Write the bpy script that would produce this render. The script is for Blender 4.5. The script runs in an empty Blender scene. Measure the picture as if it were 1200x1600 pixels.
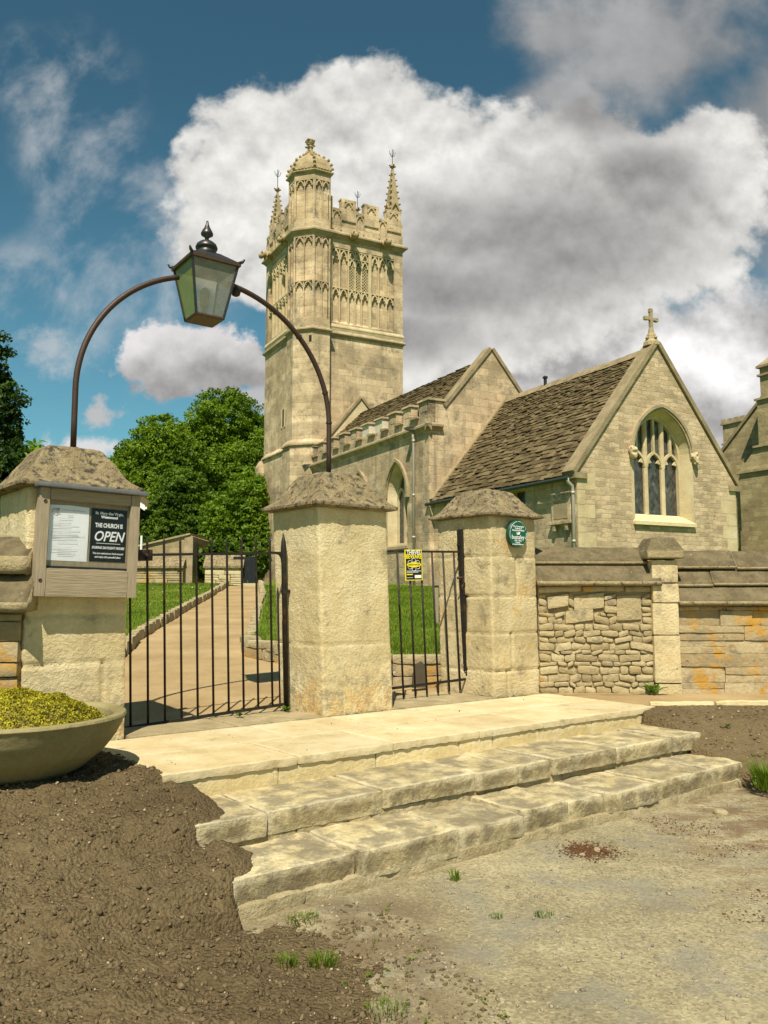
import bpy, bmesh, math, random
import numpy as np
from mathutils import Vector, Matrix
from math import sin, cos, pi, radians, sqrt, atan2

SC = bpy.context.scene
COL = SC.collection
random.seed(7)
RNG = np.random.default_rng(7)

# ------------------------------------------------------------------ camera
FPX, PITCH, EYE = 1294.0, math.atan(130 / 1294.0), 1.6
cam_d = bpy.data.cameras.new('camera')
cam_d.sensor_fit = 'VERTICAL'
cam_d.sensor_height = 36.0
cam_d.lens = 36.0 * FPX / 1600.0
cam_d.clip_end = 3000
cam = bpy.data.objects.new('camera', cam_d)
COL.objects.link(cam)
cam.location = (0, 0, EYE)
cam.rotation_euler = (pi / 2 + PITCH, 0, 0)
SC.camera = cam

# ------------------------------------------------------------------ light and exposure
LDIR = Vector((0.06, 0.555, -0.83)).normalized()          # the way sunlight travels
SUN_EL = math.asin(-LDIR.z)
SUN_AZ = atan2(-LDIR.x, -LDIR.y)
sun_d = bpy.data.lights.new('sun', 'SUN')
sun_d.energy = 5.0
sun_d.angle = radians(0.53)
sun_d.color = (1.0, 0.92, 0.77)
sun = bpy.data.objects.new('sun', sun_d)
COL.objects.link(sun)
sun.rotation_euler = LDIR.to_track_quat('-Z', 'Y').to_euler()
sun.location = (-3, -20, 30)
SC.view_settings.view_transform = 'Standard'
SC.view_settings.look = 'None'
SC.view_settings.exposure = 0.42
SC.view_settings.gamma = 1.0
SC.cycles.max_bounces = 6
SC.cycles.transparent_max_bounces = 12


# ------------------------------------------------------------------ node helpers
class G:
    def __init__(s, nt):
        s.nt = nt
    def n(s, typ, ins=None, **at):
        nd = s.nt.nodes.new(typ)
        for k, v in at.items():
            setattr(nd, k, v)
        for k, v in (ins or {}).items():
            if isinstance(v, bpy.types.NodeSocket):
                s.nt.links.new(v, nd.inputs[k])
            else:
                nd.inputs[k].default_value = v
        return nd
    def m(s, op, a, b=0.0, c=None, clamp=False):
        ins = {0: a, 1: b}
        if c is not None:
            ins[2] = c
        return s.n('ShaderNodeMath', ins, operation=op, use_clamp=clamp).outputs[0]
    def vm(s, op, a, b=None):
        ins = {0: a}
        if b is not None:
            ins[1] = b
        return s.n('ShaderNodeVectorMath', ins, operation=op).outputs[0]
    def mix(s, f, a, b, bt='MIX'):
        nd = s.n('ShaderNodeMix', {0: f, 6: a, 7: b}, data_type='RGBA', blend_type=bt)
        return nd.outputs[2]
    def noise(s, vec, scale, detail=4.0, rough=0.55, dist=0.0):
        return s.n('ShaderNodeTexNoise', {'Vector': vec, 'Scale': scale, 'Detail': detail,
                                          'Roughness': rough, 'Distortion': dist}).outputs[0]
    def ss(s, v, a, b, lo=0.0, hi=1.0):
        nd = s.n('ShaderNodeMapRange', {0: v, 1: a, 2: b, 3: lo, 4: hi}, interpolation_type='SMOOTHSTEP')
        return nd.outputs[0]
    def ramp(s, f, stops):
        nd = s.n('ShaderNodeValToRGB', {0: f})
        cr = nd.color_ramp
        while len(cr.elements) < len(stops):
            cr.elements.new(0.5)
        for e, (p, c) in zip(cr.elements, stops):
            e.position = p
            e.color = (*c, 1)
        return nd.outputs[0]
    def comb(s, x, y, z=0.0):
        return s.n('ShaderNodeCombineXYZ', {0: x, 1: y, 2: z}).outputs[0]


def C4(c):
    return (c[0], c[1], c[2], 1.0)


def new_mat(name):
    m = bpy.data.materials.new(name)
    m.use_nodes = True
    nt = m.node_tree
    nt.nodes.clear()
    g = G(nt)
    out = g.n('ShaderNodeOutputMaterial')
    return m, g, out


# ------------------------------------------------------------------ world: sky and clouds
def ray(px, py):
    cx, cy = (px - 600) / FPX, (800 - py) / FPX
    c, s = cos(PITCH), sin(PITCH)
    return Vector((cx, c - cy * s, s + cy * c))


def sky_ab(px, py):
    d = ray(px, py)
    return d.x / d.y, d.z / d.y


def build_world():
    w = bpy.data.worlds.new('World')
    SC.world = w
    w.use_nodes = True
    nt = w.node_tree
    nt.nodes.clear()
    g = G(nt)
    sky = g.n('ShaderNodeTexSky', sky_type='NISHITA', sun_disc=False, sun_elevation=SUN_EL,
              sun_rotation=SUN_AZ, air_density=1.0, dust_density=0.6, ozone_density=1.6)
    tc = g.n('ShaderNodeTexCoord').outputs['Generated']
    sx = g.n('ShaderNodeSeparateXYZ', {0: tc})
    dy = g.m('MAXIMUM', g.m('ABSOLUTE', sx.outputs[1]), 0.08)
    a = g.m('DIVIDE', sx.outputs[0], dy)
    b = g.m('DIVIDE', sx.outputs[2], dy)
    P = g.comb(a, b)
    # a slow warp so that every cloud outline is ragged
    wn = g.n('ShaderNodeTexNoise', {'Vector': P, 'Scale': 4.0, 'Detail': 3.0}).outputs['Color']
    off = g.vm('SUBTRACT', wn, (0.5, 0.5, 0.5))
    Pw = g.vm('ADD', P, g.n('ShaderNodeVectorMath', {0: off, 3: 0.07}, operation='SCALE').outputs[0])
    sw = g.n('ShaderNodeSeparateXYZ', {0: Pw})
    aw, bw = sw.outputs[0], sw.outputs[1]

    def blob(px, py, rx, ry, warp=True):
        ca, cb = sky_ab(px, py)
        ea, _ = sky_ab(px + rx, py)
        _, eb = sky_ab(px, py - ry)
        ra, rb = abs(ea - ca), abs(eb - cb)
        x = g.m('DIVIDE', g.m('SUBTRACT', aw if warp else a, ca), ra)
        y = g.m('DIVIDE', g.m('SUBTRACT', bw if warp else b, cb), rb)
        r2 = g.m('ADD', g.m('MULTIPLY', x, x), g.m('MULTIPLY', y, y))
        return g.m('SUBTRACT', 1.0, g.m('SQRT', r2))

    def union(items, k=0.12):
        o = items[0]
        for it in items[1:]:
            o = g.m('SMOOTH_MAX', o, it, k)
        return o

    n_big = g.noise(P, 5.5, 9.0, 0.56)
    n_up = g.noise(g.vm('ADD', P, (0.0, 0.022, 0.0)), 5.5, 9.0, 0.56)
    n_fine = g.noise(P, 16.0, 7.0, 0.6)
    n_xf = g.noise(P, 42.0, 6.0, 0.6)
    nzs = g.m('ADD', g.m('MULTIPLY', g.m('SUBTRACT', n_fine, 0.5), 2.6), g.m('MULTIPLY', g.m('SUBTRACT', n_xf, 0.5), 1.1))
    relief = g.m('SUBTRACT', n_big, n_up)
    nz = g.m('ADD', g.m('MULTIPLY', g.m('SUBTRACT', n_big, 0.5), 1.5),
             g.m('MULTIPLY', g.m('SUBTRACT', n_fine, 0.5), 0.55))

    # --- great cumulus
    main = union([blob(430, 265, 150, 155), blob(570, 260, 190, 175), blob(720, 300, 200, 180),
                  blob(480, 380, 230, 120), blob(900, 330, 270, 170), blob(1120, 240, 100, 120),
                  blob(1040, 330, 190, 150), blob(760, 470, 260, 150)])
    dm = g.m('ADD', main, nz)
    am = g.ss(dm, 0.00, 0.21)
    # --- lower overcast at the right, down to the roofs
    low = union([blob(900, 600, 330, 150), blob(1180, 600, 260, 200), blob(690, 560, 110, 90), blob(640, 640, 200, 130)])
    al = g.ss(g.m('ADD', low, nz), 0.02, 0.38)
    # --- veil at the top right
    veil = union([blob(1030, 60, 300, 150), blob(1200, 220, 190, 280), blob(880, 40, 140, 80), blob(880, 150, 120, 60)])
    av = g.m('MULTIPLY', g.ss(g.m('ADD', veil, g.m('MULTIPLY', nz, 1.2)), -0.05, 0.75), 0.9)
    # --- the small cumulus behind the lamp, and two scraps under it
    small = union([blob(250, 560, 95, 52), blob(335, 565, 100, 55), blob(390, 585, 60, 40), blob(300, 600, 110, 35)])
    asm = g.ss(g.m('ADD', small, g.m('MULTIPLY', nzs, 0.62)), 0.0, 0.30)
    scrap = union([blob(160, 650, 50, 32), blob(150, 695, 75, 30), blob(400, 630, 60, 40)])
    asc = g.m('MULTIPLY', g.ss(g.m('ADD', scrap, g.m('MULTIPLY', nzs, 1.25)), 0.0, 0.75), 0.9)
    faint = blob(75, 545, 70, 40)
    afa = g.m('MULTIPLY', g.ss(g.m('ADD', faint, g.m('MULTIPLY', nzs, 1.4)), 0.0, 1.2), 0.6)
    # --- high wisps, drawn out along a slant
    rot = g.n('ShaderNodeVectorRotate', {'Vector': P, 'Angle': radians(38)}, rotation_type='Z_AXIS').outputs[0]
    st = g.vm('MULTIPLY', rot, (7.0, 5.6, 1.0))
    n_c = g.noise(st, 1.4, 10.0, 0.60, 0.15)
    wz = union([blob(120, 200, 130, 190), blob(190, 330, 150, 150), blob(70, 480, 180, 120),
                blob(250, 420, 150, 150), blob(30, 110, 60, 90), blob(330, 330, 110, 140)], 0.3)
    aci = g.m('MULTIPLY', g.ss(n_c, 0.42, 0.74), g.ss(wz, -0.1, 0.5))
    aci = g.m('MULTIPLY', aci, 0.60)

    # --- brightness of cloud stuff: billow relief, plus thick grey bellies
    belly = union([blob(860, 370, 300, 115, True), blob(1030, 270, 130, 90), blob(700, 450, 230, 70), blob(960, 150, 170, 90),
                   blob(640, 520, 160, 60)], 0.25)
    nb = g.m('MULTIPLY', g.m('SUBTRACT', n_big, 0.5), 0.75)
    bel = g.ss(g.m('ADD', belly, nb), -0.3, 0.85)
    rl = g.m('MULTIPLY', relief, 2.2)
    core = g.ss(dm, 0.05, 0.9, 1.0, 1.10)
    lum = g.m('MULTIPLY', core, g.m('ADD', 0.86, rl))
    lum = g.m('MULTIPLY', lum, g.m('SUBTRACT', 1.0, g.m('MULTIPLY', bel, 0.55)))
    lum = g.m('MAXIMUM', lum, 0.25)
    tint = g.mix(bel, C4((1.0, 0.985, 0.94)), C4((0.98, 0.965, 0.945)))
    cmain = g.n('ShaderNodeVectorMath', {0: tint, 3: lum}, operation='SCALE').outputs[0]
    # lower bank: paler grey with bright heads
    ll = g.m('ADD', 0.68, g.m('MULTIPLY', g.m('SUBTRACT', n_big, 0.5), 1.3))
    ll = g.m('ADD', ll, g.m('MULTIPLY', relief, 2.2))
    bright = union([blob(640, 560, 90, 60), blob(1150, 570, 110, 60), blob(1060, 560, 80, 60)], 0.3)
    ll = g.m('ADD', ll, g.m('MULTIPLY', g.ss(bright, -0.2, 0.8), 0.35))
    ll = g.m('MAXIMUM', ll, 0.46)
    clow = g.n('ShaderNodeVectorMath', {0: (1.0, 0.98, 0.97), 3: ll}, operation='SCALE').outputs[0]
    # small cumulus: white above, lilac grey below
    _, y0 = sky_ab(300, 610)
    _, y1 = sky_ab(300, 520)
    hs = g.ss(g.m('ADD', b, g.m('MULTIPLY', g.m('SUBTRACT', n_big, 0.5), 0.10)), y0, y1, 0.48, 0.92)
    hs = g.m('ADD', hs, g.m('MULTIPLY', relief, 1.6))
    csm = g.n('ShaderNodeVectorMath', {0: (1.0, 0.965, 0.965), 3: hs}, operation='SCALE').outputs[0]

    skyc = g.mix(1.0, sky.outputs[0], C4((0.60, 1.05, 0.93)), 'MULTIPLY')
    skyc = g.n('ShaderNodeVectorMath', {0: skyc, 3: g.ss(b, 0.12, 0.72, SKY * 1.34, SKY * 0.97)}, operation='SCALE').outputs[0]
    EXPK = CLOUD
    def sc(c):
        return g.n('ShaderNodeVectorMath', {0: c, 3: EXPK}, operation='SCALE').outputs[0]
    c = skyc
    c = g.mix(aci, c, sc((0.80, 0.80, 0.80)))
    c = g.mix(av, c, sc(g.n('ShaderNodeVectorMath', {0: (0.96, 0.96, 0.96), 3: g.m('MAXIMUM', 0.36, g.m('ADD', 0.46, g.m('MULTIPLY', g.m('SUBTRACT', n_big, 0.5), 0.9)))}, operation='SCALE').outputs[0]))
    c = g.mix(al, c, sc(clow))
    c = g.mix(am, c, sc(cmain))
    c = g.mix(afa, c, sc((0.74, 0.74, 0.74)))
    c = g.mix(asc, c, sc(g.n('ShaderNodeVectorMath', {0: (1.0, 0.96, 0.95), 3: g.ss(b, sky_ab(150, 660)[1], sky_ab(150, 690)[1], 0.66, 0.92)}, operation='SCALE').outputs[0]))
    c = g.mix(asm, c, sc(csm))
    bg = g.n('ShaderNodeBackground', {0: c, 1: 0.1})
    out = g.n('ShaderNodeOutputWorld', {0: bg.outputs[0]})


SKY = 0.57          # tint of the clear sky inside the 0.1 background
CLOUD = 6.3        # radiance of sunlit cloud, on the same scale
build_world()


# ------------------------------------------------------------------ vector noise (numpy)
def _h(i, j, k, seed):
    n = (i * 374761393 + j * 668265263 + k * 2147483647 + seed * 974711) & 0xFFFFFFFF
    n = ((n ^ (n >> 13)) * 1274126177) & 0xFFFFFFFF
    n = n ^ (n >> 16)
    return (n & 0xFFFF) / 65535.0


def vnoise(P, seed=0):
    P = np.asarray(P, float)
    I = np.floor(P).astype(np.int64)
    f = P - I
    f = f * f * f * (f * (f * 6 - 15) + 10)
    i, j, k = I[..., 0], I[..., 1], I[..., 2]
    r = 0
    for dx in (0, 1):
        for dy in (0, 1):
            for dz in (0, 1):
                w = (f[..., 0] if dx else 1 - f[..., 0]) * (f[..., 1] if dy else 1 - f[..., 1]) * (f[..., 2] if dz else 1 - f[..., 2])
                r = r + w * _h(i + dx, j + dy, k + dz, seed)
    return r * 2 - 1


def fbm(P, scale, octv=4, rough=0.5, seed=0):
    P = np.asarray(P, float) * scale
    r, a, t = 0, 1.0, 0
    for o in range(octv):
        r = r + a * vnoise(P + 17.3 * o, seed + o)
        t += a
        a *= rough
        P = P * 2.03
    return r / t


# ------------------------------------------------------------------ mesh helpers
def mesh_np(name, V, F, mat, parent=None, smooth=False):
    """V (n,3) array, F list of index arrays each (m,k)"""
    me = bpy.data.meshes.new(name)
    V = np.asarray(V, np.float32)
    Fs = [np.asarray(f, np.int32) for f in (F if isinstance(F, (list, tuple)) else [F]) if len(f)]
    me.vertices.add(len(V))
    me.vertices.foreach_set('co', V.ravel())
    nl = sum(f.size for f in Fs)
    npoly = sum(len(f) for f in Fs)
    me.loops.add(nl)
    me.polygons.add(npoly)
    me.loops.foreach_set('vertex_index', np.concatenate([f.ravel() for f in Fs]))
    tot = np.concatenate([np.full(len(f), f.shape[1], np.int32) for f in Fs])
    st = np.concatenate([[0], np.cumsum(tot)[:-1]]).astype(np.int32)
    me.polygons.foreach_set('loop_start', st)
    me.polygons.foreach_set('loop_total', tot)
    if smooth:
        me.polygons.foreach_set('use_smooth', np.ones(npoly, bool))
    me.update(calc_edges=True)
    me.validate()
    ob = bpy.data.objects.new(name, me)
    if mat:
        me.materials.append(mat)
    COL.objects.link(ob)
    if parent:
        ob.parent = parent
    return ob


def tag(o, label=None, cat=None, group=None, kind=None):
    if label:
        o['label'] = label
    if cat:
        o['category'] = cat
    if group:
        o['group'] = group
    if kind:
        o['kind'] = kind
    return o


def thing(name, label, cat, loc=(0, 0, 0), rz=0.0, group=None):
    o = bpy.data.objects.new(name, None)
    o.empty_display_size = 0.2
    COL.objects.link(o)
    o.location = loc
    o.rotation_euler = (0, 0, rz)
    return tag(o, label, cat, group)


class MB:
    """collects simple solids; build() links them as ONE mesh"""
    def __init__(s, fn=None):
        s.V, s.F, s.fn = [], [], fn
    def add(s, vs, fs):
        o = len(s.V)
        for v in vs:
            s.V.append(tuple(s.fn(*v)) if s.fn else tuple(v))
        for f in fs:
            s.F.append([o + i for i in f])
    def box(s, x0, x1, y0, y1, z0, z1):
        s.add([(x0, y0, z0), (x1, y0, z0), (x1, y1, z0), (x0, y1, z0), (x0, y0, z1), (x1, y0, z1), (x1, y1, z1), (x0, y1, z1)],
              [(3, 2, 1, 0), (4, 5, 6, 7), (0, 1, 5, 4), (1, 2, 6, 5), (2, 3, 7, 6), (3, 0, 4, 7)])
    def hexa(s, b, t):
        """solid between two quads (lists of four points)"""
        s.add(list(b) + list(t), [(3, 2, 1, 0), (4, 5, 6, 7), (0, 1, 5, 4), (1, 2, 6, 5), (2, 3, 7, 6), (3, 0, 4, 7)])
    def quad(s, a, b, c, d):
        s.add([a, b, c, d], [(0, 1, 2, 3)])
    def poly(s, pts):
        s.add(pts, [tuple(range(len(pts)))])
    def extrude(s, A, B):
        """loft two equal closed outlines with end caps"""
        n = len(A)
        s.add(list(A) + list(B), [tuple(range(n))[::-1], tuple(range(n, 2 * n))] +
              [(i, (i + 1) % n, n + (i + 1) % n, n + i) for i in range(n)])
    def tube(s, pts, r, n=8, caps=True, flat=1.0):
        pts = [Vector(p) for p in pts]
        rs = r if isinstance(r, (list, tuple)) else [r] * len(pts)
        vs, fs = [], []
        up = Vector((0, 0, 1))
        ref = None
        for i, p in enumerate(pts):
            t = (pts[min(i + 1, len(pts) - 1)] - pts[max(i - 1, 0)]).normalized()
            if ref is None:
                ref = up if abs(t.z) < 0.95 else Vector((1, 0, 0))
            a = ref - t * ref.dot(t)
            a.normalize()
            ref = a
            c = t.cross(a)
            for k in range(n):
                q = 2 * pi * k / n
                vs.append(p + a * (cos(q) * rs[i]) + c * (sin(q) * rs[i] * flat))
        for i in range(len(pts) - 1):
            for k in range(n):
                fs.append((i * n + k, i * n + (k + 1) % n, (i + 1) * n + (k + 1) % n, (i + 1) * n + k))
        if caps:
            fs.append(tuple(range(n))[::-1])
            fs.append(tuple(range((len(pts) - 1) * n, len(pts) * n)))
        s.add(vs, fs)
    def lathe(s, prof, n=24, c=(0, 0, 0), caps=True, rot=0.0, sq=None):
        vs, fs = [], []
        for r, z in prof:
            for k in range(n):
                q = 2 * pi * k / n + rot
                vs.append((c[0] + r * cos(q), c[1] + r * sin(q), c[2] + z))
        m = len(prof)
        for i in range(m - 1):
            for k in range(n):
                fs.append((i * n + k, i * n + (k + 1) % n, (i + 1) * n + (k + 1) % n, (i + 1) * n + k))
        if caps:
            fs.append(tuple(range(n))[::-1])
            fs.append(tuple(range((m - 1) * n, m * n)))
        s.add(vs, fs)
    def raw(s, V, F):
        s.add([tuple(v) for v in V], [tuple(int(i) for i in f) for f in F])
    def build(s, name, mat, parent=None, smooth=False, bevel=0.0):
        me = bpy.data.meshes.new(name)
        me.from_pydata(s.V, [], s.F)
        bm = bmesh.new()
        bm.from_mesh(me)
        bmesh.ops.recalc_face_normals(bm, faces=bm.faces)
        bm.to_mesh(me)
        bm.free()
        if smooth:
            me.polygons.foreach_set('use_smooth', np.ones(len(me.polygons), bool))
        me.materials.append(mat)
        ob = bpy.data.objects.new(name, me)
        COL.objects.link(ob)
        if parent:
            ob.parent = parent
        if bevel:
            md = ob.modifiers.new('bevel', 'BEVEL')
            md.width = bevel
            md.segments = 2
            md.limit_method = 'ANGLE'
        return ob


def rbox(size, cell=0.03, r=0.02, amp=0.008, sc=8.0, seed=0, fn=None, rough=0.55, octv=4, org=(0, 0, 0), disp=None):
    """subdivided box from 0..size, edges rounded, surface worn by noise -> V,F"""
    sx, sy, sz = size
    n = [max(2, int(round(d / cell))) for d in size]
    Vs, Fs, o = [], [], 0
    for ax in range(3):
        u, v = (ax + 1) % 3, (ax + 2) % 3
        for side in (0, 1):
            U, W = np.meshgrid(np.linspace(0, size[u], n[u] + 1), np.linspace(0, size[v], n[v] + 1), indexing='ij')
            P = np.zeros(U.shape + (3,))
            P[..., u], P[..., v] = U, W
            P[..., ax] = size[ax] * side
            nu, nv = U.shape
            idx = np.arange(nu * nv).reshape(nu, nv) + o
            q = np.stack([idx[:-1, :-1], idx[1:, :-1], idx[1:, 1:], idx[:-1, 1:]], -1).reshape(-1, 4)
            if not side:
                q = q[:, ::-1]
            Vs.append(P.reshape(-1, 3))
            Fs.append(q)
            o += nu * nv
    V, F = np.concatenate(Vs), np.concatenate(Fs)
    S = np.array(size)
    rr = min(r, *(S * 0.45))
    inner = np.clip(V, rr, S - rr)
    N = V - inner
    L = np.linalg.norm(N, axis=1, keepdims=True)
    N = N / np.maximum(L, 1e-9)
    V = inner + N * rr
    W = V + np.array(org)
    d = amp * fbm(W, sc, octv, rough, seed)
    if disp is not None:
        d = d + disp(W, N)
    V = V + N * d[:, None]
    if fn is not None:
        V = fn(V)
    return V, F


def cat_np(parts):
    Vs, Fs, o = [], [], 0
    for V, F in parts:
        Vs.append(V)
        Fs.append(F + o)
        o += len(V)
    return np.concatenate(Vs), np.concatenate(Fs)


def text_part(name, body, size, mat, parent, loc, rot=(pi / 2, 0, 0), align='CENTER', shear=0.0, sx=1.0, off=0.0, thick=0.0012, label=None):
    cu = bpy.data.curves.new(name, 'FONT')
    cu.body = body
    cu.size = size
    cu.align_x = align
    cu.align_y = 'CENTER'
    cu.shear = shear
    cu.offset = off
    cu.extrude = thick
    cu.resolution_u = 3
    ob = bpy.data.objects.new(name, cu)
    COL.objects.link(ob)
    dg = bpy.context.evaluated_depsgraph_get()
    me = bpy.data.meshes.new_from_object(ob.evaluated_get(dg))
    bpy.data.objects.remove(ob)
    me.materials.clear()
    me.materials.append(mat)
    mo = bpy.data.objects.new(name, me)
    COL.objects.link(mo)
    mo.parent = parent
    mo.location = loc
    mo.rotation_euler = rot
    mo.scale = (sx, 1, 1)
    return mo


# ------------------------------------------------------------------ materials
def mat_stone(name, cols, rough=0.9, sc=2.2, fine=0.25, bump=0.5, bscale=26.0, orange=0.0, dark=0.0, grey=0.0, white=0.0,
              low_orange=None, brick=None, brick_mix=0.35, streak=0.0, isl=0.0, pits=0.0, rub=None, bdist=0.05, lichtop=0.0, wear_crease=0.0, frontstain=0.0, darkk=1.0, darkc=(0.085, 0.070, 0.048)):
    m, g, out = new_mat(name)
    tc = g.n('ShaderNodeTexCoord').outputs['Object']
    n1 = g.noise(tc, sc, 6.0, 0.6)
    n2 = g.noise(tc, sc * 11, 5.0, 0.65)
    col = g.ramp(n1, [(0.30, cols[0]), (0.52, cols[1]), (0.72, cols[2])])
    sep = g.n('ShaderNodeSeparateXYZ', {0: tc})
    hgt = g.m('MULTIPLY', n2, 0.5)
    if isl:
        geo = g.n('ShaderNodeNewGeometry')
        rnd = geo.outputs['Random Per Island']
        k = g.m('ADD', 1.0 - isl, g.m('MULTIPLY', rnd, 2 * isl))
        col = g.n('ShaderNodeVectorMath', {0: col, 3: k}, operation='SCALE').outputs[0]
    if brick:
        bw, bh = brick
        vec = g.comb(g.m('ADD', sep.outputs[0], sep.outputs[1]), sep.outputs[2])
        vec = g.vm('ADD', vec, g.n('ShaderNodeVectorMath', {0: g.n('ShaderNodeTexNoise', {'Vector': tc, 'Scale': 1.2 if bdist < 0.1 else 3.2, 'Detail': 2.0 if bdist < 0.1 else 5.0}).outputs['Color'], 3: bdist}, operation='SCALE').outputs[0])
        br = g.n('ShaderNodeTexBrick', {'Vector': vec, 'Scale': 1.0, 'Mortar Size': 0.012, 'Mortar Smooth': 0.3, 'Bias': 0.0,
                                        'Brick Width': bw, 'Row Height': bh, 'Color1': (0.76, 0.725, 0.68, 1), 'Color2': (1.22, 1.17, 1.11, 1),
                                        'Mortar': (0.86, 0.85, 0.82, 1)})
        col = g.mix(brick_mix, col, g.mix(1.0, col, br.outputs[0], 'MULTIPLY'))
        hgt = g.m('SUBTRACT', hgt, g.m('MULTIPLY', br.outputs[1], 0.6))
    if rub:
        vec = g.vm('MULTIPLY', tc, (0.75, 0.75, 2.5))
        vec = g.vm('ADD', vec, g.n('ShaderNodeVectorMath', {0: g.n('ShaderNodeTexNoise', {'Vector': tc, 'Scale': 5.0, 'Detail': 4.0}).outputs['Color'], 3: 0.30}, operation='SCALE').outputs[0])
        v1 = g.n('ShaderNodeTexVoronoi', {'Vector': vec, 'Scale': rub, 'Randomness': 0.9}, feature='DISTANCE_TO_EDGE').outputs[0]
        v2 = g.n('ShaderNodeTexVoronoi', {'Vector': vec, 'Scale': rub, 'Randomness': 0.9}).outputs['Color']
        edge = g.ss(v1, 0.0, 0.22)
        vs = g.n('ShaderNodeSeparateXYZ', {0: v2}).outputs[0]
        k = g.m('ADD', 0.78, g.m('MULTIPLY', vs, 0.42))
        col = g.n('ShaderNodeVectorMath', {0: col, 3: k}, operation='SCALE').outputs[0]
        col = g.mix(g.m('MULTIPLY', g.m('SUBTRACT', 1.0, edge), 0.62), col, C4((0.22, 0.16, 0.092)))
        hgt = g.m('ADD', hgt, g.m('MULTIPLY', edge, g.m('ADD', 0.9, vs)))
    fk = g.m('ADD', 1.0 - fine, g.m('MULTIPLY', n2, 2 * fine))
    col = g.n('ShaderNodeVectorMath', {0: col, 3: fk}, operation='SCALE').outputs[0]
    if grey:
        ng = g.noise(g.vm('ADD', tc, (31, 7, 3)), sc * 1.6, 8.0, 0.7)
        col = g.mix(g.m('MULTIPLY', g.ss(ng, 0.62 - 0.22 * grey, 0.78 - 0.2 * grey), 0.75), col, C4((0.20, 0.17, 0.115)))
    if streak:
        vs_ = g.vm('MULTIPLY', tc, (2.2, 2.2, 0.16))
        ns = g.noise(vs_, 1.6, 6.0, 0.6)
        col = g.mix(g.m('MULTIPLY', g.ss(ns, 0.50, 0.74), streak), col, C4((0.19, 0.16, 0.11)))
    if lichtop:
        nzv = g.n('ShaderNodeSeparateXYZ', {0: g.n('ShaderNodeNewGeometry').outputs['True Normal']}).outputs[2]
        nl = g.noise(g.vm('ADD', tc, (2, 8, 4)), 7.0, 8.0, 0.7)
        top_ = g.ss(g.m('ADD', nzv, g.m('MULTIPLY', g.m('SUBTRACT', nl, 0.5), 0.7)), 0.22, 0.5)
        col = g.mix(g.m('MULTIPLY', top_, lichtop), col, g.mix(g.ss(nl, 0.35, 0.65), C4((0.075, 0.058, 0.032)), C4((0.17, 0.134, 0.074))))
    if dark:
        ndk = g.noise(g.vm('ADD', tc, (5, 17, 9)), sc * 3.2, 9.0, 0.75)
        col = g.mix(g.m('MULTIPLY', g.ss(ndk, 0.66 - 0.2 * dark, 0.76 - 0.2 * dark), darkk), col, C4(darkc))
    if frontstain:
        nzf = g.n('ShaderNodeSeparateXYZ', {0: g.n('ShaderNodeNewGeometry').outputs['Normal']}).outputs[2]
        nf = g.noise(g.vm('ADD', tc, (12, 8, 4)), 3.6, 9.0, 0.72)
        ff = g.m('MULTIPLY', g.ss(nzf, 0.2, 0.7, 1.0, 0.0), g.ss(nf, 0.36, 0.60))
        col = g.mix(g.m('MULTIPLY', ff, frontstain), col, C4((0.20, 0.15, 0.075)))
    if wear_crease:
        pt = g.n('ShaderNodeNewGeometry').outputs['Pointiness']
        nw_ = g.noise(g.vm('ADD', tc, (1, 28, 4)), 6.0, 7.0, 0.7)
        pw = g.m('MULTIPLY', g.ss(pt, 0.505, 0.545), g.ss(nw_, 0.34, 0.56))
        col = g.mix(g.m('MULTIPLY', pw, wear_crease), col, C4((0.74, 0.64, 0.42)))
        dk = g.m('MULTIPLY', g.ss(pt, 0.455, 0.49, 1.0, 0.0), 0.6)  # concave creases mixed darker
        col = g.mix(g.m('MULTIPLY', dk, wear_crease), col, C4((0.13, 0.10, 0.06)))
    if white:
        nw = g.noise(g.vm('ADD', tc, (3, 1, 23)), sc * 5.5, 8.0, 0.7)
        col = g.mix(g.ss(nw, 0.74 - 0.14 * white, 0.80 - 0.14 * white), col, C4((0.66, 0.58, 0.42)))
    if orange:
        no = g.noise(g.vm('ADD', tc, (13, 3, 41)), sc * 1.5, 9.0, 0.72)
        if low_orange:
            no = g.m('ADD', no, g.ss(sep.outputs[2], low_orange[0], low_orange[1], 0.16, -0.12))
        nsp = g.noise(tc, 52.0, 4.0, 0.7)
        if low_orange:
            ngl = g.noise(g.vm('ADD', tc, (3, 33, 1)), 9.0, 9.0, 0.75)
            gl_ = g.m('MULTIPLY', g.ss(g.m('ADD', sep.outputs[2], g.m('MULTIPLY', ngl, 0.5)), 0.35, 1.15, 0.75, 0.0), g.ss(ngl, 0.44, 0.60))
            col = g.mix(gl_, col, C4((0.27, 0.23, 0.16)))
        f = g.m('MULTIPLY', g.ss(no, 0.66 - 0.2 * orange, 0.74 - 0.2 * orange), g.ss(nsp, 0.46, 0.58))
        col = g.mix(g.m('MULTIPLY', f, 0.8), col, C4((0.62, 0.33, 0.06)))
    if pits:
        vp = g.n('ShaderNodeTexVoronoi', {'Vector': tc, 'Scale': 24.0, 'Randomness': 1.0}).outputs[0]
        pf = g.m('MULTIPLY', g.ss(vp, 0.10, 0.24, 1.0, 0.0), g.ss(n1, 0.5, 0.62))
        hgt = g.m('SUBTRACT', hgt, g.m('MULTIPLY', pf, pits))
    nb = g.noise(tc, bscale, 8.0, 0.7)
    hgt = g.m('ADD', hgt, nb)
    bp = g.n('ShaderNodeBump', {'Strength': bump, 'Distance': 0.03, 'Height': hgt})
    pb = g.n('ShaderNodeBsdfPrincipled', {'Base Color': col, 'Roughness': rough, 'Normal': bp.outputs[0]})
    pb.inputs['Specular IOR Level'].default_value = 0.15
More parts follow.
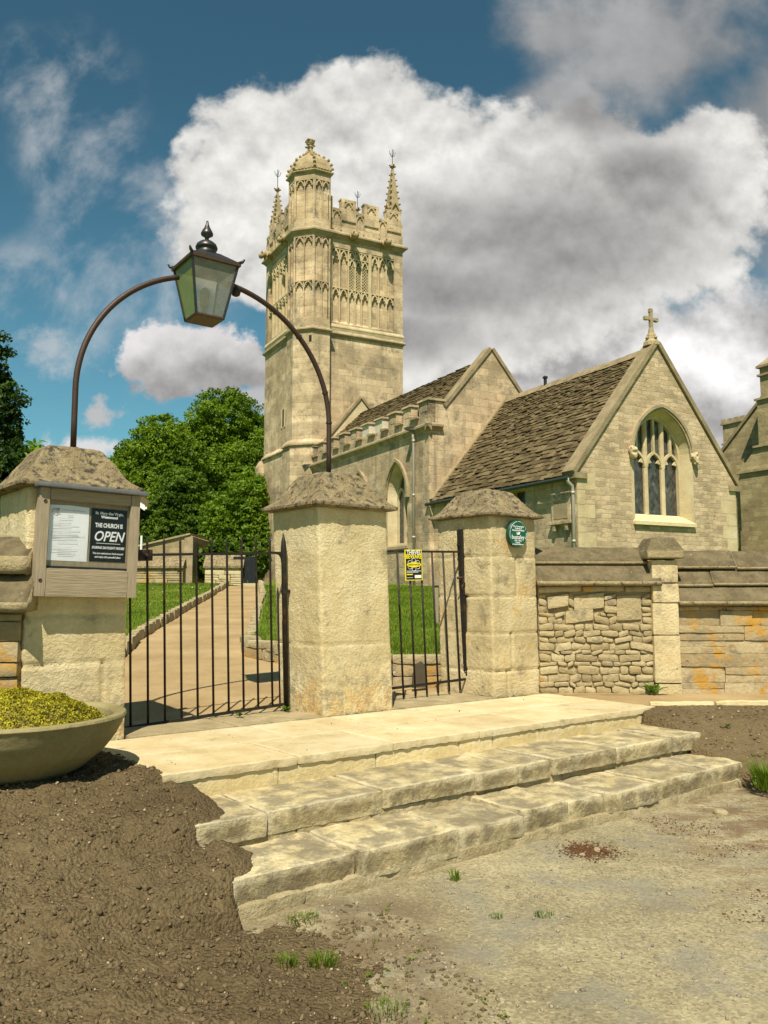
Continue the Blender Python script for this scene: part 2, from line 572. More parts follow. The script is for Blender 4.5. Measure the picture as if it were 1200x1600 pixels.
    g.nt.links.new(pb.outputs[0], out.inputs[0])
    return m


def mat_plain(name, col, rough=0.6, metal=0.0, var=0.15, sc=14.0, bump=0.15, spec=0.4, rust=None, grain=None):
    m, g, out = new_mat(name)
    tc = g.n('ShaderNodeTexCoord').outputs['Object']
    v = g.vm('MULTIPLY', tc, grain) if grain else tc
    n = g.noise(v, sc, 6.0, 0.62)
    k = g.m('ADD', 1 - var, g.m('MULTIPLY', n, 2 * var))
    c = g.n('ShaderNodeVectorMath', {0: C4(col)[:3], 3: k}, operation='SCALE').outputs[0]
    if rust:
        nr = g.noise(g.vm('ADD', tc, (9, 2, 5)), 9.0, 8.0, 0.7)
        c = g.mix(g.ss(nr, 0.52, 0.68), c, C4(rust))
    bp = g.n('ShaderNodeBump', {'Strength': bump, 'Distance': 0.01, 'Height': n})
    pb = g.n('ShaderNodeBsdfPrincipled', {'Base Color': c, 'Roughness': rough, 'Metallic': metal, 'Normal': bp.outputs[0]})
    pb.inputs['Specular IOR Level'].default_value = spec
    g.nt.links.new(pb.outputs[0], out.inputs[0])
    return m


def mat_leaf(name, c0, c1, trans=0.35, rough=0.55, patch=None):
    m, g, out = new_mat(name)
    geo = g.n('ShaderNodeNewGeometry')
    rnd = geo.outputs['Random Per Island']
    f = rnd
    if patch:
        tc = g.n('ShaderNodeTexCoord').outputs['Object']
        npz = g.noise(tc, patch, 4.0, 0.6)
        f = g.m('ADD', g.m('MULTIPLY', rnd, 0.45), g.ss(npz, 0.35, 0.65, 0.0, 0.6), clamp=True)
    col = g.mix(f, C4(c0), C4(c1))
    pb = g.n('ShaderNodeBsdfPrincipled', {'Base Color': col, 'Roughness': rough})
    pb.inputs['Specular IOR Level'].default_value = 0.25
    tr = g.n('ShaderNodeBsdfTranslucent', {'Color': g.mix(1.0, col, C4((1.3, 1.45, 0.5)), 'MULTIPLY')})
    mx = g.n('ShaderNodeMixShader', {0: trans, 1: pb.outputs[0], 2: tr.outputs[0]})
    g.nt.links.new(mx.outputs[0], out.inputs[0])
    return m


def mat_island(name, cols, rough=0.85, bump=0.4, sc=30.0, spots=None, fine=0.22):
    """each stone / slate of a mesh takes its own tone"""
    m, g, out = new_mat(name)
    geo = g.n('ShaderNodeNewGeometry')
    tc = g.n('ShaderNodeTexCoord').outputs['Object']
    rnd = geo.outputs['Random Per Island']
    n = g.noise(tc, sc, 6.0, 0.65)
    n0 = g.noise(tc, 1.1, 5.0, 0.6)
    f = g.m('ADD', g.m('MULTIPLY', rnd, 0.7), g.m('MULTIPLY', n0, 0.35))
    k = len(cols)
    col = g.ramp(f, [(i / (k - 1) * 0.9 + 0.05, c) for i, c in enumerate(cols)])
    col = g.n('ShaderNodeVectorMath', {0: col, 3: g.m('ADD', 1 - fine, g.m('MULTIPLY', n, 2 * fine))}, operation='SCALE').outputs[0]
    for (scl, lo, hi, c) in (spots or []):
        ns = g.noise(g.vm('ADD', tc, (scl, 3, 11)), scl, 8.0, 0.7)
        col = g.mix(g.ss(ns, lo, hi), col, C4(c))
    bp = g.n('ShaderNodeBump', {'Strength': bump, 'Distance': 0.02, 'Height': n})
    pb = g.n('ShaderNodeBsdfPrincipled', {'Base Color': col, 'Roughness': rough, 'Normal': bp.outputs[0]})
    pb.inputs['Specular IOR Level'].default_value = 0.15
    g.nt.links.new(pb.outputs[0], out.inputs[0])
    return m


M = {}
LIME = ((0.44, 0.34, 0.16), (0.56, 0.445, 0.22), (0.64, 0.53, 0.29))
M['pillar'] = mat_stone('pillar_stone', ((0.54, 0.43, 0.225), (0.665, 0.55, 0.315), (0.76, 0.66, 0.42)), sc=2.2, fine=0.24, bump=0.6, bscale=34,
                        orange=0.34, low_orange=(0.05, 0.62), dark=0.20, darkk=0.65, darkc=(0.20, 0.155, 0.085), grey=0.30, white=0.5, pits=0.5, streak=0.16)
M['pillar_old'] = mat_stone('pillar_old_stone', ((0.43, 0.34, 0.185), (0.60, 0.49, 0.28), (0.71, 0.60, 0.375)), sc=2.6, fine=0.28, bump=0.6, bscale=30,
                            orange=0.50, dark=0.24, grey=0.45, white=0.5, pits=0.6)
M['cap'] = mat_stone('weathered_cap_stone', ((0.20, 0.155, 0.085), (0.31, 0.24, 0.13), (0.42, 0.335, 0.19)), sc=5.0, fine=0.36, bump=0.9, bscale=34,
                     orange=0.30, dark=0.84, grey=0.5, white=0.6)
M['coping'] = mat_stone('weathered_coping_stone', ((0.30, 0.24, 0.13), (0.38, 0.305, 0.17), (0.46, 0.38, 0.22)), sc=5.0, fine=0.32, bump=0.7, bscale=34, lichtop=0.85,
                        orange=0.1, dark=0.5, grey=0.2, white=0.66)
M['rubble'] = mat_island('rubble_stone', ((0.25, 0.195, 0.11), (0.36, 0.285, 0.155), (0.47, 0.385, 0.225), (0.33, 0.25, 0.12)), bump=0.8, sc=30, fine=0.3,
                         spots=[(5.0, 0.52, 0.66, (0.24, 0.20, 0.125)), (4.0, 0.60, 0.69, (0.42, 0.26, 0.08)), (11.0, 0.64, 0.72, (0.13, 0.105, 0.065)), (9.0, 0.66, 0.70, (0.55, 0.49, 0.36))])
M['mortar'] = mat_stone('lime_mortar', ((0.25, 0.19, 0.105), (0.34, 0.265, 0.15), (0.40, 0.32, 0.185)), sc=5, bump=0.8)
M['block'] = mat_island('coursed_block_stone', ((0.27, 0.205, 0.11), (0.37, 0.285, 0.155), (0.46, 0.37, 0.22), (0.34, 0.26, 0.14)), bump=0.7, sc=26, fine=0.28,
                        spots=[(3.0, 0.50, 0.64, (0.26, 0.215, 0.135)), (3.3, 0.50, 0.63, (0.46, 0.255, 0.05)), (8.0, 0.60, 0.70, (0.16, 0.13, 0.08)), (9.0, 0.66, 0.70, (0.55, 0.49, 0.36))])
M['pave'] = mat_stone('new_paving_stone', ((0.45, 0.345, 0.175), (0.555, 0.45, 0.255), (0.61, 0.53, 0.345)), sc=3.0, fine=0.18, bump=0.4, bscale=14, isl=0.10, grey=0.22, wear_crease=0.35, dark=0.02)
M['riser'] = mat_stone('new_riser_stone', ((0.55, 0.42, 0.20), (0.64, 0.515, 0.27), (0.70, 0.59, 0.35)), sc=2.4, fine=0.16, bump=0.55, bscale=14, isl=0.12, wear_crease=0.4, streak=0.12)
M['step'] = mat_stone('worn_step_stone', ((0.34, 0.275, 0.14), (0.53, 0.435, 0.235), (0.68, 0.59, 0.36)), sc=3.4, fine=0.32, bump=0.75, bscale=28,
                      grey=0.95, white=0.7, isl=0.20, orange=0.14, dark=0.22, wear_crease=0.5, frontstain=0.7)
M['footing'] = mat_stone('footing_stone', ((0.31, 0.25, 0.135), (0.42, 0.345, 0.20), (0.53, 0.445, 0.28)), sc=5, fine=0.25, bump=0.9, bscale=18, grey=0.2)
M['sill_old'] = mat_stone('threshold_stone', ((0.30, 0.24, 0.13), (0.40, 0.32, 0.18), (0.52, 0.43, 0.25)), sc=4, fine=0.25, bump=0.6, grey=0.3, white=0.3, isl=0.12)
M['ashlar'] = mat_stone('tower_ashlar', ((0.36, 0.282, 0.18), (0.55, 0.435, 0.280), (0.69, 0.57, 0.39)), sc=0.9, fine=0.28, bump=0.6, bscale=10,
                        brick=(0.75, 0.31), brick_mix=0.9, grey=0.55, streak=0.5, dark=0.55, darkk=0.55, darkc=(0.17, 0.128, 0.075), white=0.25)
M['ashlar_grey'] = mat_stone('aisle_ashlar', ((0.345, 0.268, 0.175), (0.51, 0.398, 0.257), (0.65, 0.53, 0.36)), sc=0.9, fine=0.28, bump=0.6, bscale=10,
                             brick=(0.7, 0.29), brick_mix=0.9, grey=0.6, streak=0.7, dark=0.55, darkk=0.55, darkc=(0.17, 0.128, 0.075), white=0.2)
M['gable'] = mat_stone('chancel_rubble', ((0.37, 0.295, 0.19), (0.515, 0.405, 0.265), (0.64, 0.52, 0.355)), sc=1.3, fine=0.3, bump=0.6, bscale=16, brick=(0.36, 0.125), brick_mix=1.0, bdist=0.16, grey=0.3, dark=0.45, darkk=0.5, darkc=(0.18, 0.135, 0.08))
M['dressed'] = mat_stone('dressed_stone', ((0.44, 0.35, 0.195), (0.56, 0.455, 0.27), (0.66, 0.555, 0.355)), sc=1.6, fine=0.18, bump=0.4, bscale=12, grey=0.22)
M['pale_stone'] = mat_stone('pale_white_stone', ((0.56, 0.49, 0.36), (0.64, 0.57, 0.43), (0.70, 0.63, 0.50)), sc=3, fine=0.16, bump=0.35, grey=0.1)
M['trim'] = mat_stone('string_course_stone', ((0.27, 0.21, 0.125), (0.37, 0.295, 0.175), (0.47, 0.38, 0.235)), sc=2.2, fine=0.22, bump=0.5, grey=0.45, dark=0.25)
M['crocket'] = mat_stone('crocket_stone', ((0.28, 0.215, 0.12), (0.38, 0.295, 0.165), (0.47, 0.375, 0.22)), sc=3.5, fine=0.3, bump=0.7, orange=0.25, dark=0.35, grey=0.3)
M['copegable'] = mat_stone('gable_coping_stone', ((0.22, 0.17, 0.10), (0.30, 0.235, 0.135), (0.39, 0.31, 0.18)), sc=2.5, fine=0.25, bump=0.6, dark=0.35, grey=0.3, white=0.2, orange=0.2)
M['slate'] = mat_island('stone_slate', ((0.056, 0.040, 0.020), (0.098, 0.072, 0.035), (0.145, 0.107, 0.053), (0.215, 0.16, 0.084)), bump=0.6, sc=18,
                        spots=[(2.6, 0.60, 0.72, (0.16, 0.122, 0.072)), (7.0, 0.67, 0.71, (0.40, 0.33, 0.23))])
M['manor'] = mat_stone('manor_rubble', ((0.27, 0.215, 0.12), (0.37, 0.30, 0.165), (0.45, 0.37, 0.215)), sc=1.1, fine=0.2, bump=0.6, bscale=8, brick=(0.55, 0.22), brick_mix=0.8, grey=0.3, dark=0.06)
M['darkvoid'] = mat_plain('dark_interior', (0.012, 0.011, 0.010), 0.9, var=0.3)
M['lead'] = mat_plain('lead_sheet', (0.17, 0.175, 0.18), 0.55, 0.3, var=0.25, sc=20)
M['pipe'] = mat_plain('grey_painted_pipe', (0.42, 0.385, 0.32), 0.45, 0.2, var=0.12)
M['gutter'] = mat_plain('green_painted_gutter', (0.035, 0.05, 0.04), 0.45, 0.1)
M['iron'] = mat_plain('weathered_black_iron', (0.022, 0.018, 0.014), 0.55, 0.25, var=0.4, sc=40, bump=0.5, rust=(0.075, 0.042, 0.022))
M['archiron'] = mat_plain('brown_iron_tube', (0.060, 0.034, 0.024), 0.55, 0.25, var=0.25, sc=30, bump=0.3)
M['lampmetal'] = mat_plain('grey_lantern_metal', (0.060, 0.058, 0.055), 0.38, 0.55, var=0.3, sc=26)
M['lampedge'] = mat_plain('brown_lantern_edge', (0.085, 0.050, 0.030), 0.5, 0.35, var=0.3, sc=26)
M['wood'] = mat_plain('weathered_oak', (0.33, 0.265, 0.175), 0.8, 0, var=0.42, sc=5.0, bump=0.6, spec=0.15, grain=(1.2, 6.0, 18.0))
M['woodv'] = mat_plain('weathered_oak_stile', (0.34, 0.275, 0.185), 0.8, 0, var=0.42, sc=5.0, bump=0.6, spec=0.15, grain=(18.0, 6.0, 1.2))
M['benchwood'] = mat_plain('silvered_bench_wood', (0.27, 0.22, 0.145), 0.8, 0, var=0.3, sc=10, bump=0.4, grain=(4, 4, 4))
M['felt'] = mat_plain('black_backing', (0.016, 0.017, 0.018), 0.7, var=0.2)
M['paper'] = mat_plain('white_paper', (0.86, 0.86, 0.88), 0.6, var=0.03)
M['ink'] = mat_plain('grey_print', (0.34, 0.34, 0.36), 0.7, var=0.2)
M['ink_light'] = mat_plain('faint_print', (0.60, 0.60, 0.62), 0.7, var=0.2)
M['poster'] = mat_plain('black_poster', (0.006, 0.006, 0.007), 0.5, var=0.1)
M['white'] = mat_plain('white_print', (0.85, 0.85, 0.84), 0.5, var=0.02)
M['yellow'] = mat_plain('yellow_print', (0.85, 0.72, 0.02), 0.5, var=0.04)
M['signblack'] = mat_plain('black_sign_face', (0.012, 0.012, 0.016), 0.45, var=0.1)
M['plaque'] = mat_plain('green_plaque_enamel', (0.012, 0.115, 0.065), 0.4, var=0.08)
M['plaque_edge'] = mat_plain('dark_green_rim', (0.008, 0.06, 0.034), 0.45, var=0.1)
M['concrete'] = mat_stone('planter_stone', ((0.20, 0.17, 0.078), (0.285, 0.242, 0.115), (0.36, 0.31, 0.16)), sc=2.4, fine=0.22, bump=0.45, bscale=30, grey=0.15)
M['slab'] = mat_plain('dark_slate_slab', (0.06, 0.045, 0.025), 0.8, var=0.3)
M['render_white'] = mat_plain('white_painted_board', (0.80, 0.80, 0.78), 0.5, var=0.05)
M['housewall'] = mat_stone('pale_brick', ((0.46, 0.36, 0.18), (0.54, 0.43, 0.22), (0.58, 0.47, 0.26)), sc=2, bump=0.3, brick=(0.22, 0.075), brick_mix=0.6)
M['bark'] = mat_plain('tree_bark', (0.07, 0.055, 0.035), 0.9, var=0.4, sc=8, bump=0.8)
M['leaf_mid'] = mat_leaf('leaf_mid', (0.040, 0.095, 0.005), (0.215, 0.315, 0.016), patch=0.5)
M['leaf_bright'] = mat_leaf('leaf_bright', (0.075, 0.145, 0.006), (0.20, 0.30, 0.018), patch=0.6)
M['leaf_dark'] = mat_leaf('leaf_dark', (0.030, 0.070, 0.005), (0.135, 0.22, 0.012), patch=0.5)
M['leaf_yew'] = mat_leaf('leaf_yew', (0.010, 0.026, 0.005), (0.06, 0.12, 0.012), patch=0.9, trans=0.2)
M['sedum'] = mat_leaf('sedum_leaf', (0.20, 0.17, 0.012), (0.50, 0.445, 0.028), trans=0.2, patch=9.0)
M['grassb'] = mat_leaf('grass_blade', (0.075, 0.14, 0.008), (0.22, 0.275, 0.024), trans=0.4, patch=0.7)
M['weed'] = mat_leaf('weed_leaf', (0.05, 0.12, 0.012), (0.12, 0.22, 0.03), trans=0.35)
M['pebble'] = mat_island('pale_pebble', ((0.20, 0.14, 0.08), (0.32, 0.235, 0.14), (0.46, 0.36, 0.235), (0.28, 0.15, 0.07)), bump=0.2)
M['clod'] = mat_island('soil_clod', ((0.082, 0.058, 0.030), (0.142, 0.103, 0.053), (0.21, 0.156, 0.083)), bump=0.6, sc=60)
M['litter'] = mat_island('brown_seed_litter', ((0.10, 0.045, 0.02), (0.16, 0.07, 0.03), (0.12, 0.08, 0.04)), bump=0.2)
M['chip'] = mat_island('grey_stone_chip', ((0.13, 0.115, 0.09), (0.24, 0.205, 0.15), (0.36, 0.30, 0.21), (0.20, 0.17, 0.13)), bump=0.2)


def mat_soil():
    m, g, out = new_mat('dug_soil')
    tc = g.n('ShaderNodeTexCoord').outputs['Object']
    n1 = g.noise(tc, 0.9, 8.0, 0.68)
    n2 = g.noise(tc, 22.0, 8.0, 0.7)
    col = g.ramp(g.m('ADD', g.m('MULTIPLY', n1, 0.6), g.m('MULTIPLY', n2, 0.4)), [(0.34, (0.092, 0.064, 0.032)), (0.5, (0.165, 0.120, 0.061)), (0.66, (0.245, 0.185, 0.098))])
    v = g.n('ShaderNodeTexVoronoi', {'Vector': tc, 'Scale': 60.0}).outputs[0]
    n3 = g.noise(tc, 9.0, 4.0, 0.6)
    sp = g.m('MULTIPLY', g.ss(v, 0.10, 0.22, 1.0, 0.0), g.ss(n3, 0.45, 0.62))
    col = g.mix(g.m('MULTIPLY', sp, 0.5), col, C4((0.30, 0.22, 0.13)))
    n7 = g.noise(tc, 75.0, 5.0, 0.75)
    col = g.n('ShaderNodeVectorMath', {0: col, 3: g.m('ADD', 0.55, g.m('MULTIPLY', n7, 0.9))}, operation='SCALE').outputs[0]
    vb = g.n('ShaderNodeTexVoronoi', {'Vector': tc, 'Scale': 55.0}).outputs[0]
    bp = g.n('ShaderNodeBump', {'Strength': 1.0, 'Distance': 0.016, 'Height': g.m('ADD', g.m('ADD', g.m('MULTIPLY', n2, 0.45), n7), g.m('MULTIPLY', vb, -1.1))})
    pb = g.n('ShaderNodeBsdfPrincipled', {'Base Color': col, 'Roughness': 0.95, 'Normal': bp.outputs[0]})
    pb.inputs['Specular IOR Level'].default_value = 0.1
    g.nt.links.new(pb.outputs[0], out.inputs[0])
    return m


def mat_road():
    m, g, out = new_mat('worn_gravel_road')
    tc = g.n('ShaderNodeTexCoord').outputs['Object']
    n1 = g.noise(tc, 1.1, 7.0, 0.62)
    n2 = g.noise(tc, 55.0, 5.0, 0.7)
    v = g.n('ShaderNodeTexVoronoi', {'Vector': tc, 'Scale': 75.0}).outputs['Color']
    vs = g.n('ShaderNodeSeparateXYZ', {0: v}).outputs[0]
    col = g.ramp(n1, [(0.30, (0.225, 0.188, 0.106)), (0.5, (0.31, 0.262, 0.152)), (0.7, (0.39, 0.335, 0.20))])
    col = g.n('ShaderNodeVectorMath', {0: col, 3: g.m('ADD', 0.42, g.m('ADD', g.m('MULTIPLY', vs, 0.52), g.m('MULTIPLY', n2, 0.62)))}, operation='SCALE').outputs[0]
    v2 = g.n('ShaderNodeTexVoronoi', {'Vector': tc, 'Scale': 38.0})
    fl = g.n('ShaderNodeSeparateXYZ', {0: v2.outputs['Color']})
    near = g.ss(v2.outputs['Distance'], 0.18, 0.34, 1.0, 0.0)
    col = g.mix(g.m('MULTIPLY', near, g.ss(fl.outputs[0], 0.80, 0.84, 0.0, 0.75)), col, C4((0.105, 0.092, 0.070)))
    col = g.mix(g.m('MULTIPLY', near, g.ss(fl.outputs[1], 0.84, 0.88, 0.0, 0.7)), col, C4((0.50, 0.43, 0.29)))
    n9 = g.noise(g.vm('ADD', tc, (8, 3, 0)), 7.0, 8.0, 0.7)
    col = g.n('ShaderNodeVectorMath', {0: col, 3: g.m('ADD', 0.70, g.m('MULTIPLY', n9, 0.60))}, operation='SCALE').outputs[0]
    # bluish stone where the surface is worn
    n4 = g.noise(g.vm('ADD', tc, (4, 9, 0)), 2.3, 6.0, 0.65)
    col = g.mix(g.m('MULTIPLY', g.ss(n4, 0.46, 0.66), 0.55), col, C4((0.225, 0.215, 0.17)))
    # reddish brown litter towards the right-hand verge
    sp = g.n('ShaderNodeSeparateXYZ', {0: tc})
    dx = g.m('ABSOLUTE', g.m('SUBTRACT', sp.outputs[0], 2.9))
    n5 = g.noise(g.vm('MULTIPLY', tc, (1.0, 1.8, 1.0)), 2.4, 8.0, 0.72)
    f = g.m('MULTIPLY', g.ss(dx, 0.4, 1.4, 1.0, 0.0), g.ss(n5, 0.42, 0.58))
    f = g.m('MULTIPLY', f, g.ss(sp.outputs[1], 3.9, 4.9))
    col = g.mix(g.m('MULTIPLY', f, 0.75), col, C4((0.15, 0.085, 0.042)))
    n6 = g.noise(g.vm('ADD', tc, (14, 2, 0)), 2.4, 8.0, 0.68)
    dl = g.ss(g.m('ABSOLUTE', g.m('SUBTRACT', sp.outputs[0], -0.12)), 0.22, 0.62, 1.0, 0.0)
    f2 = g.m('MULTIPLY', dl, g.ss(n6, 0.36, 0.56))
    f2 = g.m('MULTIPLY', f2, g.ss(sp.outputs[1], 4.4, 4.9, 1.0, 0.0))
    col = g.mix(g.m('MULTIPLY', f2, 0.8), col, C4((0.16, 0.115, 0.065)))
    bp = g.n('ShaderNodeBump', {'Strength': 0.7, 'Distance': 0.012, 'Height': g.m('ADD', n2, g.m('MULTIPLY', vs, 0.6))})
    pb = g.n('ShaderNodeBsdfPrincipled', {'Base Color': col, 'Roughness': 0.92, 'Normal': bp.outputs[0]})
    pb.inputs['Specular IOR Level'].default_value = 0.15
    g.nt.links.new(pb.outputs[0], out.inputs[0])
    return m


def mat_ground(name, stops, sc=2.0, grit=70.0, bump=0.5):
    m, g, out = new_mat(name)
    tc = g.n('ShaderNodeTexCoord').outputs['Object']
    n1 = g.noise(tc, sc, 7.0, 0.62)
    n2 = g.noise(tc, grit, 4.0, 0.7)
    col = g.ramp(n1, stops)
    col = g.n('ShaderNodeVectorMath', {0: col, 3: g.m('ADD', 0.40, g.m('ADD', g.m('MULTIPLY', n2, 0.84), g.m('MULTIPLY', g.noise(g.vm('MULTIPLY', tc, (1.0, 0.45, 1.0)), 4.0, 8.0, 0.7), 0.36)))}, operation='SCALE').outputs[0]
    bp = g.n('ShaderNodeBump', {'Strength': bump, 'Distance': 0.012, 'Height': n2})
    pb = g.n('ShaderNodeBsdfPrincipled', {'Base Color': col, 'Roughness': 0.93, 'Normal': bp.outputs[0]})
    pb.inputs['Specular IOR Level'].default_value = 0.12
    g.nt.links.new(pb.outputs[0], out.inputs[0])
    return m


def mat_glass(name, tint, trans, diff, gloss=0.8):
    """a dusty pane: partly clear, partly a thin film of dirt, with a sharp reflection"""
    m, g, out = new_mat(name)
    tc = g.n('ShaderNodeTexCoord').outputs['Object']
    n = g.noise(tc, 7.0, 6.0, 0.65)
    t = g.n('ShaderNodeBsdfTransparent', {'Color': C4(tint)})
    d = g.n('ShaderNodeBsdfDiffuse', {'Color': C4(diff)})
    mx = g.n('ShaderNodeMixShader', {0: g.ss(n, 0.3, 0.75, 1 - trans - 0.08, 1 - trans + 0.10), 1: t.outputs[0], 2: d.outputs[0]})
    gl = g.n('ShaderNodeBsdfGlossy', {'Color': (1, 1, 1, 1), 'Roughness': 0.04})
    fr = g.n('ShaderNodeFresnel', {'IOR': 1.45}).outputs[0]
    mx2 = g.n('ShaderNodeMixShader', {0: g.m('MULTIPLY', fr, gloss), 1: mx.outputs[0], 2: gl.outputs[0]})
    g.nt.links.new(mx2.outputs[0], out.inputs[0])
    return m


def mat_leaded(name):
    m, g, out = new_mat(name)
    tc = g.n('ShaderNodeTexCoord').outputs['Object']
    sp = g.n('ShaderNodeSeparateXYZ', {0: tc})
    h = g.m('ADD', sp.outputs[0], sp.outputs[1])
    a = g.m('MULTIPLY', g.m('ADD', h, g.m('MULTIPLY', sp.outputs[2], 0.7)), 7.0)
    b = g.m('MULTIPLY', g.m('SUBTRACT', h, g.m('MULTIPLY', sp.outputs[2], 0.7)), 7.0)
    la = g.m('ABSOLUTE', g.m('SUBTRACT', g.m('FRACT', a), 0.5))
    lb = g.m('ABSOLUTE', g.m('SUBTRACT', g.m('FRACT', b), 0.5))
    line = g.m('GREATER_THAN', g.m('MAXIMUM', la, lb), 0.44)
    cell = g.n('ShaderNodeTexWhiteNoise', {0: g.comb(g.m('FLOOR', a), g.m('FLOOR', b))}).outputs[0]
    n = g.noise(tc, 3.2, 6.0, 0.7)
    col = g.mix(g.ss(n, 0.5, 0.8), C4((0.06, 0.058, 0.046)), C4((0.22, 0.20, 0.145)))
    col = g.n('ShaderNodeVectorMath', {0: col, 3: g.m('ADD', 0.5, cell)}, operation='SCALE').outputs[0]
    col = g.mix(line, col, C4((0.07, 0.07, 0.068)))
    bp = g.n('ShaderNodeBump', {'Strength': 0.35, 'Distance': 0.02, 'Height': g.m('ADD', g.m('MULTIPLY', cell, 1.2), n)})
    pb = g.n('ShaderNodeBsdfPrincipled', {'Base Color': col, 'Roughness': 0.18, 'Normal': bp.outputs[0]})
    g.nt.links.new(pb.outputs[0], out.inputs[0])
    return m


M['soil'] = mat_soil()
M['road'] = mat_road()
M['path'] = mat_ground('buff_gravel_path', [(0.3, (0.28, 0.195, 0.095)), (0.5, (0.35, 0.25, 0.125)), (0.7, (0.42, 0.31, 0.165))], 1.2, 60)
M['lawn'] = mat_ground('mown_lawn_soil', [(0.3, (0.07, 0.125, 0.010)), (0.5, (0.11, 0.165, 0.015)), (0.7, (0.19, 0.21, 0.035))], 1.5, 40, 0.9)
M['field'] = mat_ground('rough_pasture', [(0.3, (0.06, 0.11, 0.015)), (0.5, (0.09, 0.14, 0.02)), (0.7, (0.13, 0.16, 0.03))], 0.4, 20)
M['glass'] = mat_leaded('leaded_glass')
M['lampglass'] = mat_glass('dusty_lamp_glass', (0.82, 0.82, 0.74), 0.62, (0.40, 0.385, 0.30))
M['lampglass_green'] = mat_glass('green_lamp_glass', (0.62, 0.66, 0.22), 0.34, (0.26, 0.28, 0.03))  # one pane toned yellow green
M['boardglass'] = mat_glass('notice_pane', (0.97, 0.98, 0.98), 1.07, (0.5, 0.5, 0.5), 0.35)


# ================================================================== GROUND
def zpath(x, y):
    k = np.clip((-0.3 - x) / 0.9, 0, 1)
    k = k * k * (3 - 2 * k)
    return 0.515 + 0.065 * np.maximum(0, np.minimum(y, 29.5) - 7.7) * k


def zlawn_r(x, y):
    return 0.86 + 0.0565 * (y - 10.1)


def zlawn_l(x, y):
    return 0.515 + 0.065 * np.maximum(0, np.minimum(y, 28.5) - 7.7) + 0.13 - 0.004 * np.clip(-x - 4, 0, 10)


def grid_sheet(name, xs, ys, zf, mat, kind='structure', keep=None, smooth=True):
    X, Y = np.meshgrid(xs, ys, indexing='ij')
    Z = zf(X, Y)
    idx = np.arange(X.size).reshape(X.shape)
    F = np.stack([idx[:-1, :-1], idx[1:, :-1], idx[1:, 1:], idx[:-1, 1:]], -1).reshape(-1, 4)
    V = np.stack([X, Y, Z], -1).reshape(-1, 3)
    if keep is not None:
        c = V[F].mean(1)
        F = F[keep(c[:, 0], c[:, 1])]
        u = np.unique(F)
        mp = np.zeros(len(V), int)
        mp[u] = np.arange(len(u))
        V, F = V[u], mp[F]
    return tag(mesh_np(name, V, F, mat, smooth=smooth), kind=kind)


def steps_local(X, Y):
    c, s = cos(radians(38)), sin(radians(38))
    dx, dy = X + 1.31, Y - 5.15
    return dx * c + dy * s, -dx * s + dy * c


# ground: one sheet to the horizon, low under the road and rising beyond the churchyard
def zground(X, Y):
    r = np.clip((Y - 9.8) / 22.0, 0, 1)
    z = -0.09 + 1.75 * r
    far = np.clip((Y - 60) / 700.0, 0, 1)
    return z + far * 6


gx = np.concatenate([np.linspace(-900, -60, 12), np.linspace(-45, 45, 46), np.linspace(60, 900, 12)])
gy = np.concatenate([np.linspace(-300, -20, 8), np.linspace(-8, 60, 69), np.linspace(80, 1500, 14)])
grid_sheet('ground', gx, gy, zground, M['field'])

# road
def zroad(X, Y):
    P = np.stack([X, Y, 0 * X], -1)
    return 0.022 * fbm(P, 0.9, 4, 0.5, 3) + 0.006 * fbm(P, 9.0, 3, 0.6, 5) + 0.0


grid_sheet('road', np.linspace(-9, 14, 380), np.linspace(-8, 8.6, 300), zroad, M['road'],
           keep=lambda x, y: (steps_local(x, y)[1] < -0.2) | (x > 3.0))


def soil_z(X, Y):
    x, y = steps_local(X, Y)
    P = np.stack([X, Y, 0 * X], -1)
    yy = np.array([-6.0, -2.6, -1.7, -1.25, -1.10, -1.02, -0.90, -0.65, -0.54, -0.45, -0.10, 0.06, 3.0])
    zz = np.array([0.02, 0.03, 0.05, 0.055, 0.12, 0.215, 0.245, 0.285, 0.38, 0.405, 0.46, 0.53, 0.51])
    z = np.interp(y + 0.03 * fbm(P, 4, 3, 0.5, 12), yy, zz)
    # the bank keeps its height further out, away from the steps
    out = np.clip((-x - 0.25) / 1.6, 0, 1)
    z2 = np.interp(y, [-6.0, -2.6, -1.4, -0.5, 0.15, 3.0], [0.03, 0.06, 0.14, 0.34, 0.50, 0.53])
    z = z * (1 - out) + z2 * out
    clod = 0.030 * fbm(P, 3.0, 3, 0.5, 14) + 0.028 * fbm(P, 11.0, 4, 0.6, 15) + 0.022 * np.abs(fbm(P, 30.0, 3, 0.65, 16))
    z = z + clod
    xb = 0.03 + 0.035 * fbm(P, 7.0, 3, 0.6, 17) + np.where(y < -1.15, np.interp(y, [-2.9, -2.3, -1.8, -1.42, -1.22], [-0.45, -0.12, 0.12, 0.20, -0.16]), np.interp(y, [-1.14, -1.07, -1.0, -0.90, -0.70, -0.63, -0.60, -0.54, -0.42, -0.15, -0.03, 0.05], [-0.18, -0.15, -0.05, 0.06, 0.17, -0.08, -0.06, 0.05, 0.13, 0.20, -0.02, 0.0]))
    # spilled soil thins out onto each tread instead of ending in a step
    ht = np.where(y > -0.005, 0.52, np.where(y > -0.585, 0.36, np.where(y > -1.07, 0.20, 0.02)))
    over = np.clip((x - (xb - 0.13)) / 0.13, 0, 1)
    z = np.where((z > ht) & (y > -1.07) & (x > -0.10), z * (1 - over) + (ht - 0.008) * over + 0.010 * over * (1 - over) * fbm(P, 30, 3, 0.6, 19), z)
    fade = np.clip((x - (xb - 0.55)) / 0.55, 0, 1) * (y < -1.18)
    z = z * (1 - fade) + fade * (0.002 + 0.022 * fbm(P, 6.0, 4, 0.6, 23))
    drop = np.clip((x - xb - 0.10 * (y < -1.18)) / 0.09, 0, 1)
    return z - drop * 0.30


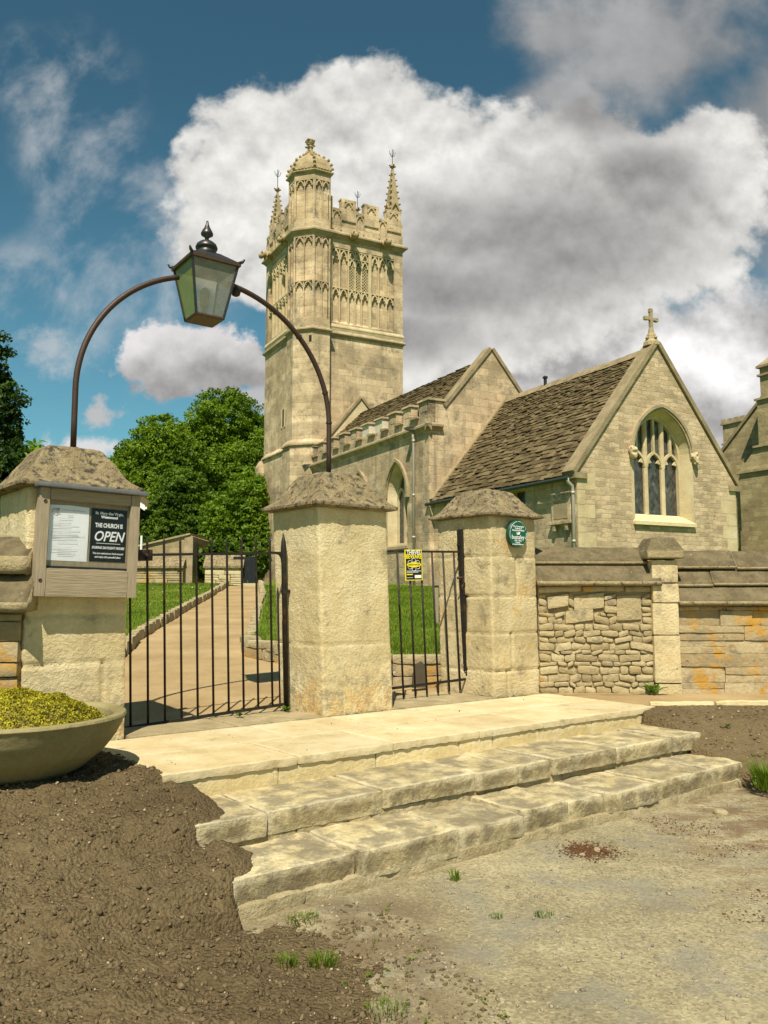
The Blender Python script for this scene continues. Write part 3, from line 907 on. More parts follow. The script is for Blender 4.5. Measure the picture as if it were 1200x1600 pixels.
grid_sheet('soil_bank', np.linspace(-5.2, 0.9, 420), np.linspace(1.8, 7.2, 380), soil_z, M['soil'],
           keep=lambda x, y: (steps_local(x, y)[0] < 0.75) & (y < 6.9 + 0 * x))


def bank_z(X, Y):
    P = np.stack([X, Y, 0 * X], -1)
    t = np.clip((8.33 - Y) / 1.75, 0, 1)
    t = t * t * (3 - 2 * t)
    z = 0.515 - 0.53 * t + 0.020 * fbm(P, 4.0, 4, 0.55, 21) * np.clip(t * 8, 0.2, 1) + 0.012 * np.abs(fbm(P, 26, 3, 0.6, 22))
    x, y = steps_local(X, Y)
    xe = np.interp(y, [-1.07, -0.6, -0.58, 0.0, 0.02, 0.6], [4.66, 4.66, 4.78, 4.80, 4.99, 5.05])
    return z - np.clip((xe - x) / 0.06, 0, 1) * 0.35


grid_sheet('soil_bank', np.linspace(2.1, 8.5, 240), np.linspace(6.3, 8.34, 110), bank_z, M['soil'],
           keep=lambda x, y: steps_local(x, y)[0] > 4.4)
# footpath strip along the wall foot, and the buff path through the gate
grid_sheet('footpath', np.linspace(1.2, 9.0, 60), np.linspace(8.38, 9.55, 14),
           lambda X, Y: 0.512 + 0.006 * fbm(np.stack([X, Y, 0 * X], -1), 3, 3, 0.5, 31) - 0.1 * np.clip((5.02 - steps_local(X, Y)[0]) / 0.05, 0, 1), M['path'])
grid_sheet('path', np.linspace(-9.5, 3.2, 90), np.linspace(6.9, 33.5, 150),
           lambda X, Y: zpath(X, Y) + 0.002 * fbm(np.stack([X, Y, 0 * X], -1), 2.5, 3, 0.5, 33), M['path'],
           keep=lambda x, y: y > 6.98 + 0.80 * (x + 2.35) * (x < 0.6) * (x > -2.5) + 2.3 * (x >= 0.6))

LEFT_EDGE = np.array([(-2.75, 7.0), (-3.25, 9.6), (-3.95, 13.3), (-4.43, 17.9), (-4.9, 23.0), (-5.55, 29.5)])
RIGHT_EDGE = np.array([(-1.95, 12.1), (-2.25, 14.5), (-2.7, 17.9), (-3.35, 23.0), (-4.45, 30.0)])
RETAIN = np.array([(-1.95, 12.1), (-1.82, 11.55), (-1.35, 11.0), (-0.7, 10.45), (0.1, 10.12), (2.9, 10.05)])


def edge_x(P, y):
    return np.interp(y, P[:, 1], P[:, 0])


lawn_wob = lambda X, Y: 0.02 * fbm(np.stack([X, Y, 0 * X], -1), 0.8, 4, 0.55, 41)
grid_sheet('lawn', np.linspace(-30, -2.6, 150), np.linspace(6.6, 40, 190),
           lambda X, Y: zlawn_l(X, Y) + lawn_wob(X, Y) - 0.3 * np.clip((X - edge_x(LEFT_EDGE, Y)) / 0.1, 0, 1) - 0.4 * np.clip((6.9 - Y) / 0.3, 0, 1), M['lawn'],
           keep=lambda x, y: x < edge_x(LEFT_EDGE, y) + 0.05)
RT = RETAIN[::1]


def front_y(x):
    o = np.argsort(RT[:, 0])
    return np.interp(x, RT[o, 0], RT[o, 1])


grid_sheet('lawn', np.linspace(-5.2, 14, 200), np.linspace(9.9, 40, 230),
           lambda X, Y: zlawn_r(X, Y) + lawn_wob(X, Y), M['lawn'],
           keep=lambda x, y: (x > edge_x(RIGHT_EDGE, y) + 0.04) & (y > np.where(x > -1.95, front_y(x) + 0.14, 12.1)))


# ------------------------------------------------------------------ edging stones of the path, retaining wall
def stone_row(pts, w, h, zf, base, seed, mean=0.35, jit=0.02):
    """a run of rough stones following a polyline"""
    rng = np.random.default_rng(seed)
    parts = []
    pts = np.asarray(pts, float)
    for (a, b) in zip(pts[:-1], pts[1:]):
        L = np.linalg.norm(b - a)
        d = (b - a) / L
        n = np.array([-d[1], d[0]])
        s = 0.0
        while s < L - 0.02:
            l = min(L - s, mean * rng.uniform(0.6, 1.5))
            V, F = rbox((l - 0.012, w, h + base), cell=0.07, r=0.025, amp=0.018, sc=7, seed=int(rng.integers(1e6)))
            V = V - np.array([0, w / 2, 0])
            o = a + d * s + n * rng.uniform(-jit, jit)
            W = np.zeros_like(V)
            W[:, 0] = o[0] + d[0] * V[:, 0] + n[0] * V[:, 1]
            W[:, 1] = o[1] + d[1] * V[:, 0] + n[1] * V[:, 1]
            mx, my = o + d * l / 2
            W[:, 2] = zf(mx, my) - base + V[:, 2] + rng.uniform(-jit, jit) * 0.7
            parts.append((W, F))
            s += l
    return cat_np(parts)


V, F = stone_row(LEFT_EDGE, 0.14, 0.17, lambda x, y: float(zpath(x, y)), 0.10, 3, 0.42)
o = mesh_np('path_edging', V, F, M['footing'], smooth=True)
tag(o, 'row of pale kerb stones between the left lawn and the buff gravel path', 'kerb')
V, F = stone_row(RIGHT_EDGE, 0.16, 0.20, lambda x, y: float(zpath(x, y)), 0.10, 4, 0.40)
o = mesh_np('path_edging', V, F, M['footing'], smooth=True)
tag(o, 'row of pale edging stones on the church side of the buff gravel path', 'kerb')
# dwarf retaining wall behind the narrow gate: two courses of blocks under a pale top course
parts = []
for k, (z0, hh, mean, sd) in enumerate(((-0.08, 0.20, 0.4, 5), (0.12, 0.16, 0.5, 6))):
    parts.append(stone_row(RETAIN, 0.24, hh, lambda x, y, z0=z0: 0.52 + z0 + 0.10 * max(0.0, -x - 0.6), 0.0, sd, mean, 0.012))
V, F = cat_np(parts)
rw = thing('retaining_wall', 'low stone retaining wall holding up the right lawn behind the narrow gate', 'retaining wall', (0.2, 10.1, 0.45))
o = mesh_np('lower_courses', V - np.array([0.2, 10.1, 0.45]), F, M['block'], rw, smooth=True)
V, F = stone_row(RETAIN, 0.27, 0.10, lambda x, y: 0.52 + 0.27 + 0.10 * max(0.0, -x - 0.6), 0.0, 8, 0.6, 0.012)
o = mesh_np('top_course', V - np.array([0.2, 10.1, 0.45]), F, M['footing'], rw, smooth=True)
mb = MB()
pr = [(0.0, 0), (0.17, 0), (0.165, 0.26), (0.12, 0.31), (0.05, 0.27), (0.015, 0.15)]
mb.extrude([(x, 0, z) for x, z in pr], [(x, 0.045, z + 0.004) for x, z in pr])
sl = mb.build('leaning_slab', M['slab'], bevel=0.006)
sl.location, sl.rotation_euler = (0.33, 9.90, 0.515), (radians(-9), 0, radians(8))
tag(sl, 'small dark rounded slab leaning on the low wall behind the narrow gate', 'slab')


# ================================================================== STEPS
ST = thing('stone_steps', 'three broad pale stone steps rising to the landing before the gates', 'steps', (-1.31, 5.15, 0), radians(38))
parts = []
xj = [-0.04, 0.92, 1.74, 2.62, 3.38, 4.24, 5.03]
for row, (y0, y1, off) in enumerate(((-0.015, 0.66, 0.0), (0.668, 1.38, 0.37))):
    xs = [xj[0]] + [x + off for x in xj[1:-1] if x + off < 4.8] + [xj[-1]]
    for i in range(len(xs) - 1):
        def edge(W, N, row=row):
            f = (N[:, 1] < -0.5) & (W[:, 1] < 0.02) if row == 0 else np.zeros(len(W), bool)
            return np.where(f, 0.011 * fbm(W, 16, 4, 0.65, 55), 0)
        parts.append(rbox((xs[i + 1] - xs[i] - 0.006, y1 - y0, 0.055), 0.03, 0.009, 0.0035, 7, 100 + i + 20 * row,
                          org=(xs[i], y0, 0.465), disp=edge, fn=lambda V, i=i, y0=y0, xs=xs: V + np.array([xs[i] + 0.003, y0, 0.465])))
V, F = cat_np(parts)
mesh_np('landing', V, F, M['pave'], ST, smooth=True)
parts = []
xr = [-0.04, 0.775, 1.59, 2.41, 2.78, 3.34, 4.05, 5.02]
for i in range(len(xr) - 1):
    parts.append(rbox((xr[i + 1] - xr[i] - 0.004, 0.30, 0.16), 0.035, 0.008, 0.005, 9, 200 + i,
                      fn=lambda V, i=i: V + np.array([xr[i] + 0.002, 0.0, 0.305])))
V, F = cat_np(parts)
mesh_np('riser', V, F, M['riser'], ST, smooth=True)
rng = np.random.default_rng(11)


def tread(name, xs, y0, y1, z1, hs, seed, rad, amp, mat):
    parts = []
    for i in range(len(xs) - 1):
        h = hs[i % len(hs)]
        dz = rng.uniform(-0.008, 0.008)
        dy = rng.uniform(-0.022, 0.022)
        parts.append(rbox((xs[i + 1] - xs[i] - rng.uniform(0.004, 0.014), y1 - y0 - dy, h), 0.028, rad * rng.uniform(0.7, 1.3), amp, 6.5, seed + i, rough=0.6,
                          org=(xs[i], y0, z1 - h),
                          fn=lambda V, i=i, dz=dz, dy=dy, h=h: V + np.array([xs[i] + 0.004, y0 + dy, z1 - h + dz])))
    V, F = cat_np(parts)
    mesh_np(name, V, F, mat, ST, smooth=True)


tread('step', [-0.09, 0.36, 1.20, 2.02, 2.44, 2.81, 3.6, 4.40, 4.84], -0.59, 0.02, 0.36, [0.13, 0.135, 0.125], 300, 0.016, 0.012, M['step'])
tread('step', [-0.15, 0.65, 1.40, 1.98, 2.45, 2.84, 3.45, 4.22, 4.72], -1.07, -0.52, 0.20, [0.155, 0.16, 0.14], 320, 0.024, 0.020, M['step'])
# rough footings showing below the treads
parts = []
for (x0, x1, ya, yb, z0, z1, amp, sd) in ((-0.05, 4.80, -0.565, -0.3, 0.14, 0.245, 0.020, 1), (-0.10, 4.70, -1.085, -0.6, -0.06, 0.07, 0.032, 2)):
    x = x0
    while x < x1:
        l = min(x1 - x, rng.uniform(0.18, 0.5))
        parts.append(rbox((l + 0.01, yb - ya, z1 - z0), 0.03, 0.02, amp, 7, int(rng.integers(1e6)), rough=0.65,
                          fn=lambda V, x=x, ya=ya, z0=z0: V + np.array([x, ya, z0])))
        x += l
V, F = cat_np(parts)
mesh_np('footing', V, F, M['footing'], ST, smooth=True)
parts = []
for (x0, x1, z) in ((0.30, 1.2, 0.528), (1.205, 2.25, 0.530), (2.80, 3.5, 0.530), (3.505, 4.25, 0.527)):
    parts.append(rbox((x1 - x0, 0.80, 0.09), 0.035, 0.012, 0.009, 6, int(x0 * 100), fn=lambda V, x0=x0, z=z: V + np.array([x0, 1.385, z - 0.09])))
V, F = cat_np(parts)
mesh_np('threshold', V, F, M['sill_old'], ST, smooth=True)


# ================================================================== GATE PILLARS
GR = radians(39)


def cap_mesh(w, d, ov, prof, seed, amp=0.018, n=40, wx=0.0, z0=0.0, soft=1.0):
    """ogee coping stone: lofted square rings"""
    per = []
    for k in range(n):
        per.append((-1 + 2 * k / n, -1))
    for k in range(n):
        per.append((1, -1 + 2 * k / n))
    for k in range(n):
        per.append((1 - 2 * k / n, 1))
    for k in range(n):
        per.append((-1, 1 - 2 * k / n))
    per = np.array(per)
    m = len(per)
    cx, cy, a, b = w / 2, d / 2, w / 2 + ov, d / 2 + ov
    # resample the profile
    P = np.array(prof)
    t = np.linspace(0, len(P) - 1, 60)
    fr, zz = np.interp(t, np.arange(len(P)), P[:, 0]), np.interp(t, np.arange(len(P)), P[:, 1])
    V = []
    for f, z in zip(fr, zz):
        rnd = soft * (0.05 + 0.25 * (1 - f))                       # plan corners soften upwards
        q = per.copy()
        ln = np.maximum(np.abs(q).max(1), 1e-6) / np.linalg.norm(q, axis=1)
        q = q * (1 - rnd + rnd * ln[:, None] * 1.18)
        V.append(np.stack([cx + q[:, 0] * a * f, cy + q[:, 1] * b * f, np.full(m, z)], -1))
    V = np.concatenate(V)
    F = []
    R = len(fr)
    for i in range(R - 1):
        k = np.arange(m)
        F.append(np.stack([i * m + k, i * m + (k + 1) % m, (i + 1) * m + (k + 1) % m, (i + 1) * m + k], -1))
    F = np.concatenate(F)
    c = np.array([cx, cy, prof[len(prof) // 2][1] * 0.3])
    N = V - c
    N /= np.linalg.norm(N, axis=1, keepdims=True)
    V = V + N * (amp * (0.8 * fbm(V, 9, 5, 0.62, seed) + 0.5 * fbm(V, 3, 3, 0.5, seed + 9) + 0.55 * fbm(V, 27, 3, 0.6, seed + 2)))[:, None]
    V[:, 2] += z0
    # close the top
    V = np.vstack([V, V[-m:].mean(0)])
    k = np.arange(m)
    T = np.stack([(R - 1) * m + k, (R - 1) * m + (k + 1) % m, np.full(m, R * m)], -1)
    B = np.arange(m)[::-1][None, :]
    V[:, 0] += wx * V[:, 2]
    return V, [F, T, B]


def joints(zs, vs=(), wd=0.012, dp=0.022, seed=0):
    def f(W, N):
        wob = 0.008 * fbm(W, 4, 3, 0.5, seed + 7)
        o = np.zeros(len(W))
        for z in zs:
            o -= dp * np.exp(-((W[:, 2] - z + wob) / wd) ** 2) * (0.6 + 0.6 * fbm(W, 5, 2, 0.5, seed + 3))
        for (ax, p, za, zb) in vs:          # vertical joint on the faces normal to the other axis
            on = (W[:, 2] > za) & (W[:, 2] < zb) & (np.abs(N[:, ax]) < 0.5)
            o -= np.where(on, dp * np.exp(-((W[:, ax] - p + wob) / wd) ** 2), 0)
        return o
    return f


OGEE = [(0.95, -0.002), (1.0, 0.006), (1.0, 0.034), (0.955, 0.048), (0.87, 0.075), (0.78, 0.120), (0.70, 0.175), (0.62, 0.232), (0.54, 0.290), (0.47, 0.335), (0.42, 0.352), (0.36, 0.36), (0.0, 0.364)]


def pillar(label, loc, w, d, h, mat, jz, jv, seed, lean=0.0, ov=0.09, amp=0.010, caph=1.0, grow=0.0, caplabel=None):
    t = thing('gate_pillar', label, 'gate pillar', loc, GR, group='stone gate pillars')
    def tool(W, N):
        front = (N[:, 1] < -0.6) | (N[:, 0] < -0.6) | (N[:, 0] > 0.6)
        st = W.copy()
        st[:, 0] *= 0.7
        return np.where(front, 0.0042 * fbm(st, 22, 4, 0.7, seed + 60), 0) + joints(jz, jv, seed=seed)(W, N)
    def fn(V):
        k = V[:, 2] / h
        V = V.copy()
        V[:, 0] += lean * V[:, 2]
        V[:, 1] += grow * k * (V[:, 1] / d)
        return V
    V, F = rbox((w, d, h + 0.03), 0.020, 0.022, amp, 4.5, seed, disp=tool, fn=fn)
    mesh_np('shaft', V - np.array([0, 0, 0.03]), F, mat, t, smooth=True)
    pr = [(f, z * caph) for f, z in OGEE]
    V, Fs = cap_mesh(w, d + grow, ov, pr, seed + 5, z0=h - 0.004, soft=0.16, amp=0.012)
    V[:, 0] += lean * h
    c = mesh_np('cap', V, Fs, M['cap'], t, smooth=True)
    if caplabel:
        c['label'] = caplabel
    return t


PL = pillar('stone gate pillar carrying the wooden notice board beside the planter', (-2.571, 5.992, 0.50), 0.76, 0.76, 1.895, M['pillar'],
            [0.26, 0.63, 0.98, 1.48], [(0, 0.58, 0.26, 0.63), (0, 0.30, 0.0, 0.26)], 11, lean=-0.012, amp=0.006, ov=0.085)
PM = pillar('pale smooth stone gate pillar standing between the two iron gates', (-0.54, 7.53, 0.52), 0.81, 0.74, 1.895, M['pillar'],
            [0.66], [], 12, lean=-0.042, grow=0.05, amp=0.008, ov=0.08)
PR = pillar('lichen spotted stone gate pillar bearing the round green plaque', (1.17, 8.93, 0.52), 0.74, 0.84, 1.945, M['pillar_old'],
            [0.30, 0.70, 1.10, 1.53], [(0, 0.40, 1.10, 1.53), (1, 0.40, 0.7, 1.1), (0, 0.30, 0.30, 0.70), (1, 0.5, 1.1, 1.9), (0, 0.22, 0, 0.3)], 13, lean=-0.02, ov=0.07, caph=0.9, amp=0.006)


# ================================================================== BOUNDARY WALLS
def coping_slab(xs, prof, amp, seed, cell=0.05):
    """sloping slab: closed (y,z) outline drawn along x, worn by noise"""
    P = np.array(prof, float)
    n = len(P)
    Q = []
    for i in range(n):
        a, b = P[i], P[(i + 1) % n]
        k = max(1, int(np.linalg.norm(b - a) / cell))
        for j in range(k):
            Q.append(a + (b - a) * j / k)
    Q = np.array(Q)
    m = len(Q)
    k = max(2, int((xs[1] - xs[0]) / cell))
    X = np.linspace(xs[0], xs[1], k + 1)
    V = np.concatenate([np.column_stack([np.full(m, x), Q]) for x in X])
    c = Q.mean(0)
    N = np.column_stack([np.zeros(len(V)), V[:, 1] - c[0], V[:, 2] - c[1]])
    N /= np.linalg.norm(N, axis=1, keepdims=True)
    V = V + N * (amp * fbm(V, 6, 5, 0.6, seed))[:, None]
    V[:, 0] += amp * 1.2 * fbm(V, 5, 3, 0.5, seed + 4)
    F = []
    j = np.arange(m)
    for i in range(k):
        F.append(np.stack([i * m + j, i * m + (j + 1) % m, (i + 1) * m + (j + 1) % m, (i + 1) * m + j], -1))
    F = np.concatenate(F)
    caps = np.array([list(range(m))[::-1], list(range(k * m, (k + 1) * m))])
    return V, F, caps


def slabs(name, runs, mat, parent):
    Vs, Fs, Cs, o = [], [], {}, 0
    for r in runs:
        V, F, c = coping_slab(*r)
        Vs.append(V)
        Fs.append(F + o)
        Cs.setdefault(c.shape[1], []).append(c + o)
        o += len(V)
    return mesh_np(name, np.concatenate(Vs), [np.concatenate(Fs)] + [np.concatenate(c) for c in Cs.values()], mat, parent, smooth=False)


def rubble_face(x0, x1, z0, z1, rng, hr=(0.05, 0.13), wr=(0.10, 0.30), big=(), depth=0.11, amp=0.014, rad=0.022, gap=0.010, cell=0.026, skew=0.02):
    """front face at y=0, stones stick out towards -y; big = dressed stones placed first (x0,x1,z0,z1)"""
    parts = []
    def put(a, b, c, d, am=amp, ra=rad):
        dy = rng.uniform(-0.018, 0.012)
        sk = rng.uniform(-skew, skew)
        V, F = rbox((b - a - gap, depth, d - c - gap), cell, ra * rng.uniform(0.7, 1.3), am, 7.5, int(rng.integers(1e6)), rough=0.58)
        V[:, 2] += sk * (V[:, 0] / max(b - a, 0.01) - 0.5) * 1.0
        parts.append((V + np.array([a + gap / 2, -depth + 0.05 + dy, c + gap / 2]), F))
    for b in big:
        put(*b, am=0.008, ra=0.012)
    z = z0
    while z < z1 - 0.03:
        h = min(rng.uniform(*hr), z1 - z)
        x = x0
        while x < x1 - 0.02:
            l = min(rng.uniform(*wr) * (0.6 + h * 6), x1 - x)
            if x1 - (x + l) < 0.06:
                l = x1 - x
            hit = [b for b in big if x < b[1] - 0.01 and x + l > b[0] + 0.01 and z < b[3] - 0.01 and z + h > b[2] + 0.01]
            if hit:
                b = hit[0]
                if x < b[0] - 0.05:
                    l = b[0] - x
                else:
                    x = b[1]
                    continue
            if h > 0.10 and rng.uniform() < 0.45:
                put(x, x + l, z, z + h * 0.52)
                put(x, x + l, z + h * 0.52, z + h)
            else:
                put(x, x + l, z, z + h)
            x += l
        z += h
    return cat_np(parts)


rngw = np.random.default_rng(21)
W1 = thing('stone_wall', 'rubble stone wall with two tier sloping coping beside the plaque pillar', 'stone wall', (1.735, 9.42, 0.50), group='churchyard boundary walls')
V, F = rubble_face(0.0, 1.275, 0.0, 1.13, rngw, hr=(0.035, 0.095), wr=(0.08, 0.23), gap=0.001, amp=0.014, rad=0.022, skew=0.045, big=[(0.88, 1.16, 0.82, 1.10), (0.40, 0.74, 0.94, 1.11), (0.10, 0.34, 0.96, 1.10), (0.30, 0.62, 0.80, 0.94)])
mesh_np('rubble_face', V, F, M['rubble'], W1, smooth=True)
mb = MB()
mb.box(0.0, 1.275, -0.030, 0.55, 0.0, 1.30)
mb.build('mortar_core', M['mortar'], W1)
V, F = rubble_face(0.0, 1.275, 1.13, 1.21, rngw, hr=(0.075, 0.08), wr=(0.4, 0.6))
mesh_np('bed_course', V, F, M['block'], W1, smooth=True)
# lower and upper sloping slabs, both sides of the wall
slabs('coping', [((-0.02, 1.365), [(-0.15, 1.205), (-0.15, 1.255), (0.10, 1.475), (0.10, 1.30)], 0.005, 31),
                 ((-0.02, 1.275), [(0.04, 1.452), (0.035, 1.482), (0.25, 1.655), (0.33, 1.655), (0.33, 1.45)], 0.005, 32),
                 ((-0.02, 1.305), [(0.72, 1.205), (0.72, 1.275), (0.30, 1.60), (0.30, 1.30)], 0.010, 33)], M['coping'], W1)

PIER = thing('wall_pier', 'slim dressed stone wall pier with hipped cap between two coped walls', 'wall pier', (3.005, 9.31, 0.50))
parts = []
zc = [0.0, 0.13, 0.66, 1.02, 1.24, 1.50]
for i in range(5):
    parts.append(rbox((0.295, 0.34, zc[i + 1] - zc[i] - 0.008), 0.03, 0.012, 0.007, 6, 400 + i, fn=lambda V, i=i: V + np.array([rngw.uniform(-.006, .006), rngw.uniform(-.006, .006), zc[i]])))
V, F = cat_np(parts)
mesh_np('shaft', V, F, M['pillar_old'], PIER, smooth=True)
pr = [(0.96, 0.0), (1.0, 0.01), (1.0, 0.085), (0.97, 0.10), (0.62, 0.24), (0.0, 0.25)]
V, Fs = cap_mesh(0.295, 0.40, 0.055, pr, 77, amp=0.006, n=14, z0=1.51, soft=0.0)
mesh_np('cap', V, Fs, M['coping'], PIER, smooth=True)

W2 = thing('stone_wall', 'coursed block wall with orange lichen and three tier coping at right edge', 'stone wall', (3.30, 9.41, 0.49), radians(-4), group='churchyard boundary walls')
V, F = rubble_face(0.0, 4.2, 0.0, 0.98, rngw, hr=(0.14, 0.19), wr=(0.22, 0.46), amp=0.009, rad=0.009, gap=0.0, skew=0.008, cell=0.03)
mesh_np('block_face', V, F, M['block'], W2, smooth=True)
mb = MB()
mb.box(0, 4.2, -0.045, 0.60, 0.0, 1.10)
mb.build('mortar_core', M['mortar'], W2)
rs = []
for (seed, prof, cuts) in ((51, [(-0.15, 0.985), (-0.15, 1.03), (0.06, 1.225), (0.06, 1.04)], [0.0, 1.62, 2.9, 4.2]),
                           (52, [(0.00, 1.205), (0.0, 1.235), (0.16, 1.41), (0.16, 1.20)], [0.0, 0.42, 1.12, 2.2, 3.3, 4.2]),
                           (53, [(0.105, 1.40), (0.10, 1.43), (0.30, 1.62), (0.40, 1.62), (0.40, 1.38)], [0.0, 0.72, 1.9, 3.0, 4.2])):
    for i in range(len(cuts) - 1):
        rs.append(((cuts[i] + 0.004, cuts[i + 1] - 0.004), [(y, z + 0.012 * ((i + seed) % 2)) for y, z in prof], 0.006, seed * 10 + i))
rs.append(((0.0, 4.2), [(0.80, 0.99), (0.80, 1.05), (0.38, 1.58), (0.38, 1.1)], 0.012, 57))
slabs('coping', rs, M['coping'], W2)

W0 = thing('stone_wall', 'boundary wall with heavy shaded coping running off the left edge', 'stone wall', (-2.50, 6.02, 0.45), radians(2), group='churchyard boundary walls')
V, F = rubble_face(-3.2, -0.10, 0.0, 1.02, rngw, hr=(0.20, 0.32), wr=(0.22, 0.42), amp=0.012, rad=0.014, gap=0.003, skew=0.0, cell=0.035)
mesh_np('block_face', V, F, M['block'], W0, smooth=True)
mb = MB()
mb.box(-3.2, -0.105, -0.03, 0.6, 0.0, 1.1)
mb.build('mortar_core', M['mortar'], W0)
slabs('coping', [((-1.4, -0.005), [(-0.20, 1.03), (-0.20, 1.10), (-0.02, 1.30), (0.05, 1.30), (0.05, 1.05)], 0.012, 61),
                 ((-3.2, -1.41), [(-0.20, 1.03), (-0.20, 1.10), (-0.02, 1.30), (0.05, 1.30), (0.05, 1.05)], 0.012, 64),
                 ((-0.85, -0.055), [(-0.10, 1.305), (-0.10, 1.43), (0.10, 1.58), (0.36, 1.58), (0.36, 1.30)], 0.014, 62),
                 ((-3.2, -0.86), [(-0.10, 1.30), (-0.10, 1.42), (0.10, 1.57), (0.36, 1.57), (0.36, 1.30)], 0.014, 63)], M['coping'], W0)
# footpath kerb above the right-hand soil bank
V, F = stone_row(np.array([(2.62, 8.335), (4.0, 8.41), (8.5, 8.60)]), 0.07, 0.05, lambda x, y: 0.505, 0.14, 71, 0.8, 0.004)
tag(mesh_np('kerb', V, F, M['riser'], smooth=True), 'thin pale kerb along the top of the right soil bank', 'kerb')


# ================================================================== IRON GATES
def gate(name, label, loc, bars, rail_z, bot_z, x_end, lean, rise, spike, stile_top, stile_w, extra_short=None, lock=None, foot=0.05):
    sh = lambda x, y, z: (x + lean * z, y, z + rise * x)
    t = thing(name, label, 'gate', loc, GR, group='black iron gates')
    for x in bars:
        mb = MB(sh)
        r = 0.0105
        top = rail_z + spike
        if spike > 0.02:
            mb.tube([(x, 0, bot_z - foot), (x, 0, rail_z), (x, 0, top - 0.07), (x, 0, top - 0.055), (x, 0, top)], [r, r, r, r * 1.15, 0.001], 8)
        else:
            mb.tube([(x, 0, bot_z - foot), (x, 0, rail_z)], r, 8)
        mb.build('bar', M['iron'], t, smooth=True)
    mb = MB(sh)
    mb.box(x_end, 0.0, -0.008, 0.008, rail_z - 0.011, rail_z + 0.011)
    if spike > 0.02:
        mb.tube([(-0.085, 0, rail_z), (-0.045, 0, rail_z - 0.012), (-0.022, 0, rail_z - 0.05), (-0.02, 0, rail_z - 0.11)], [0.012, 0.013, 0.013, 0.008], 8)
    mb.build('top_rail', M['iron'], t)
    mb = MB(sh)
    mb.box(x_end, 0.0, -0.009, 0.009, bot_z - 0.013, bot_z + 0.013)
    mb.build('bottom_rail', M['iron'], t)
    w = stile_w / 2
    mb = MB(sh)
    if spike > 0.02:
        mb.tube([(0, 0, -0.01), (0, 0, stile_top - 0.20), (0, 0, stile_top - 0.16), (0, 0, stile_top - 0.08), (0, 0, stile_top)], [w, w, w * 1.15, w * 0.85, 0.004], 10)
    else:
        mb.box(-w, w, -w * 0.9, w * 0.9, -0.02, stile_top - 0.02)
        mb.box(-w * 0.8, w * 0.8, -w * 0.7, w * 0.7, stile_top - 0.02, stile_top)
    st = mb.build('stile', M['iron'], t, smooth=spike > 0.02)
    mb = MB(sh)
    zc = stile_top - 0.55 if spike > 0.02 else rail_z - 0.36
    mb.tube([(0, 0, zc - 0.02), (0, 0, zc + 0.02)], w + 0.008, 10)
    mb.box(0, 0.075, -0.012, 0.012, zc - 0.014, zc + 0.014)
    mb.build('hinge', M['iron'], t)
    if extra_short:
        x, zt = extra_short
        mb = MB(sh)
        mb.tube([(x, 0, bot_z - 0.03), (x, 0, zt - 0.05), (x, 0, zt)], [0.008, 0.008, 0.001], 8)
        mb.build('short_bar', M['iron'], t, smooth=True)
    if lock:
        x, z = lock
        mb = MB(sh)
        mb.box(x - 0.065, x + 0.055, 0.012, 0.045, z - 0.05, z + 0.045)
        mb.tube([(x - 0.01, 0.012, z - 0.002), (x - 0.01, -0.022, z - 0.002)], 0.014, 10)
        mb.build('lock_box', M['archiron'], t, bevel=0.003)
    return t


GL = gate('iron_gate', 'wide black iron gate of spiked bars across the buff path', (-0.910, 7.876, 0.525), [-0.15 * k for k in range(1, 12)],
          1.475, 0.065, -1.70, -0.035, 0.045, 0.16, 1.66, 0.050, (-0.07, 1.16), (-1.35, 1.475), foot=0.012)
# round loop latch on the last bar of the wide gate
mb = MB()
mb.tube([(-1.585 + 0.02 * cos(q), 0.012, 1.10 + 0.028 * sin(q)) for q in np.linspace(0, 2 * pi, 15)], 0.005, 6)
mb.build('latch_loop', M['iron'], GL, smooth=True)
GN = gate('iron_gate', 'narrow black iron gate carrying the yellow and black warning sign', (0.93, 9.29, 0.53), [-0.12 - 0.163 * k for k in range(8)],
          1.55, 0.15, -1.30, -0.055, 0.025, 0.0, 1.80, 0.062, foot=0.11)
mb = MB(lambda x, y, z: (x - 0.055 * z, y, z + 0.025 * x))
mb.tube([(-0.005, -0.02, 1.27), (-0.06, -0.024, 1.265), (-0.10, -0.024, 1.262)], [0.012, 0.012, 0.015], 8)
mb.tube([(-0.01, -0.02, 1.20), (-0.05, -0.03, 1.16), (-0.012, -0.02, 1.10)], 0.008, 8)
mb.build('latch', M['archiron'], GN, smooth=True)
mb = MB(lambda x, y, z: (x - 0.055 * z, y, z + 0.025 * x))
mb.box(-0.05, 0.0, -0.02, 0.02, 1.615, 1.635)
mb.build('top_bracket', M['iron'], GN)

# warning sign on the narrow gate
SG = thing('warning_sign', 'black and yellow THIEVES BEWARE sign tied to the narrow iron gate', 'sign', (0.93, 9.29, 0.53), GR)
SG.matrix_world = Matrix.Translation((0.93, 9.29, 0.53)) @ Matrix.Rotation(GR, 4, 'Z') @ Matrix.Translation((-0.805, -0.022, 1.225)) @ Matrix.Rotation(radians(-2.0), 4, 'Y')
mb = MB()
mb.box(-0.120, 0.120, 0, 0.004, 0, 0.325)
mb.build('yellow_border', M['yellow'], SG)
mb = MB()
mb.box(-0.108, 0.108, -0.003, -0.0002, 0.012, 0.316)
mb.build('face', M['signblack'], SG)
text_part('lettering', 'THIEVES', 0.058, M['white'], SG, (0, -0.0042, 0.292), off=0.0012, sx=0.92, thick=0.0006)
text_part('lettering', 'BEWARE', 0.062, M['yellow'], SG, (0, -0.0042, 0.250), off=0.0015, sx=0.92, thick=0.0006)
mb = MB()
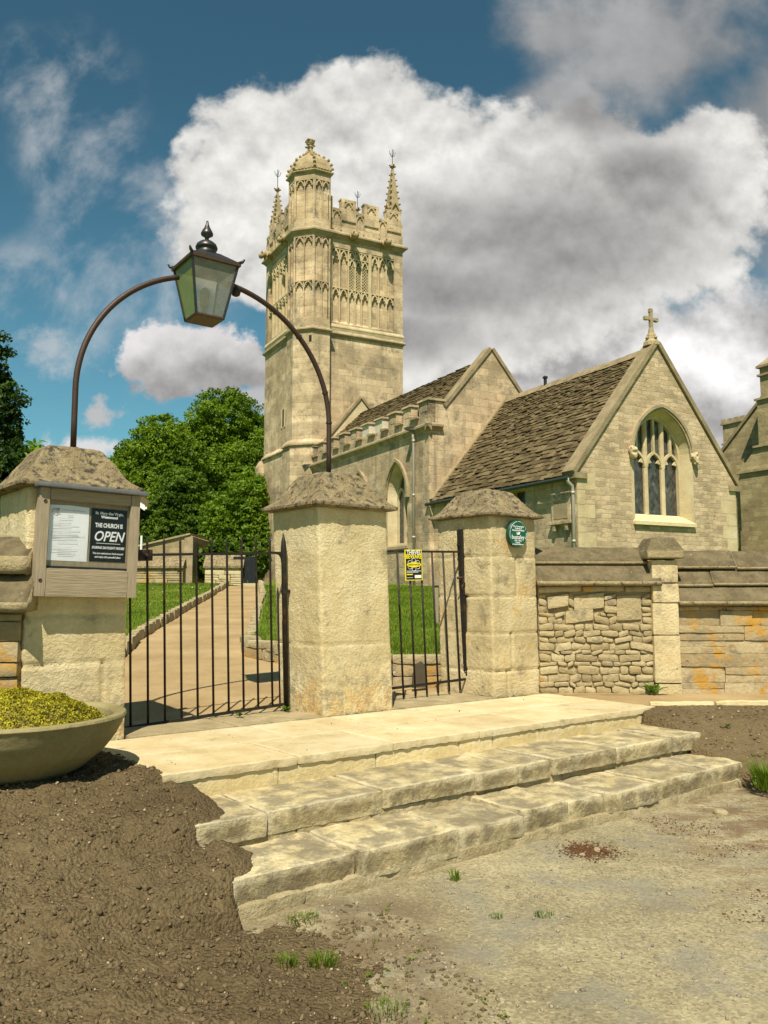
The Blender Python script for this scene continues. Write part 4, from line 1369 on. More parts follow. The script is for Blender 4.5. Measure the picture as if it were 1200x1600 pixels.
for k in range(6):
    q = k * pi / 3 + pi / 2
    cxx, czz = 0.058 * cos(q) * 1.1, 0.165 + 0.048 * sin(q)
    mb.tube([(cxx + 0.026 * cos(w), -0.0042, czz + 0.021 * sin(w)) for w in np.linspace(0, 2 * pi, 17)], 0.0022, 5)
mb.build('ring_emblem', M['white'], SG)
mb = MB()
el = [(0.100 * cos(w), 0.165 + 0.026 * sin(w)) for w in np.linspace(0, 2 * pi, 28, endpoint=False)]
mb.extrude([(x, -0.0075, z) for x, z in el], [(x, -0.0045, z) for x, z in el])
mb.build('oval', M['yellow'], SG)
text_part('lettering', 'SMARTWATER', 0.026, M['signblack'], SG, (0, -0.0086, 0.165), sx=0.95, thick=0.0006)
mb = MB()
mb.box(-0.100, 0.100, -0.0045, -0.0032, 0.096, 0.103)
mb.box(-0.100, 0.060, -0.0045, -0.0032, 0.083, 0.090)
mb.box(-0.100, -0.02, -0.0045, -0.0032, 0.028, 0.033)
mb.build('small_print', M['ink_light'], SG)
mb = MB()
mb.box(-0.100, -0.02, -0.0045, -0.0032, 0.058, 0.070)
mb.build('small_print', M['yellow'], SG)
mb = MB()
mb.box(0.008, 0.100, -0.0045, -0.0032, 0.024, 0.056)
mb.build('white_patch', M['white'], SG)

# green plaque on the right-hand pillar
PQ = thing('plaque', 'round green plaque with white lettering fixed high on the right pillar', 'plaque', (0, 0, 0))
PQ.matrix_world = Matrix.Translation((1.17, 8.93, 0.52)) @ Matrix.Rotation(GR, 4, 'Z') @ Matrix.Translation((0.345, -0.052, 1.755)) @ Matrix.Rotation(radians(3), 4, 'X')
PQR = pi / 2
mb = MB(lambda x, y, z: (x, -z, y))
mb.lathe([(0.150, -0.035), (0.152, 0.0), (0.147, 0.008)], 40)
mb.build('rim', M['plaque_edge'], PQ)
mb = MB(lambda x, y, z: (x, -z, y))
mb.lathe([(0.146, 0.0), (0.146, 0.010)], 40)
mb.build('face', M['plaque'], PQ)
mb = MB()
for (a0, a1) in ((20, 95), (100, 160), (165, 205), (335, 365)):
    mb.tube([(0.133 * cos(radians(w)), -0.0115, 0.133 * sin(radians(w))) for w in np.linspace(a0, a1, 14)], 0.0022, 4)
mb.build('border_line', M['white'], PQ)
for body, z, sz, sx in (('The Community', 0.078, 0.026, 1.0), ('Council of', 0.056, 0.024, 1.1), ('Westwood Parish', 0.035, 0.024, 1.15),
                        ('bustaley', -0.040, 0.066, 0.95), ('1952 - 2012', -0.078, 0.024, 1.0), ('lived here', -0.100, 0.018, 1.0), ('in this parish of Westwood', -0.118, 0.016, 1.0)):
    text_part('lettering', body, sz, M['white'], PQ, (0, -0.0112, z), sx=sx, off=0.0006, thick=0.0006)
mb = MB()
for q in (-0.022, 0.0, 0.022):
    mb.tube([(q * 0.7, -0.0115, -0.008), (q * 0.9, -0.0115, 0.005), (q * 1.15, -0.0115, 0.018)], [0.006, 0.005, 0.003], 5)
mb.box(-0.02, 0.02, -0.0118, -0.010, -0.013, -0.006)
mb.build('crown_emblem', M['white'], PQ)


# ================================================================== NOTICE BOARD
NB = thing('notice_board', 'weathered oak notice board with black OPEN poster on the left pillar', 'notice board')
NB.matrix_world = Matrix.Translation((-1.980, 6.470, 1.578)) @ Matrix.Rotation(GR, 4, 'Z') @ Matrix.Rotation(radians(1.1), 4, 'Y') @ Matrix.Translation((0, -0.035, 0))
Wd, Hh = 0.745, 0.785
def board(name, x0, x1, z0, z1, y0, y1, mat, sd):
    V, F = rbox((x1 - x0, y1 - y0, z1 - z0), 0.03, 0.006, 0.0022, 14, sd, fn=lambda V: V + np.array([x0, y0, z0]))
    return mesh_np(name, V, F, mat, NB, smooth=True)
board('frame_stile', -Wd, -Wd + 0.068, 0, Hh, -0.10, -0.055, M['woodv'], 1)
board('frame_stile', -0.072, 0, 0, Hh, -0.10, -0.055, M['woodv'], 2)
board('frame_rail', -Wd + 0.068, -0.072, Hh - 0.085, Hh, -0.097, -0.055, M['wood'], 3)
board('lower_plank', -Wd + 0.068, -0.072, 0, 0.205, -0.097, -0.055, M['wood'], 4)
mb = MB()
mb.box(-Wd + 0.006, -0.006, -0.054, 0.03, 0.006, Hh - 0.002)
cs = mb.build('case', M['woodv'], NB)
mb = MB()
mb.box(-Wd + 0.068, -0.072, -0.0535, -0.0515, 0.205, Hh - 0.085)
mb.box(-Wd + 0.068, -0.072, -0.066, -0.0536, 0.2055, 0.222)
mb.build('backing', M['felt'], NB)
V = np.array([(-Wd + 0.07, -0.072, 0.206), (-0.073, -0.072, 0.206), (-0.073, -0.072, Hh - 0.086), (-Wd + 0.07, -0.072, Hh - 0.086)])
mesh_np('pane', V, np.array([[0, 1, 2, 3]]), M['boardglass'], NB)
V, F = rbox((Wd + 0.085, 0.175, 0.036), 0.03, 0.012, 0.003, 10, 9, fn=lambda V: V + np.array([-Wd - 0.035, -0.145, Hh + 0.001]))
mesh_np('lead_capping', V, F, M['lead'], NB, smooth=True)
for (x, z) in ((-Wd + 0.034, Hh - 0.10), (-Wd + 0.030, 0.115)):
    mb = MB(lambda a, b, c: (a, -c, b))
    mb.lathe([(0.013, 0.0), (0.013, 0.103), (0.009, 0.104), (0.002, 0.101)], 14, c=(x, z, 0))
    mb.build('screw_cup', M['archiron'], NB)
mb = MB()
sx0, sx1, sz0, sz1 = -0.664, -0.378, 0.262, 0.672
nn = 14
V = []
for i in range(nn + 1):
    for j in range(nn + 1):
        a, c = i / nn, j / nn
        V.append((sx0 + (sx1 - sx0) * a, -0.0555 - 0.006 * (sin(pi * c) * a), sz0 + (sz1 - sz0) * c - (0.012 * abs(a - 0.5) if j == nn else 0)))
idx = np.arange((nn + 1) ** 2).reshape(nn + 1, nn + 1)
F = np.stack([idx[:-1, :-1], idx[1:, :-1], idx[1:, 1:], idx[:-1, 1:]], -1).reshape(-1, 4)
sheet = mesh_np('service_sheet', np.array(V), F, M['paper'], NB, smooth=True)
yy = -0.0635
text_part('print', 'St Mary the Virgin Westwood', 0.014, M['ink'], sheet, (-0.495, yy, 0.634), thick=0.0003)
text_part('print', 'Services', 0.012, M['ink'], sheet, (-0.515, yy, 0.596), thick=0.0003)
mb = MB()
rp = random.Random(3)
z = 0.570
while z > 0.300:
    if rp.random() < 0.85:
        a = rp.choice((-0.65, -0.645, -0.60))
        mb.box(a, a + rp.uniform(0.08, 0.23), yy - 0.0004, yy, z, z + 0.0032)
        if mb.V:
            mb.build('printed_line', M['ink_light'], sheet)
        mb = MB()
    z -= 0.0125
mb = MB()
mb.box(-0.65, -0.40, yy - 0.0004, yy, 0.4425, 0.4445)
mb.build('printed_rule', M['ink'], sheet)
mb = MB()
for k in range(16):
    a, b = rp.uniform(-0.650, -0.585), rp.uniform(0.600, 0.640)
    mb.box(a, a + 0.014, yy - 0.0004, yy, b, b + 0.006)
mb.build('printed_picture', M['ink'], sheet)
mb = MB()
mb.box(-0.360, -0.085, -0.0575, -0.054, 0.268, 0.668)
ps = mb.build('poster', M['poster'], NB)
px_ = -0.222
for body, z, sz, shr, sx, off in (('St. Mary the Virgin,', 0.632, 0.028, 0, 1.0, 0.0012), ('Westwood', 0.604, 0.028, 0, 1.0, 0.0012), ('THE CHURCH IS', 0.540, 0.044, 0, 0.66, 0.0018),
                                  ('OPEN', 0.456, 0.105, 0.28, 0.84, 0.002), ('DURING DAYLIGHT HOURS', 0.372, 0.026, 0.3, 0.76, 0.0009),
                                  ('You are welcome to look around', 0.330, 0.0205, 0.3, 0.84, 0.0005), ('and enjoy this peaceful place', 0.303, 0.0205, 0.3, 0.84, 0.0005)):
    text_part('lettering', body, sz, M['white'], ps, (px_, -0.0582, z), shear=shr, sx=sx, off=off, thick=0.0004)
mb = MB()
mb.box(px_ - 0.092, px_ + 0.092, -0.0586, -0.0577, 0.404, 0.4075)
mb.build('underline', M['white'], ps)


# ================================================================== LAMP OVERTHROW
LA = Vector((-2.49, 6.55, 2.80))
LB = Vector((-0.545, 8.08, 2.82))
span = (LB - LA).xy.length
la = atan2(LB.y - LA.y, LB.x - LA.x)
OV = thing('lamp_overthrow', 'brown iron arch with a grey square lantern spanning the wide gateway', 'lamp arch', LA, la)
zs, top = 0.46, 1.655
def archpt(x):
    u = (x - span / 2) / (span / 2)
    return (x, 0, zs + (top - zs) * sqrt(max(0, 1 - abs(u) ** 2.0)))
def archpts(q0, q1, n=30):
    return [(span / 2 - span / 2 * cos(q), 0, zs + (top - zs) * sin(q)) for q in np.linspace(q0, q1, n)]
mb = MB()
mb.tube([(0, 0, -0.02), (0, 0, 0.2)] + archpts(0, radians(72)), 0.0245, 10)
o = mb.build('arch', M['archiron'], OV, smooth=True)
mb = MB()
mb.tube(archpts(radians(95), pi) + [(span, 0, 0.2), (span, 0, -0.03)], 0.0245, 10)
o2 = mb.build('arch', M['archiron'], OV, smooth=True)
for q in (2.35, 2.85, 3.1):
    p = archpts(q, q, 1)[0]
    d = archpts(q + 0.015, q + 0.015, 1)[0]
    mb = MB()
    mb.tube([p, d], 0.031, 10)
    mb.build('joint_collar', M['archiron'], o2)
mb = MB()
mb.lathe([(0.002, -0.05), (0.035, -0.035), (0.045, 0.0), (0.03, 0.03), (0.002, 0.035)], 14, c=(archpt(span * 0.575)[0] - 0.0, 0, archpt(span * 0.575)[2] - 0.045))
mb.build('boss', M['archiron'], o2, smooth=True)

LT = bpy.data.objects.new('lantern', None)
COL.objects.link(LT)
LT.parent = OV
LT.location = (span * 0.455, 0.03, 1.275)
LT.rotation_euler = (0, radians(0.6), radians(35) - la)
ZT, ZB, HT, HB = 0.475, 0.0, 0.216, 0.128
cn = [(-1, -1), (1, -1), (1, 1), (-1, 1)]
for k, (a, b) in enumerate(cn):
    mb = MB()
    mb.tube([(a * HB, b * HB, ZB - 0.005), (a * HT, b * HT, ZT)], 0.0125, 6)
    mb.build('corner_post', M['lampmetal'], LT)
for k in range(4):
    a, b = cn[k], cn[(k + 1) % 4]
    i = 0.985
    V = np.array([(a[0] * HB * i, a[1] * HB * i, ZB), (b[0] * HB * i, b[1] * HB * i, ZB), (b[0] * HT * i, b[1] * HT * i, ZT), (a[0] * HT * i, a[1] * HT * i, ZT)])
    p = mesh_np('pane', V, np.array([[0, 1, 2, 3]]), M['lampglass_green' if k == 3 else 'lampglass'], LT)
    if k == 3:
        p['label'] = 'green lantern pane'
mb = MB()
for k in range(4):
    a, b = cn[k], cn[(k + 1) % 4]
    mb.tube([(a[0] * HB, a[1] * HB, ZB), (b[0] * HB, b[1] * HB, ZB)], 0.014, 6)
mb.box(-HB, HB, -HB, HB, ZB - 0.012, ZB - 0.004)
mb.build('base_tray', M['lampedge'], LT)
mb = MB()
e = HT + 0.022
mb.hexa([(-e, -e, ZT), (e, -e, ZT), (e, e, ZT), (-e, e, ZT)], [(-e, -e, ZT + 0.03), (e, -e, ZT + 0.03), (e, e, ZT + 0.03), (-e, e, ZT + 0.03)])
mb.build('eave_rim', M['lampedge'], LT, bevel=0.004)
mb = MB()
z0, z1, t1 = ZT + 0.0305, ZT + 0.135, 0.095
mb.hexa([(-e, -e, z0), (e, -e, z0), (e, e, z0), (-e, e, z0)], [(-t1, -t1, z1), (t1, -t1, z1), (t1, t1, z1), (-t1, t1, z1)])
mb.build('lantern_roof', M['lampmetal'], LT, bevel=0.004)
for (a, b) in cn:
    mb = MB()
    mb.tube([(a * (e - 0.02), b * (e - 0.02), ZT + 0.03), (a * (e + 0.01), b * (e + 0.01), ZT + 0.045), (a * (e + 0.022), b * (e + 0.022), ZT + 0.066)], [0.017, 0.014, 0.008], 8)
    mb.build('corner_ear', M['lampmetal'], LT, smooth=True)
mb = MB()
mb.lathe([(0.110, 0), (0.088, 0.03), (0.078, 0.055), (0.098, 0.058), (0.100, 0.072), (0.088, 0.10), (0.058, 0.125), (0.026, 0.135), (0.019, 0.15), (0.018, 0.165), (0.054, 0.19),
          (0.056, 0.205), (0.046, 0.228), (0.026, 0.262), (0.013, 0.30), (0.009, 0.325), (0.002, 0.328)], 28, c=(0, 0, z1 - 0.004))
mb.build('finial', M['lampmetal'], LT, smooth=True)
mb = MB()
mb.tube([(0, 0, ZB), (0, 0, 0.10)], 0.02, 10)
mb.lathe([(0.02, 0.10), (0.045, 0.13), (0.05, 0.20), (0.045, 0.27), (0.01, 0.30)], 14)
mb.build('lamp_fitting', M['ink_light'], LT, smooth=True)


# ================================================================== PLANTER
PC = (-2.28, 5.20, 0.480)
PT = thing('planter', 'wide shallow stone bowl planter standing on the soil bank', 'planter', PC)
prof = [(0.18, 0.0), (0.30, 0.01), (0.42, 0.07), (0.54, 0.17), (0.615, 0.27), (0.655, 0.355), (0.668, 0.375), (0.660, 0.392), (0.610, 0.392), (0.585, 0.375), (0.57, 0.33), (0.0, 0.33)]
P = np.array(prof)
t = np.linspace(0, len(P) - 1, 70)
R_, Z_ = np.interp(t, np.arange(len(P)), P[:, 0]), np.interp(t, np.arange(len(P)), P[:, 1])
n = 90
q = np.linspace(0, 2 * pi, n, endpoint=False)
V = np.concatenate([np.column_stack([r * np.cos(q), r * np.sin(q), np.full(n, z)]) for r, z in zip(R_, Z_)])
Nn = V / np.maximum(np.linalg.norm(V, axis=1, keepdims=True), 1e-6)
V = V + Nn * (0.006 * fbm(V, 6, 4, 0.6, 88))[:, None]
k = np.arange(n)
F = np.concatenate([np.stack([i * n + k, i * n + (k + 1) % n, (i + 1) * n + (k + 1) % n, (i + 1) * n + k], -1) for i in range(len(R_) - 1)])
mesh_np('bowl', V, F, M['concrete'], PT, smooth=True)
gr = np.linspace(-0.56, 0.56, 60)
X, Y = np.meshgrid(gr, gr, indexing='ij')
Z = 0.345 + 0.015 * fbm(np.stack([X, Y, 0 * X], -1), 14, 4, 0.6, 89)
idx = np.arange(X.size).reshape(X.shape)
F = np.stack([idx[:-1, :-1], idx[1:, :-1], idx[1:, 1:], idx[:-1, 1:]], -1).reshape(-1, 4)
V = np.stack([X, Y, Z], -1).reshape(-1, 3)
c = V[F].mean(1)
F = F[np.hypot(c[:, 0], c[:, 1]) < 0.555]
mesh_np('potting_soil', V, F, M['soil'], PT, smooth=True)


def leaf_cards(C, N, size, rng, asp=0.55, tilt=0.9, fold=0.25):
    """diamond leaves (two triangles each as one quad) at C, roughly facing N"""
    n = len(C)
    r = rng.normal(size=(n, 3))
    Nn = N + r * tilt
    Nn /= np.linalg.norm(Nn, axis=1, keepdims=True)
    a = np.cross(Nn, rng.normal(size=(n, 3)))
    a /= np.linalg.norm(a, axis=1, keepdims=True)
    b = np.cross(Nn, a)
    s = np.asarray(size).reshape(-1, 1) * np.ones((n, 1))
    A = C + a * s
    B = C + b * s * asp + Nn * s * fold
    D = C - a * s
    E = C - b * s * asp + Nn * s * fold
    V = np.stack([A, B, D, E], 1).reshape(-1, 3)
    F = np.arange(4 * n).reshape(n, 4)
    return V, F


rg = np.random.default_rng(5)
def sedum_top(x, y):
    r = np.hypot(x / 0.56, y / 0.44)
    return 0.34 + 0.185 * np.clip(1 - r ** 2.6, 0, 1) + 0.03 * fbm(np.stack([x, y, 0 * x], -1), 9, 3, 0.55, 93) * (r < 1.02)
n = 17000
ang, rad = rg.uniform(0, 2 * pi, n), np.sqrt(rg.uniform(0, 1, n))
sx, sy = 0.56 * rad * np.cos(ang), 0.44 * rad * np.sin(ang)
sz = sedum_top(sx, sy)
ctr = np.column_stack([sx + 0.0, sy - 0.04, sz + rg.uniform(-0.016, 0.014, n)])
nrm = np.column_stack([sx / 0.4, sy / 0.35, 0.9 + 0 * sx])
nrm /= np.linalg.norm(nrm, axis=1, keepdims=True)
V, F = leaf_cards(ctr, nrm, rg.uniform(0.005, 0.011, n), rg, 0.6, 0.8, 0.6)
SD = mesh_np('sedum_plant', V + np.array(PC), F, M['sedum'])
tag(SD, 'mound of yellow green sedum growing in the stone bowl planter', 'plant')
SDo = (PC[0], PC[1], PC[2] + 0.33)
SD.data.transform(Matrix.Translation((-SDo[0], -SDo[1], -SDo[2])))
SD.location = SDo
V, F = rbox((1.06, 0.82, 0.12), 0.05, 0.06, 0.01, 8, 95)
V = V - np.array([0.53, 0.41, 0])
r = np.hypot(V[:, 0] / 0.56, V[:, 1] / 0.44)
V[:, 2] = np.where(V[:, 2] > 0.03, sedum_top(V[:, 0], V[:, 1]) - 0.33 - 0.022, -0.005)
V[:, :2] *= np.where(r > 1, 1 / np.maximum(r, 1e-6), 1)[:, None]
mesh_np('stems', V + np.array([0.0, -0.04, 0]), F, M['soil'], SD, smooth=True)


# ================================================================== CHURCH  (local frame: x across, y along the nave away from us)
CH0 = (5.177, 22.0, 0.0)
CR = radians(27.776)
CHU = thing('church', 'medieval stone parish church with tall pinnacled tower and stone slate roofs', 'church', CH0, CR)


def arch_z(x, c, hw, zs, za):
    """height of a two-centred pointed arch at offset x from c"""
    r = (hw * hw + (za - zs) ** 2) / (2 * hw)           # radius of each arc
    u = min(abs(x - c), hw)
    return zs + sqrt(max(0.0, r * r - (u + r - hw) ** 2))


def arch_pts(c, hw, zs, za, n=12):
    """left springer up to apex and down, as (x,z)"""
    xs = [c - hw * cos(pi / 2 * i / n) for i in range(n + 1)]
    L = [(x, arch_z(x, c, hw, zs, za)) for x in xs]
    return L + [(2 * c - x, z) for x, z in L[-2::-1]]


def wall(mb, x0, x1, zb, ztop, ops, extra=()):
    """wall face at depth 0 with openings; ops: dicts c,hw,sill,zs,za (za==zs: square head). mb.fn maps (a,d,z)"""
    bps = {x0, x1, *extra}
    for o in ops:
        if o['za'] > o['zs']:
            bps |= {x for x, _ in arch_pts(o['c'], o['hw'], o['zs'], o['za'])}
        else:
            bps |= {o['c'] - o['hw'], o['c'] + o['hw']}
    b = sorted(p for p in bps if x0 - 1e-9 <= p <= x1 + 1e-9)
    b = [p for i, p in enumerate(b) if i == 0 or p - b[i - 1] > 1e-5]
    for a, c in zip(b[:-1], b[1:]):
        m = (a + c) / 2
        hit = [o for o in ops if abs(m - o['c']) < o['hw']]
        if not hit:
            mb.quad((a, 0, zb), (c, 0, zb), (c, 0, ztop(c)), (a, 0, ztop(a)))
        else:
            o = hit[0]
            mb.quad((a, 0, zb), (c, 0, zb), (c, 0, o['sill']), (a, 0, o['sill']))
            h = (lambda x: arch_z(x, o['c'], o['hw'], o['zs'], o['za'])) if o['za'] > o['zs'] else (lambda x: o['zs'])
            mb.quad((a, 0, h(a)), (c, 0, h(c)), (c, 0, ztop(c)), (a, 0, ztop(a)))


def outline(o, k=0.0):
    """closed outline of an opening shrunk by k: sill right/left then arch"""
    hw = o['hw'] - k
    if o['za'] > o['zs']:
        A = arch_pts(o['c'], hw, o['zs'], o['za'] - k * 1.25)
    else:
        A = [(o['c'] - hw, o['zs'] - k), (o['c'] + hw, o['zs'] - k)]
    return [(o['c'] - hw, o['sill'])] + A + [(o['c'] + hw, o['sill'])]


def reveal(mb, o, depth, splay):
    A, B = outline(o, 0), outline(o, splay)
    n = len(A)
    for i in range(n - 1):
        mb.quad((A[i][0], 0, A[i][1]), (A[i + 1][0], 0, A[i + 1][1]), (B[i + 1][0], depth, B[i + 1][1]), (B[i][0], depth, B[i][1]))


def ring(mb, path, d0, d1, w0, w1):
    """moulding following (x,z) path: offset outwards from w0 to w1, depth d0..d1"""
    n = len(path)
    def off(w):
        r = []
        for i in range(n):
            a = Vector(path[max(i - 1, 0)])
            b = Vector(path[min(i + 1, n - 1)])
            t = (b - a).normalized()
            nrm = Vector((-t.y, t.x))
            r.append((path[i][0] + nrm.x * w, path[i][1] + nrm.y * w))
        return r
    A, B = off(w0), off(w1)
    for i in range(n - 1):
        mb.hexa([(A[i][0], d0, A[i][1]), (A[i + 1][0], d0, A[i + 1][1]), (A[i + 1][0], d1, A[i + 1][1]), (A[i][0], d1, A[i][1])],
                [(B[i][0], d0, B[i][1]), (B[i + 1][0], d0, B[i + 1][1]), (B[i + 1][0], d1, B[i + 1][1]), (B[i][0], d1, B[i][1])])


EAST = lambda y0: (lambda a, d, z: (a, y0 + d, z))            # faces towards -y
NORTH = lambda x0: (lambda a, d, z: (x0 + d, a, z))           # faces towards -x

# ---------------------------------------------------------------- chancel
RC, RZ, EZ, WE = 3.08, 8.80, 4.82, 6.16
cw = dict(c=3.165, hw=1.11, sill=3.72, zs=5.58, za=6.93)
def gtop(x):
    return EZ + 0.10 + (RZ - 0.08 - EZ) * (1 - abs(x - RC) / RC)
mb = MB(EAST(0.0))
wall(mb, 0, WE, 1.2, gtop, [cw], extra=(RC,))
cg = mb.build('chancel_gable', M['gable'], CHU)
mb, mbr = MB(EAST(0.0)), MB(EAST(0.0))
# dressed quoins up both corners, standing 3 mm proud
zz, k = 1.3, 0
rq = random.Random(4)
while zz < 4.8:
    h = rq.uniform(0.26, 0.42)
    w = 0.55 if k % 2 else 0.32
    w2 = 0.36 if k % 2 else 0.60
    mb.box(-0.004, w + rq.uniform(-.08, .1), -0.005, 0.03, zz, min(zz + h - 0.012, 4.85))
    mbr.box(WE - w2 - rq.uniform(-.05, .1), WE + 0.004, -0.005, 0.03, zz, min(zz + h - 0.012, 4.85))
    zz += h
    k += 1
mb.box(0.10, 0.62, -0.006, 0.03, 4.45, 4.86)
mb.build('quoins', M['dressed'], CHU)
mbr.build('quoins', M['dressed'], CHU)
mb = MB(NORTH(0.0))
sw = dict(c=2.62, hw=0.36, sill=3.6, zs=4.66, za=4.66)
wall(mb, 0, 7.4, 1.2, lambda x: EZ, [sw])
mb.build('chancel_side_wall', M['ashlar_grey'], CHU)
mb = MB(NORTH(0.0))
reveal(mb, sw, 0.25, 0.0)
mb.box(2.24, 3.0, -0.03, 0.0, 4.68, 4.79)
lw = mb.build('low_window', M['dressed'], CHU)
mb = MB(NORTH(0.25))
mb.quad((2.2, 0.005, 3.5), (3.05, 0.005, 3.5), (3.05, 0.005, 4.7), (2.2, 0.005, 4.7))
mb.build('glass', M['glass'], lw)
mb = MB(NORTH(0.0))
x = 0.35
for w in (0.42, 0.5, 0.36, 0.44):
    mb.box(x, x + w - 0.015, -0.004, 0.02, 4.42 if x > 1.1 else 4.50, 4.74)
    x += w
mb.build('eaves_course', M['ashlar_grey'], CHU)
mb = MB()
mb.box(WE - 0.02, WE, 0.02, 7.4, 1.2, EZ)
mb.quad((0, 7.39, 1.2), (WE, 7.39, 1.2), (WE, 7.39, EZ), (0, 7.39, EZ))
mb.build('chancel_far_wall', M['manor'], CHU)
# east window
win = bpy.data.objects.new('chancel_window', None)
COL.objects.link(win)
win.parent = CHU
mb = MB(EAST(0.0))
DW, SPL = 0.29, 0.11
reveal(mb, cw, DW, SPL)
mb.build('reveal', M['dressed'], win)
mb = MB(EAST(0.0))
hood = arch_pts(cw['c'], cw['hw'], cw['zs'] - 0.03, cw['za'])
ring(mb, hood, -0.08, -0.001, 0.06, 0.15)
ring(mb, hood, -0.045, -0.001, 0.0, 0.06)
mb.build('hood_mould', M['trim'], win)
mb = MB(EAST(0.0))
jw = [(cw['c'] - cw['hw'], cw['sill'])] + hood + [(cw['c'] + cw['hw'], cw['sill'])]
ring(mb, jw, -0.006, 0.02, 0.0, 0.10)
mb.build('arch_stones', M['dressed'], win)
mb = MB(EAST(0.0))
mb.hexa([(cw['c'] - 1.19, -0.10, 3.56), (cw['c'] + 1.19, -0.10, 3.56), (cw['c'] + 1.19, DW + .02, 3.60), (cw['c'] - 1.19, DW + .02, 3.60)],
        [(cw['c'] - 1.19, -0.10, 3.66), (cw['c'] + 1.19, -0.10, 3.66), (cw['c'] + 1.0, DW + .02, 3.90), (cw['c'] - 1.0, DW + .02, 3.90)])
mb.build('sill', M['riser'], win)
gz = dict(c=cw['c'], hw=cw['hw'] - SPL, sill=3.88, zs=cw['zs'], za=cw['za'] - SPL * 1.25)
mb = MB(EAST(DW + 0.10))
mb.poly([(x, 0, z) for x, z in outline(gz, -0.05)])
mb.build('glass', M['glass'], win)
L0, L1 = gz['c'] - gz['hw'], gz['c'] + gz['hw']
lw_ = (L1 - L0) / 3
for k in (1, 2):
    x = L0 + lw_ * k
    zt = arch_z(x, gz['c'], gz['hw'], gz['zs'], gz['za'])
    mb = MB(EAST(DW))
    mb.extrude([(x - 0.065, 0.09, 3.86), (x - 0.065, 0.03, 3.86), (x - 0.02, -0.03, 3.86), (x + 0.02, -0.03, 3.86), (x + 0.065, 0.03, 3.86), (x + 0.065, 0.09, 3.86)],
               [(x - 0.065, 0.09, zt), (x - 0.065, 0.03, zt), (x - 0.02, -0.03, zt), (x + 0.02, -0.03, zt), (x + 0.065, 0.03, zt), (x + 0.065, 0.09, zt)])
    mb.build('mullion', M['dressed'], win)
mb = MB(EAST(DW))
ring(mb, [(x, z) for x, z in outline(gz, 0)], -0.02, 0.09, -0.075, 0.0)
for k in range(3):
    c = L0 + lw_ * (k + 0.5)
    zsp = 5.28
    ap = arch_pts(c, lw_ / 2 - 0.05, zsp, zsp + 0.42, 8)
    ring(mb, ap, 0.0, 0.09, -0.025, 0.045)
    for sgn in (-1, 1):                                # cusps
        mb.extrude([(c + sgn * 0.24, 0.02, zsp + 0.10), (c + sgn * 0.10, 0.02, zsp + 0.13), (c + sgn * 0.19, 0.02, zsp + 0.27)],
                   [(c + sgn * 0.24, 0.08, zsp + 0.10), (c + sgn * 0.10, 0.08, zsp + 0.13), (c + sgn * 0.19, 0.08, zsp + 0.27)])
    zt = arch_z(c, gz['c'], gz['hw'], gz['zs'], gz['za'])
    mb.box(c - 0.04, c + 0.04, 0.01, 0.085, zsp + 0.42, zt)
mb.build('tracery', M['dressed'], win)
for (x, z) in ((cw['c'] - cw['hw'] - 0.12, 5.58), (cw['c'] + cw['hw'] + 0.12, 5.58)):
    V, F = rbox((0.19, 0.22, 0.34), 0.02, 0.05, 0.060, 13, int(x * 10), rough=0.62, fn=lambda V: (V - np.array([0.095, 0, 0])) * np.column_stack([0.55 + 0.45 * np.clip(V[:, 2] / 0.2, 0, 1), 0.6 + 0.4 * np.clip(V[:, 2] / 0.2, 0, 1), np.ones(len(V))]) + np.array([x, -0.21, z - 0.18]))
    mesh_np('head_stop', V, F, M['dressed'], win, smooth=True)

# gable coping, kneelers and cross
def slope_slab(mb, x0, z0, x1, z1, y0, y1, t0, t1):
    """slab on a gable slope from (x0,z0) to (x1,z1): normal offsets t0..t1"""
    d = Vector((x1 - x0, z1 - z0)).normalized()
    n = Vector((-d.y, d.x))
    if n.y < 0:
        n = -n
    a = [(x0 + n.x * t0, z0 + n.y * t0), (x1 + n.x * t0, z1 + n.y * t0), (x1 + n.x * t1, z1 + n.y * t1), (x0 + n.x * t1, z0 + n.y * t1)]
    mb.extrude([(p[0], y0, p[1]) for p in a], [(p[0], y1, p[1]) for p in a])
mb = MB()
slope_slab(mb, -0.10, EZ + 0.02, RC, RZ + 0.04, -0.07, 0.40, 0.0, 0.13)
slope_slab(mb, WE + 0.10, EZ + 0.02, RC, RZ + 0.04, -0.07, 0.40, 0.0, 0.13)
mb.build('gable_coping', M['copegable'], CHU)
for ka, kb in ((-0.14, 0.30), (WE - 0.30, WE + 0.14)):
    mb = MB()
    mb.box(ka, kb, -0.072, 0.40, EZ - 0.10, EZ + 0.06)
    mb.build('kneeler', M['copegable'], CHU)
mb = MB()
mb.lathe([(0.26, 0), (0.24, 0.12), (0.17, 0.18), (0.15, 0.32), (0.10, 0.40), (0.07, 0.55)], 8, c=(RC - 0.02, 0.16, RZ + 0.02), rot=pi / 8)
for (a, b) in ((-1, 0), (1, 0), (0, -1), (0, 1)):
    mb.lathe([(0.01, -0.05), (0.06, 0), (0.01, 0.06)], 6, c=(RC - 0.02 + a * 0.17, 0.16 + b * 0.17, RZ + 0.25))
x, y, z = RC - 0.02, 0.16, RZ + 0.5
mb.box(x - 0.045, x + 0.045, y - 0.045, y + 0.045, z, z + 0.58)
mb.box(x - 0.20, x + 0.20, y - 0.04, y + 0.04, z + 0.30, z + 0.385)
for (dx, dz) in ((-0.21, 0.342), (0.21, 0.342), (0, 0.60)):
    mb.box(x + dx - 0.055, x + dx + 0.055, y - 0.05, y + 0.05, z + dz - 0.055, z + dz + 0.055)
mb.build('gable_cross', M['crocket'], CHU, bevel=0.012)


